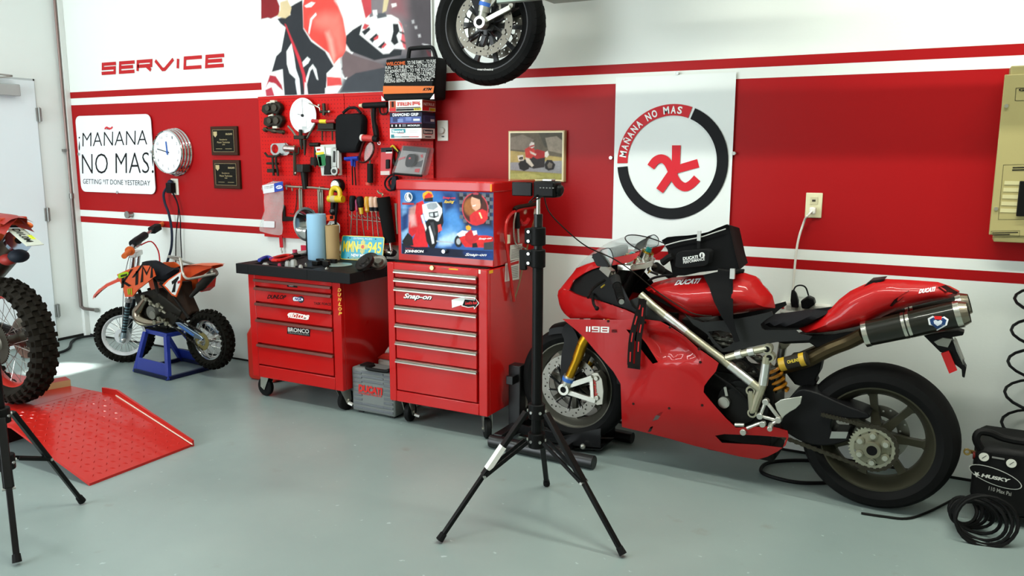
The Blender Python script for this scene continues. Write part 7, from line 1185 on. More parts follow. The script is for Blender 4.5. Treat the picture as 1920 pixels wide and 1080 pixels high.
# ---------------------------------------------------------------- tools on the red boards
def tool(name, lab, cat, at, grp=None): return thing(name, lab, cat, (at[0], -.02, at[1]), None, grp)
def peg(t, x, z, d=.05): g = G('#a8a49a/.3/.9'); g.tube([(x, -.016, z), (x, -d, z), (x, -d-.006, z+.012)], .003, 6); return g.out('peg_hook', t)
CAST = '#2e2a24/.45/.5'; MET = '#8e8a80/.3/.9'
for lab, (x, z), f in (('upper black brake caliper hanging at the top left of the tool board', (-3.969,1.787), 1), ('lower black brake caliper hanging beside the white dial', (-3.958,1.705), -1)):
    t = tool('brake_caliper', lab, 'brake caliper', (x, z), 'calipers on the tool board'); g = G(CAST); g.prism([(x-.10, z-.02), (x-.09, z+.02), (x-.03, z+.035), (x-.0, z+.03), (x+.02, z+.045), (x+.06, z+.03), (x+.075, z-.0), (x+.04, z-.045), (x-.02, z-.03), (x-.06, z-.045)], 'y', -.07, -.03); g.out('caliper_body', t, bev=.008)
    g = G('#47423a/.4/.6'); g.cyl((x+.03, -.07, z), (x+.03, -.085, z), .022); g.cyl((x-.03, -.07, z), (x-.03, -.085, z), .018); g.out('piston_cap', t); g = G('#c8c4b4/.4'); g.cyl((x-.05, -.06, z+.03), (x-.01, -.06, z+.038), .008); g.box(x-.01, x+.03, -.075, -.05, z+.035*f, z+.05*f); g.out('bleed_screw', t); peg(t, x, z+.02)
x, z = (-3.975,1.640); t = tool('bearing_tool', 'slim dark knurled rod below the calipers', 'hand tool', (x, z)); g = G('#4a4136/.4/.7'); g.lathe((x-.09, -.05, z+.01), (1, 0, -.12), [(0, 0), (.015, .0), (.018, .02), (.008, .03), (.009, .06), (.016, .07), (.016, .10), (.009, .115), (.013, .13), (.013, .165), (.016, .17), (.0, .185)], 14); g.out('rod', t); peg(t, x, z)
# white degree wheel
x, z = (-3.720,1.735); RX = .112
t = tool('degree_wheel', 'round white degree wheel hanging at the top of the left tool board', 'dial', (x, z-.11)); w = G('#e6e8e8/.35').cyl((x, -.05, z), (x, -.053, z), RX, n=48).out('disc', t); g = G('#5a5c60/.5'); g.lathe((x, -.0536, z), (0, -1, 0), [(RX*.82, 0), (RX*.83, 0)], 48); g.obox((x, -.0538, z), (x, -.0538, z+RX*.95), .002, .0004, (0, 1, 0)); g.obox((x, -.054, z), (x-.045, -.054, z+.01), .003, .0004, (0, 1, 0))
for k in range(72): a = 2*pi*k/72; g.obox((x+RX*.9*cos(a), -.0537, z+RX*.9*sin(a)), (x+RX*.96*cos(a), -.0537, z+RX*.96*sin(a)), .001, .0003, (0, 1, 0))
g.set('#dfe1e1/.4').box(x-.02, x+.028, -.055, -.0538, z-.07, z-.018); g.set('#b8bcbc/.4').box(x-.01, x+.03, -.0545, -.0538, z-.085, z-.07); g.out('print', w, smooth=0); G('#26282a/.4').cyl((x, -.053, z), (x, -.062, z), .009, n=14).out('hub_nut', t)
# bearing puller under the dial
x, z = (-3.729,1.595); t = tool('bearing_puller', 'dark three-armed puller hanging below the white degree wheel', 'puller', (x, z)); g = G(CAST); g.box(x-.045, x+.045, -.09, -.05, z-.012, z+.012); g.cyl((x, -.07, z-.02), (x, -.07, z+.05), .012); g.out('yoke', t, bev=.003)
for p in ([(-3.758,-.070,1.590),(-3.800,-.070,1.638),(-3.835,-.070,1.669)], [(-3.676,-.070,1.589),(-3.639,-.070,1.636),(-3.603,-.070,1.678)]): G('#6a655c/.35/.8').tube(p, .007, 7).out('arm', t)
for p in ([(-3.726,-.070,1.585),(-3.727,-.070,1.547),(-3.725,-.070,1.516)], [(-3.698,-.070,1.580),(-3.698,-.070,1.528),(-3.702,-.070,1.480)]): G(CAST).tube(p, [.014, .010, .005], 8).out('arm', t)
peg(t, x, z)
x, z = (-3.546,1.761); t = tool('clamp', 'small dark C clamp to the right of the white degree wheel', 'clamp', (x, z)); g = G('#3a362e/.4/.6'); g.tube(sm([(-3.544,-.050,1.807),(-3.542,-.050,1.770),(-3.547,-.050,1.733)], 3, False), .011, 8); g.cyl((-3.574,-.050,1.755), (-3.501,-.050,1.755), .009); g.out('clamp_frame', t); g = G('#b0aca0/.3/.9'); g.tube([(-3.667,-.050,1.812),(-3.615,-.050,1.795),(-3.582,-.050,1.780),(-3.574,-.050,1.755)], .005, 6); g.ell((-3.584,-.050,1.796), .01, .01, .01); g.ell((-3.501,-.050,1.755), .01, .01, .01); g.out('screw_handle', t)
x, z = (-3.523,1.668); t = tool('valve_tool', 'black steel block on two pins under a red and yellow screwdriver', 'hand tool', (x, z)); g = G('#2a2723/.4/.5'); q = [(-3.577,1.683),(-3.447,1.681),(-3.448,1.644),(-3.579,1.645)]; g.box(q[0][0], q[1][0], -.08, -.03, q[2][1], q[0][1]); g.out('block', t, bev=.004)
for p in ([(-3.564,-.050,1.645),(-3.567,-.050,1.573)], [(-3.481,-.050,1.644),(-3.483,-.050,1.575)], [(-3.607,-.050,1.640),(-3.448,-.050,1.637)]): G('#4a443a/.35/.8').tube(p, .0055, 7).out('pin', t)
x, z = (-3.540,1.696); t = tool('screwdriver', 'red and yellow screwdriver lying across the black steel block', 'screwdriver', (x, z))
for col, p, r in (('#b01c24/.35', [(-3.618,-.080,1.698),(-3.550,-.080,1.693)], .012), ('#d8c028/.35', [(-3.553,-.080,1.694),(-3.499,-.080,1.692)], .013), ('#9c1a1e/.35', [(-3.499,-.080,1.692),(-3.427,-.080,1.695)], .011)): G(col).cyl(*p, r, n=12).out('handle', t)
# silver plate holder
q = [(-4.021,1.543),(-4.003,1.557),(-3.881,1.560),(-3.856,1.538),(-3.859,1.494),(-3.879,1.480),(-3.998,1.477),(-4.023,1.499)]; t = tool('clutch_holder', 'silver two-hole holding plate on the left of the tool board', 'hand tool', q[0]); h1 = circ(*(-3.983,1.522), .030, 18); h2 = circ(*(-3.891,1.524), .024, 16); g = G('#aeb0b0/.3/.85'); g.sheet(q, lambda x, z: -.045, -.006, 0, [h1, h2]); g.out('plate', t); g = G('#9a8a84/.3/.8'); g.cyl((-3.861,-.080,1.526), (-3.787,-.060,1.521), .022, .02, 14); g.set('#d0d0ce/.25/.8').cyl((-3.859,-.085,1.525), (-3.857,-.080,1.525), .023, n=16); g.out('bushing', t); peg(t, q[2][0], q[2][1]-.01)
x, z = (-3.999,1.465); t = tool('gear_puller', 'dark rusty gear puller hanging under the silver plate', 'puller', (x, z)); g = G(CAST)
for p in ([(-4.061,-.060,1.494),(-4.035,-.060,1.472),(-3.992,-.060,1.472),(-3.949,-.060,1.475),(-3.922,-.060,1.489)], [(-4.055,-.050,1.425),(-4.001,-.050,1.425),(-3.955,-.050,1.423)], [(-3.992,-.060,1.472),(-3.992,-.060,1.425),(-3.991,-.060,1.381),(-3.990,-.060,1.344)], [(-3.962,-.060,1.470),(-3.966,-.060,1.426),(-3.954,-.060,1.382),(-3.951,-.060,1.343)]): g.tube(p, .008, 7)
g.box(x-.03, x+.03, -.08, -.05, z-.10, z-.075); g.out('puller_frame', t)
t = tool('hex_bar', 'dark upright hexagonal bar with a brass tip on the left tool board', 'bar', (-3.802,1.528)); G('#4a4338/.4/.6').tube([(-3.804,-.050,1.533),(-3.811,-.050,1.349)], .011, 6).out('shaft', t); G('#3a342c/.4/.6').tube([(-3.846,-.050,1.489),(-3.801,-.050,1.482),(-3.772,-.050,1.495),(-3.767,-.050,1.533)], .007, 6).out('crank', t); G('#b49c66/.3/.9').cyl((-3.804,-.050,1.533), (-3.804,-.050,1.545), .010, n=10).out('tip', t)
q = [(-3.781,1.422),(-3.659,1.423),(-3.658,1.371),(-3.782,1.364)]; t = tool('socket_block', 'black cylindrical block with a stem hanging in the middle of the left board', 'hand tool', q[0]); g = G('#1a1917/.35/.3'); cx = (q[0][0]+q[1][0])/2; g.cyl((cx, -.06, q[2][1]), (cx, -.06, q[0][1]), .052, n=6); g.out('block', t, bev=.003); G('#1a1917/.4/.3').cyl((cx, -.06, q[2][1]), (cx+.005, -.06, q[2][1]-.11), .026, .018, 14).out('stem', t); G('#c0bcae/.3/.9').ell((q[3][0]-.012, -.06, q[3][1]), .009, .009, .009).out('detent_ball', t)
t = tool('slide_hammer', 'dark T-handled slide hammer left of the green packet', 'hammer', (-3.631,1.528)); G('#2a2723/.4/.5').cyl((-3.659,-.060,1.549), (-3.584,-.060,1.549), .013, n=12).out('cross_handle', t); G('#2a2723/.4/.5').cyl((-3.621,-.060,1.547), (-3.628,-.060,1.405), .007, n=8).out('rod', t); G('#24221f/.5').cyl((-3.624,-.060,1.466), (-3.628,-.060,1.417), .030, n=18).out('weight', t)
# packets and bags
def packet(name, lab, cat, q, y, col, th=.012, parts=()):
    t = tool(name, lab, cat, (q[0][0], min(p[1] for p in q))); c = G(col).prism(q, 'y', y-th, y).out('card', t, bev=.002)
    for nm, cc, p in parts: g = G(cc); k = nm.endswith('!'); g.prism(p, 'y', y-th-(.012 if k else .0012), y-th-.0002); g.out(nm.rstrip('!'), t, bev=.003 if k else 0)
    return t
packet('seal_packet', 'green and white card packet hanging in the middle of the left tool board', 'packet', [(-3.597,1.533),(-3.523,1.537),(-3.510,1.415),(-3.569,1.408)], -.075, '#d8dcd4/.4', .012, (('green_print', '#1f6a3c/.4', [(-3.581,1.481),(-3.516,1.490),(-3.512,1.418),(-3.567,1.410)]), ('yellow_band', '#d0c030/.4', [(-3.593,1.497),(-3.525,1.504),(-3.523,1.488),(-3.590,1.483)]), ('red_mark', '#c03a30/.4', [(-3.583,1.521),(-3.554,1.523),(-3.553,1.511),(-3.582,1.509)]), ('brass_pins', '#a89a60/.3/.8', [(-3.575,1.471),(-3.551,1.474),(-3.543,1.417),(-3.563,1.415)])))
packet('tube_pack', 'pale plastic pouch of white tubes behind the silver ratchet', 'packet', [(-3.563,1.547),(-3.438,1.551),(-3.407,1.500),(-3.407,1.356),(-3.562,1.351),(-3.569,1.410)], -.055, '#b9bcb6/.3', .02, (('tube!', '#dcdfdc/.3', [(-3.436,1.519),(-3.406,1.509),(-3.410,1.358),(-3.444,1.356)]), ('green_label', '#9ac08a/.4', [(-3.439,1.458),(-3.408,1.463),(-3.408,1.435),(-3.440,1.432)]), ('tube!', '#1c1e1e/.4', [(-3.510,1.481),(-3.477,1.477),(-3.479,1.359),(-3.534,1.358),(-3.529,1.406)]), ('label', '#e4e4e0/.4', [(-3.517,1.528),(-3.478,1.528),(-3.480,1.486),(-3.516,1.490)])))
t = tool('ratchet_wrench', 'shiny ratchet wrench with a round head in front of the white tubes', 'wrench', (-3.438,1.379)); g = G('#b4b4b0/.2/.95'); a, b = V((-3.431,-.090,1.528)), V((-3.436,-.090,1.407)); g.obox(a, b, .034, .012, (0, 1, 0)); c = V((-3.435,-.090,1.382)); g.cyl(c+V((0, .01, 0)), c-V((0, .012, 0)), .030, n=20); g.out('wrench_body', t, bev=.004); g = G('#3a3a38/.4/.6'); g.obox(a+V((0, -.008, -.02)), b+V((0, -.008, .03)), .014, .003, (0, 1, 0)); g.cyl(c-V((0, .012, 0)), c-V((0, .016, 0)), .014); g.out('inlay', t)
q = [*[(-3.434,1.712),(-3.421,1.729),(-3.391,1.741),(-3.311,1.740)], *[(-3.255,1.742),(-3.224,1.728),(-3.213,1.703),(-3.219,1.627),(-3.233,1.573),(-3.259,1.532),(-3.270,1.502),(-3.299,1.495),(-3.427,1.495),(-3.440,1.507),(-3.441,1.541),(-3.439,1.630)]]
t = tool('pouch', 'black fabric pouch with a loop handle hanging in the centre of the tool boards', 'bag', ((-3.365,1.629))); g = G('#131416/.7'); n = len(q); cx = sum(p[0] for p in q)/n; cz = sum(p[1] for p in q)/n; g.skin([[(cx+(x-cx)*k, y, cz+(z-cz)*k) for x, z in q] for y, k in ((-.025, .95), (-.035, .98), (-.07, .98), (-.082, .9))]); g.out('pouch_body', t, smooth=50); G('#17181a/.7').tube(sm([(-3.390,-.050,1.745),(-3.346,-.050,1.771),(-3.318,-.050,1.775),(-3.283,-.050,1.771),(-3.249,-.050,1.739)], 4, False), .009, 7).out('loop_handle', t); x, z = (-3.330,1.778); peg(t, x, z, .06)
t = tool('rivet_gun', 'black rivet gun with an upright handle right of the black pouch', 'hand tool', (-3.146,1.735)); g = G('#141414/.4'); g.cyl((-3.219,-.060,1.785), (-3.036,-.060,1.787), .018, n=12); g.out('barrel', t); G('#c8b494/.4').cyl((-3.250,-.060,1.786), (-3.219,-.060,1.785), .010, .014, 10).out('nose', t); G('#171717/.5').tube(sm([(-3.144,-.050,1.783),(-3.149,-.050,1.735),(-3.148,-.050,1.686),(-3.139,-.050,1.643),(-3.130,-.050,1.589)], 3, False), [.014]*8+[.018]*4+[.010], 8).out('handle', t); G('#1c1a18/.5').tube(sm([(-3.104,-.050,1.776),(-3.098,-.050,1.739),(-3.072,-.050,1.730),(-3.044,-.050,1.743),(-3.040,-.050,1.780)], 3, False), .006, 6).out('lever', t); G('#7a756a/.3/.8').tube([(-3.180,-.040,1.773),(-3.175,-.040,1.709),(-3.164,-.040,1.627)], .003, 5).out('spring_wire', t)
t = tool('flashlight', 'small red torch lying across the right board beside the black pouch', 'torch', (-3.191,1.587)); G('#b8322e/.35').cyl((-3.221,-.070,1.589), (-3.139,-.070,1.584), .021, n=14).out('barrel', t); G('#d8cfc8/.3').cyl((-3.233,-.070,1.590), (-3.219,-.070,1.589), .022, n=14).out('lens', t); G('#141414/.5').cyl((-3.139,-.070,1.584), (-3.107,-.070,1.578), .020, .017, 12).out('tail_cap', t); G('#c4c4c0/.3/.9').lathe((-3.106,-.060,1.556), (0, 1, 0), [(.008, -.002), (.011, -.002), (.011, .002), (.008, .002)], 14, True).out('key_ring', t)
t = tool('goggles', 'dark clear goggles hanging below the red torch', 'goggles', (-3.194,1.508)); G('#3a1a18/.4').tube(sm([(-3.226,-.060,1.562),(-3.253,-.060,1.497),(-3.265,-.060,1.447),(-3.224,-.060,1.439),(-3.174,-.060,1.470),(-3.148,-.060,1.524),(-3.161,-.060,1.562),(-3.191,-.060,1.573)], 3), .007, 6, True).out('strap', t); g = G('clear_film'); g.prism(sm([(-3.192,1.540),(-3.157,1.562),(-3.143,1.519),(-3.173,1.470),(-3.209,1.445),(-3.211,1.491)], 2), 'y', -.075, -.065); g.out('lens', t)
t = tool('foam_grip_bar', 'black foam-handled bar with a red tip under the goggles', 'hand tool', (-3.199,1.382)); G('#191817/.6').cyl((-3.179,-.060,1.431), (-3.183,-.060,1.313), .019, n=14).out('foam_grip', t); G('#c04a3e/.4').cyl((-3.192,-.060,1.316), (-3.195,-.060,1.299), .021, n=12).out('tip', t); G('#8a8478/.3/.8').tube([(-3.189,-.050,1.464),(-3.189,-.050,1.431)], .006, 6).out('stem', t)
t = tool('hex_key_set', 'blue T-handled hex keys hanging under the black pouch', 'hex keys', (-3.322,1.452))
for a, b, c, d in (((-3.370,-.070,1.460), (-3.264,-.070,1.466), (-3.313,-.070,1.463), (-3.322,-.060,1.296)), ((-3.368,-.055,1.455), (-3.266,-.055,1.458), (-3.308,-.055,1.455), (-3.305,-.050,1.294))): g = G('#22389a/.4'); g.cyl(a, b, .011, n=10); g.cyl(c, V(c)+(V(d)-V(c))*.28, .012, .008); g.out('handle', t); G('#2a2824/.3/.8').cyl(V(c)+(V(d)-V(c))*.2, d, .0045, n=6).out('shaft', t)
packet('tool_packet', 'red card packet with a black tool right of the hex keys', 'packet', [(-3.101,1.530),(-3.013,1.532),(-3.011,1.508),(-3.032,1.362),(-3.110,1.361)], -.04, '#b8222c/.35', .012, (('header', '#23262a/.4', [(-3.098,1.528),(-3.014,1.531),(-3.014,1.505),(-3.099,1.501)]), ('white_corner', '#d4d2ce/.4', [(-3.061,1.512),(-3.014,1.514),(-3.014,1.495),(-3.062,1.494)]), ('tool!', '#1a1a1c/.4', [(-3.058,1.457),(-3.032,1.458),(-3.032,1.403),(-3.060,1.400)]), ('blister_base', '#c8b4b0/.3', [(-3.106,1.385),(-3.038,1.388),(-3.038,1.363),(-3.106,1.362)])))
t = tool('wire_hank', 'bundle of yellow and black wire behind the red packet', 'wire', (-3.005,1.508)); G('#c8b428/.4').tube(sm([(-3.038,-.040,1.524),(-3.017,-.040,1.541),(-2.998,-.040,1.524),(-2.978,-.040,1.505)], 4, False), .006, 6).out('yellow_wire', t); G('#26221e/.5').tube(sm([(-3.022,-.035,1.519),(-2.982,-.035,1.508),(-2.976,-.035,1.476),(-3.004,-.035,1.427),(-3.023,-.035,1.465)], 4), .011, 6, True).out('black_wire', t)
q = [(-2.905,1.545),(-2.719,1.529),(-2.704,1.524),(-2.754,1.370),(-2.773,1.361),(-2.978,1.372),(-2.985,1.380)]; t = tool('blister_pack', 'clear plastic blister pack holding a black gadget above the tool chest', 'packet', q[6]); g = G('#8e8684/.35'); qq = [(-2.930,1.540),(-2.756,1.524),(-2.800,1.371),(-3.001,1.376)]; g.prism(qq, 'y', -.055, -.05); g.set('#3a3434/.4').prism([(-2.926,1.540),(-2.752,1.524),(-2.759,1.498),(-2.933,1.513)], 'y', -.057, -.055); g.set('#c05a60/.4').prism([(-2.967,1.465),(-2.914,1.476),(-2.918,1.465),(-2.968,1.452)], 'y', -.057, -.055); g.set('#b8303a/.4').prism([(-2.844,1.402),(-2.808,1.405),(-2.815,1.381),(-2.848,1.384)], 'y', -.057, -.055); g.set('#c8484e/.4').prism([(-2.804,1.485),(-2.787,1.490),(-2.785,1.471),(-2.797,1.469)], 'y', -.057, -.055); g.set('#454044/.4').prism([(-2.850,1.434),(-2.785,1.456),(-2.799,1.413),(-2.850,1.415)], 'y', -.057, -.055); g.out('card', t, smooth=0); g = G('#15151a/.3'); g.prism(sm([(-2.878,1.484),(-2.852,1.492),(-2.828,1.482),(-2.827,1.445),(-2.853,1.418),(-2.883,1.413),(-2.896,1.428),(-2.892,1.455)], 2), 'y', -.085, -.058); g.set('#c04050/.4').prism([(-2.868,1.471),(-2.853,1.472),(-2.853,1.461),(-2.869,1.460)], 'y', -.087, -.085); g.out('gadget', t, bev=.004); g = G('blister_clear'); g.skin([[(x, y, z) for x, z in q] for y in (-.05, -.105)]); g.out('blister', t, bev=.004); g = G('#1f1c1c/.4'); p = [(-2.971,-.100,1.374),(-2.766,-.100,1.363),(-2.762,-.100,1.347),(-2.802,-.100,1.348)]; g.tube(p[:2], .008, 6); g.out('bottom_rail', t)
t = tool('cord_bundle', 'coiled black cord hanging at the corner of the tool chest', 'cord', (-3.029,1.329)); G('#15161a/.45').tube(sm([(-3.008,-.050,1.362),(-3.056,-.050,1.345),(-3.077,-.050,1.307),(-3.058,-.050,1.274),(-3.024,-.050,1.269),(-2.996,-.050,1.303),(-3.008,-.050,1.351),(-3.043,-.050,1.324),(-3.030,-.050,1.286),(-3.003,-.050,1.275)], 4), .006, 6, True).out('cord', t); G('#1a1b22/.4').prism([(-3.011,1.354),(-2.981,1.360),(-2.968,1.325),(-2.996,1.271),(-3.023,1.270)], 'y', -.07, -.04).out('adapter', t, bev=.006)
# lower left of the board
q = [(-4.081,1.278),(-3.899,1.308),(-3.903,1.143),(-3.918,1.047),(-3.922,.954),(-4.004,.950),(-4.118,.966),(-4.119,1.015),(-4.072,1.107),(-4.072,1.222)]; t = tool('parts_bag', 'clear plastic parts bag with a white and blue header card', 'bag', q[5]); g = G('clear_film'); qq = sm(q, 2); g.sheet(qq, lambda x, z: -.075-.008*sin(x*60)*sin(z*45), .004, .03); g.out('pouch', t, smooth=60); g = G('#d8dade/.4'); g.prism([(-4.069,1.279),(-3.965,1.293),(-3.963,1.237),(-4.064,1.223)], 'y', -.088, -.084); g.set('#2542a0/.4').prism([(-3.965,1.293),(-3.888,1.309),(-3.885,1.250),(-3.963,1.236)], 'y', -.088, -.084); hd = g.out('header_card', t, smooth=0)
g = G('#d8d8da/.35'); g.prism([(-4.078,1.038),(-3.977,1.040),(-3.980,.997),(-4.081,.996)], 'y', -.086, -.084); g.out('part', t); g = G('#e0e2ea/.4'); g.prism(sm([(-3.948,1.270),(-3.925,1.282),(-3.897,1.281),(-3.890,1.271),(-3.902,1.262),(-3.934,1.258)], 2), 'y', -.089, -.0882); g.set('#4a4c50/.5'); a, b, c = [(-4.051,-.089,1.265),(-3.966,-.089,1.277),(-4.051,-.089,1.271)]; g.text('FR SHOCK SPRING', a, V(b)-V(a), V(c)-V(a)); a, b, c = [(-4.051,-.089,1.254),(-3.974,-.089,1.266),(-4.052,-.089,1.260)]; g.text('7 N LBS', a, V(b)-V(a), V(c)-V(a)); g.set('#2542a0/.4'); a, b, c = [(-3.941,-.090,1.262),(-3.896,-.090,1.271),(-3.942,-.090,1.273)]; g.text('ohu', a, V(b)-V(a), V(c)-V(a), .03); g.out('lettering', hd, smooth=0); peg(t, *(-3.981,1.305), .07)
t = tool('wrench_rack', 'steel bar rack carrying long hanging rods on the left tool board', 'rack', (-3.699,1.271)); G('#a8a496/.3/.9').tube([(-3.891,-.060,1.276),(-3.774,-.060,1.273),(-3.652,-.060,1.272),(-3.510,-.060,1.264)], .008, 8).out('rack_bar', t); g = G('#8a8578/.35/.8')
for p in [(-3.882,-.060,1.285),(-3.832,-.060,1.277),(-3.766,-.060,1.279),(-3.595,-.060,1.276)]: g.tube([V(p)+V((0, .04, 0)), p, V(p)+V((.012, -.01, -.03))], .005, 6)
g.out('clips', t)
for k, p in enumerate(([(-3.782,-.045,1.260),(-3.787,-.045,.997)], [(-3.771,-.040,1.260),(-3.776,-.040,1.003)], [(-3.620,-.045,1.264),(-3.619,-.045,1.093)], [(-3.608,-.040,1.264),(-3.606,-.040,1.096)], [(-3.597,-.035,1.264),(-3.599,-.035,1.099)])): G('#8f8b80/.3/.9').obox(*p, .016, .006, (0, 1, 0)).out('hanging_rod', t, bev=.002)
t = tool('steel_square', 'black steel bracket hanging low behind the parts bag', 'bracket', (-3.891,1.055)); g = G('#1f1d1b/.45/.4'); g.prism([(-3.942,1.152),(-3.927,1.140),(-3.927,1.071),(-3.856,1.071),(-3.857,1.047),(-3.957,1.037)], 'y', -.035, -.03); g.out('bracket_plate', t); G('#3a342c/.4/.6').tube(sm([(-3.818,-.030,1.256),(-3.826,-.030,1.173),(-3.850,-.030,1.095),(-3.890,-.030,1.093)], 4, False), .003, 5).out('wire_hook', t)
c = V((-3.658,-.100,1.037)); t = tool('chrome_bowl', 'shiny chrome bowl hanging on edge behind the blue towel roll', 'bowl', (c.x, c.z-.11)); G('#b9bcbc/.12/1').lathe((c.x, -.075, c.z), (0, -1, 0), [(0, 0), (.05, .0), (.08, .02), (.10, .05), (.112, .05), (.112, .054), (.097, .054), (.076, .025), (.048, .005), (0, .005)], 40).out('bowl_shell', t)
c = V((-3.458,-.060,1.288)); t = tool('pressure_gauge', 'small round pressure gauge with a white dial above the yellow shackle', 'gauge', (c.x, c.z-.035)); G('#1a1a1b/.4').cyl((c.x, -.02, c.z), (c.x, -.065, c.z), .043, n=28).out('gauge_case', t, bev=.004); f = G('#dcdcd8/.4').cyl((c.x-.004, -.065, c.z), (c.x-.004, -.067, c.z), .034, n=28).out('dial', t); g = G('#2a2a2a/.5'); g.obox((c.x-.004, -.068, c.z), (c.x+.012, -.068, c.z-.012), .003, .0005, (0, 1, 0))
for k in range(9): a = -.8+k*.6; g.obox((c.x-.004+.026*cos(a), -.0677, c.z+.026*sin(a)), (c.x-.004+.031*cos(a), -.0677, c.z+.031*sin(a)), .002, .0004, (0, 1, 0))
g.out('needle', f, smooth=0)
t = tool('shackle', 'bright yellow shackle lock hanging under the gauge', 'shackle', (-3.449,1.193)); G('#d0b418/.35').tube(sm([(-3.481,-.080,1.209),(-3.481,-.080,1.243),(-3.467,-.080,1.269),(-3.445,-.080,1.275),(-3.424,-.080,1.270),(-3.410,-.080,1.245),(-3.414,-.080,1.211)], 4, False), .016, 10).out('bow', t); G('#c8ac18/.35').cyl((-3.503,-.080,1.205), (-3.386,-.080,1.206), .023, n=16).out('pin', t); G('#b8a878/.35').cyl((-3.477,-.080,1.205), (-3.441,-.080,1.205), .0235, n=16).out('pin_sleeve', t)
t = tool('torch_lamp', 'small black torch hanging under the yellow shackle', 'torch', (-3.487,1.150)); G('#121213/.4').cyl((-3.486,-.060,1.188), (-3.490,-.060,1.133), .017, n=12).out('barrel', t); G('#1d1d1f/.3/.3').ell((-3.488,-.060,1.122), .026, .026, .026).out('head', t)
t = tool('black_strap', 'long thin black strap hanging from the yellow shackle', 'strap', (-3.460,1.065)); G('#191919/.5').tube(sm([(-3.449,-.065,1.189),(-3.457,-.065,1.129),(-3.467,-.065,1.054),(-3.463,-.065,.985),(-3.454,-.065,.933)], 4, False), .008, 6, flat=.5).out('strap', t)
t = tool('orange_tag', 'orange plastic tag with black print beside the blue towel roll', 'tag', (-3.527,1.063)); q = [(-3.574,1.093),(-3.477,1.105),(-3.473,1.073),(-3.489,1.064),(-3.568,1.060)]; G('#d8481e/.4').prism(q, 'y', -.066, -.06).out('tag_plate', t, bev=.001); g = G('#18100c/.5'); 
for p in ([(-3.551,1.082),(-3.539,1.085),(-3.539,1.068),(-3.551,1.067)], [(-3.512,1.093),(-3.483,1.097),(-3.482,1.076),(-3.498,1.073),(-3.512,1.075)]): g.prism(p, 'y', -.0668, -.066)
g.out('print', t, smooth=0)
P = [V(v) for v in [(-3.552,-.050,1.032),(-3.528,-.050,.893),(-3.498,-.050,.895),(-3.446,-.050,.990),(-3.444,-.050,1.037),(-3.476,-.050,1.061),(-3.528,-.050,1.059)]]; t = tool('licence_plate', 'white licence plate with black characters hanging upside down behind the cardboard tube', 'licence plate', (P[1].x, P[1].z)); g = G('#c9ccc8/.35'); g.prism([(p.x, p.z) for p in P], 'y', -.052, -.049); pl = g.out('plate', t, bev=.001); g = G('#16201c/.5'); a, b, c = [V(v) for v in [(-3.471,-.053,1.038),(-3.521,-.053,.914),(-3.503,-.053,1.046)]]; a.y = b.y = c.y = -.0527; g.text('0068XT', a, b-a, c-a, .03); a, b, c = [V(v) for v in [(-3.511,-.053,1.051),(-3.532,-.053,.986),(-3.523,-.053,1.054)]]; a.y = b.y = c.y = -.0527; g.text('TEXAS', a, b-a, c-a, .02); g.out('lettering', pl, smooth=0)
# screwdrivers in the wire rack
t = tool('screwdriver_rack', 'bent wire rack holding the row of screwdrivers', 'rack', (-3.235,1.101)); g = G('#b4b0a4/.3/.9')
a, b = V((-3.358,-.050,1.109)), V((-3.108,-.050,1.100)); n = 26; g.tube([(a+(b-a)*(k/n))+V((0, -.02*(k % 4 in (1, 2)), (.0 if k % 2 else -.012))) for k in range(n+1)], .0026, 5); g.tube([a+V((0, .01, -.03)), b+V((0, .01, -.03))], .0026, 5); g.out('wire', t)
SDP = [(-3.311,-.075,1.231),(-3.321,-.075,1.131),(-3.339,-.075,.979),(-3.284,-.075,1.207),(-3.281,-.075,1.129),(-3.286,-.075,.982),(-3.257,-.075,1.228),(-3.249,-.075,1.156),(-3.227,-.075,.960),(-3.197,-.075,1.229),(-3.198,-.075,1.129),(-3.201,-.075,1.018),(-3.165,-.075,1.229),(-3.164,-.075,1.131),(-3.156,-.075,.957),(-3.131,-.075,1.229),(-3.130,-.075,1.132),(-3.114,-.075,.956)]
for k, (lab, col, hr, clr) in enumerate((('black-handled screwdriver at the left end of the rack', '#141416/.4', .022, 0), ('violet and red handled screwdriver, second in the rack', '#8a1a4a/.35', .010, 0), ('wide black-handled screwdriver with a yellow collar in the rack', '#151517/.4', .024, 0), ('amber-handled screwdriver in the middle of the rack', '#c08a1a/.2', .021, 0), ('clear-handled screwdriver with a black band, left of two', '#c8a890/.15', .018, 1), ('clear-handled screwdriver with a black band, right end of the rack', '#c8a088/.15', .017, 1))):
    a, b, c = [V(v) for v in SDP[k*3:k*3+3]]
    t = tool('screwdriver', lab, 'screwdriver', (c.x, c.z), 'screwdrivers in the rack'); d = (b-a).normalized(); L = (b-a).length
    g = G(col); g.lathe(a, d, [(0, 0), (hr*.7, .002), (hr, .012), (hr, L*.55), (hr*.8, L*.75), (hr*.85, L*.9), (hr*.5, L), (0, L)], 10); g.out('handle', t)
    if clr: G('#16161c/.4').cyl(a+d*L*.68, a+d*L*.92, hr*.95, n=12).out('band', t); G('#c8c8c6/.3/.6').cyl(a+d*L*.5, a+d*L*.68, hr*.55, n=10).out('core', t)
    if hr > .023: G('#c8a41c/.35').cyl(b, b+d*.04, .016, .012, 10).out('collar', t)
    G('#a8a496/.25/.9').cyl(b, c, .0042, .0036, 7).out('shaft', t)
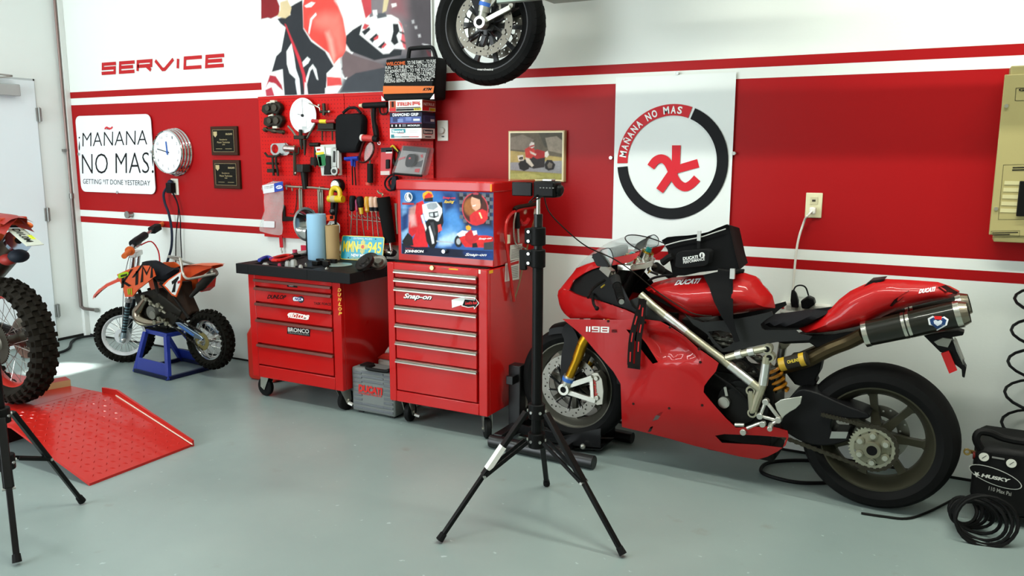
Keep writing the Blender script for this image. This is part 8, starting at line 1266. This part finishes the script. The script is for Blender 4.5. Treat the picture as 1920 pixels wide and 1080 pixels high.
a, b = V((-3.077,-.070,1.225)), V((-3.032,-.070,.945)); t = tool('foam_roller_handle', 'thick black foam-covered bar hanging beside the tool chest', 'hand tool', (b.x, b.z)); G('#131313/.85').cyl(a, b, .042, .036, 20).out('foam_sleeve', t); G('#a8a49a/.25/.9').cyl(b, b+(b-a).normalized()*.09, .010, n=10).out('rod', t); G('#9a9078/.3/.9').tube(sm([(-3.089,-.060,1.229),(-3.092,-.060,1.246),(-3.115,-.060,1.251),(-3.126,-.060,1.266)], 3, False), .006, 6).out('hook', t); x, y, z = (-3.038,-.070,.873); g = G('#17181a/.4'); g.lathe((x, y, z), (.25, -.2, 1), [(0, 0), (.04, 0), (.045, .015), (.03, .025), (0, .025)], 20); g.out('end_knob', t)
t = tool('combination_wrench', 'slim wrench hanging between the foam bar and the tool chest', 'wrench', (-2.998,1.086)); G('#aaa698/.3/.9').tube([(-2.988,-.060,1.191),(-2.988,-.060,1.118),(-2.982,-.060,1.002)], [.012, .007, .006], 7).out('wrench_body', t)
t = tool('lanyard', 'red lanyard with a metal clip hanging below the left tool board', 'lanyard', (-3.973,.897)); q = [(-3.981,-.030,.936),(-3.977,-.030,.857)]; G('#b81a24/.5').obox(*q, .028, .005, (0, 1, 0)).out('ribbon', t); G('#b0ada2/.3/.9').tube(sm([(-3.977,-.030,.857),(-3.981,-.030,.841),(-3.974,-.030,.820),(-3.971,-.030,.836)], 3, False), .004, 6).out('clip', t)
# glove boxes and the black case on top of them
YB = -.175; YBk = -.035
def gbox(lab, q, name='glove_box', col='#e4e4e0/.4'):
    x0, x1 = (q[0][0]+q[3][0])/2, (q[1][0]+q[2][0])/2; z1, z0 = (q[0][1]+q[1][1])/2, (q[2][1]+q[3][1])/2
    t = thing(name, lab, 'box', ((x0+x1)/2, (YB+YBk)/2, z0), None, 'stacked glove boxes'); G(col).box(x0, x1, YB, YBk, z0, z1).out('carton', t, bev=.001); return t, x0, x1, z0, z1
def dec(t, x0, x1, z0, z1, items, side=()):
    g = G('#e4e4e0/.4'); k = 0 
    for it in items:
        c, u0, v0, u1, v1 = it[:5]; y = YB-.0006-.0003*k; k += 1; g.set(c); X = lambda u: x0+(x1-x0)*u; Z = lambda v: z0+(z1-z0)*v
        if len(it) == 5: g.add([(X(u0), y, Z(v0)), (X(u1), y, Z(v0)), (X(u1), y, Z(v1)), (X(u0), y, Z(v1))], [(0, 1, 2, 3)])
        else:
            rot = len(it) > 6; o, e, u = V((X(u0), y, Z(v0))), V((X(u1)-X(u0), 0, 0)), V((0, 0, Z(v1)-Z(v0)))
            if rot: o, e, u = o+e+u, -e, -u
            g.text(it[5], o, e, u, .03)
    k = 0
    for it in side:
        c, u0, v0, u1, v1 = it[:5]; x = x1+.0006+.0003*k; k += 1; g.set(c); Y = lambda u: YB+(YBk-YB)*u; Z = lambda v: z0+(z1-z0)*v
        if len(it) == 5: g.add([(x, Y(u0), Z(v0)), (x, Y(u1), Z(v0)), (x, Y(u1), Z(v1)), (x, Y(u0), Z(v1))], [(0, 1, 2, 3)])
        else: g.text(it[5], (x, Y(u0), Z(v0)), (0, Y(u1)-Y(u0), 0), (0, 0, Z(v1)-Z(v0)), .03)
    g.out('print', t, smooth=0)
Q1 = [(-2.936,1.642),(-2.710,1.640),(-2.713,1.579),(-2.940,1.582)]; Q2 = [(-2.935,1.733),(-2.704,1.728),(-2.709,1.641),(-2.938,1.644)]; Q3 = [(-2.943,1.805),(-2.702,1.798),(-2.707,1.735),(-2.942,1.740)]
t, *b = gbox('white glove box with teal lettering, bottom of the stack of three', Q1); dec(t, *b, [('#2a8a94/.4', .06, .55, .50, .92), ('#f0f0ee/.4', .08, .6, .46, .85, 'Shamrock'), ('#c04a54/.4', .25, .5, .45, .54), ('#2a7a84/.4', .04, .08, .14, .4), ('#3a8a90/.4', .14, .14, .38, .2), ('#2a2a2e/.4', .38, .14, .62, .2), ('#c0323a/.4', .62, .14, .92, .2), ('#8a8e90/.4', .64, .78, .92, .8), ('#8a8e90/.4', .64, .62, .88, .64)], [('#2c3a44/.4', .1, .45, .85, .85), ('#e8e8e6/.4', .14, .52, .8, .78, 'Shamrock'), ('#c04a54/.4', .2, .38, .8, .44), ('#3a3a3c/.4', .25, .12, .7, .22)]); base = t
t, *b = gbox('dark blue glove box with white lettering in the middle of the stack', Q2, col='#23273a/.35'); dec(t, *b, [('#4a5a94/.4', .02, .32, .97, .72), ('#2c3560/.4', .1, .4, .3, .7), ('#7486b8/.4', .25, .36, .42, .6), ('#6a7ab0/.4', .5, .45, .68, .7), ('#14161c/.4', 0, .0, 1, .28), ('#a0304a/.4', .0, .28, 1, .31), ('#e8eaee/.4', .1, .76, .9, .96, 'DIAMOND GRIP'), ('#e8eaee/.4', .56, .09, .94, .2, 'MICROFLEX'), ('#d0d2d8/.4', .74, .44, .94, .58), ('#c8cad0/.4', .06, .08, .1, .22), ('#e4e6ea/.4', .19, .08, .23, .22), ('#e4e6ea/.4', .31, .08, .35, .22), ('#6a6c74/.4', .40, .07, .52, .24)], [('#3a4268/.4', .05, .3, .95, .8), ('#2a3050/.4', .2, .4, .6, .75), ('#d0d2da/.4', .62, .42, .9, .58)])
t, *b = gbox('white and red glove box printed upside down, top of the stack', Q3, col='#e2dfd8/.4'); dec(t, *b, [('#b04a2a/.4', .03, .3, .22, .95), ('#2a1a16/.4', .09, .4, .16, .9), ('#c8262a/.4', .02, .02, .22, .3), ('#1c1a1a/.4', .23, .06, .76, .22), ('#d8c81e/.4', .76, .06, .97, .26), ('#2a2a14/.4', .78, .1, .96, .24, 'LARGE', 1), ('#d04a4a/.4', .26, .5, .68, .82, 'NITRILE', 1), ('#d04a4a/.4', .72, .5, .95, .86, '9mil', 1), ('#3a3a3a/.4', .24, .28, .95, .36)], [('#a83a34/.4', .02, .35, .98, .95), ('#e8d8d4/.4', .1, .5, .9, .75, 'NITRILE'), ('#c8262a/.4', .0, .05, .5, .35), ('#c8b41e/.4', .55, .05, .95, .3)])
zt = b[3]; q = [(-2.948,2.036),(-2.609,2.013),(-2.624,1.792),(-2.992,1.797)]; YA = -.17
t = thing('soft_case', 'black case printed with white slogan and an orange band, standing on the glove boxes', 'case', ((q[2][0]+q[3][0])/2, -.11, zt)); x0, x1 = q[3][0], q[2][0]; z1 = q[0][1]; xa, xb = q[0][0], q[1][0]
g = G('#131313/.6'); g.skin([[(x0, y, zt), (x1, y, zt), (xb, y, z1), (xa, y, z1)] for y in (YA, -.045)]); g.out('case_body', t, bev=.012)
G('#131313/.6').skin([[(x0+.01, y, zt-.0+.045), (x1-.005, y, zt+.045), (xb, y, z1), (xa, y, z1)] for y in (YA-.012, YA)]).out('front_flap', t, bev=.006); g = G('#161616/.4'); g.tube(sm([(x0+.15, -.11, z1), (x0+.16, -.11, z1+.055), (x0+.18, -.11, z1+.062), (x0+.30, -.11, z1+.062), (x0+.325, -.11, z1+.05), (x0+.345, -.11, z1)], 3, False), .012, 8); g.out('handle', t)
yy = YA-.0135; q = [(-2.973,1.886),(-2.614,1.873),(-2.622,1.836),(-2.976,1.840)]; g = G('#d06a28/.4'); g.add(W3(q, yy), [(0, 1, 2, 3)]); ob = g.out('orange_band', t, smooth=0); a, b, c = [V((p[0], yy-.0008, p[1])) for p in [(-2.693,1.849),(-2.633,1.849),(-2.688,1.865)]]; g = G('#1a120c/.5'); g.text('KTM', a, b-a, c-a, .05, .25); g.out('lettering', ob, smooth=0)
g = G('#cfcfcb/.5'); LN = ('TO THE FAMILY ~ TO PURE', 'FUN ~ TO THE SHOW ~ TO THE EDGE', 'TO ADVENTURES ~ TO THE TOUGHEST', 'GUYS ~ TO AMBITION ~ TO ULTIMATE', 'SPEED ~ TO THE FESTIVAL ~ TO THE', 'FEELING BEING "READY TO RACE"...')
R_ = [(-2.947,2.000),(-2.601,1.987),(-2.953,1.979),(-2.604,1.967),(-2.956,1.958),(-2.604,1.947),(-2.959,1.937),(-2.609,1.927),(-2.962,1.919),(-2.609,1.910),(-2.962,1.903),(-2.621,1.894)]
for k, s in enumerate(LN):
    a, b = R_[2*k], R_[2*k+1]; h = .0195
    if k == 0: g.set('#d0602a/.5').text('WELCOME', (a[0], yy, a[1]), (.135, 0, 0), (0, 0, h), .02); g.set('#cfcfcb/.5').text(s, (a[0]+.15, yy, a[1]), (b[0]-a[0]-.15, 0, 0), (0, 0, h), .008)
    else: g.text(s, (a[0], yy, a[1]), (b[0]-a[0], 0, 0), (0, 0, h*.92), .008)
g.out('slogan', t, smooth=0); g = G('#c9c9c6/.3/.8')
for x in (x0+.012, x1-.012): g.prism([(x-.014, zt), (x+.014, zt), (x+(.014 if x > x0+.1 else -.014), zt+.03)], 'y', YA-.004, YA+.002)
g.out('metal_corner', t)
sh = thing('shelf_bracket', 'red board bracket carrying the stacked glove boxes', 'bracket', ((Q1[0][0]+Q1[1][0])/2, -.1, Q1[2][1]-.02)); G('#8a1a16/.4').box(Q1[3][0]+.02, Q1[2][0]-.02, YB+.02, -.022, Q1[2][1]-.012, Q1[2][1]-.001).out('bracket_shelf', sh)
for o in bpy.data.objects:
    if 'org' in o: del o['org']
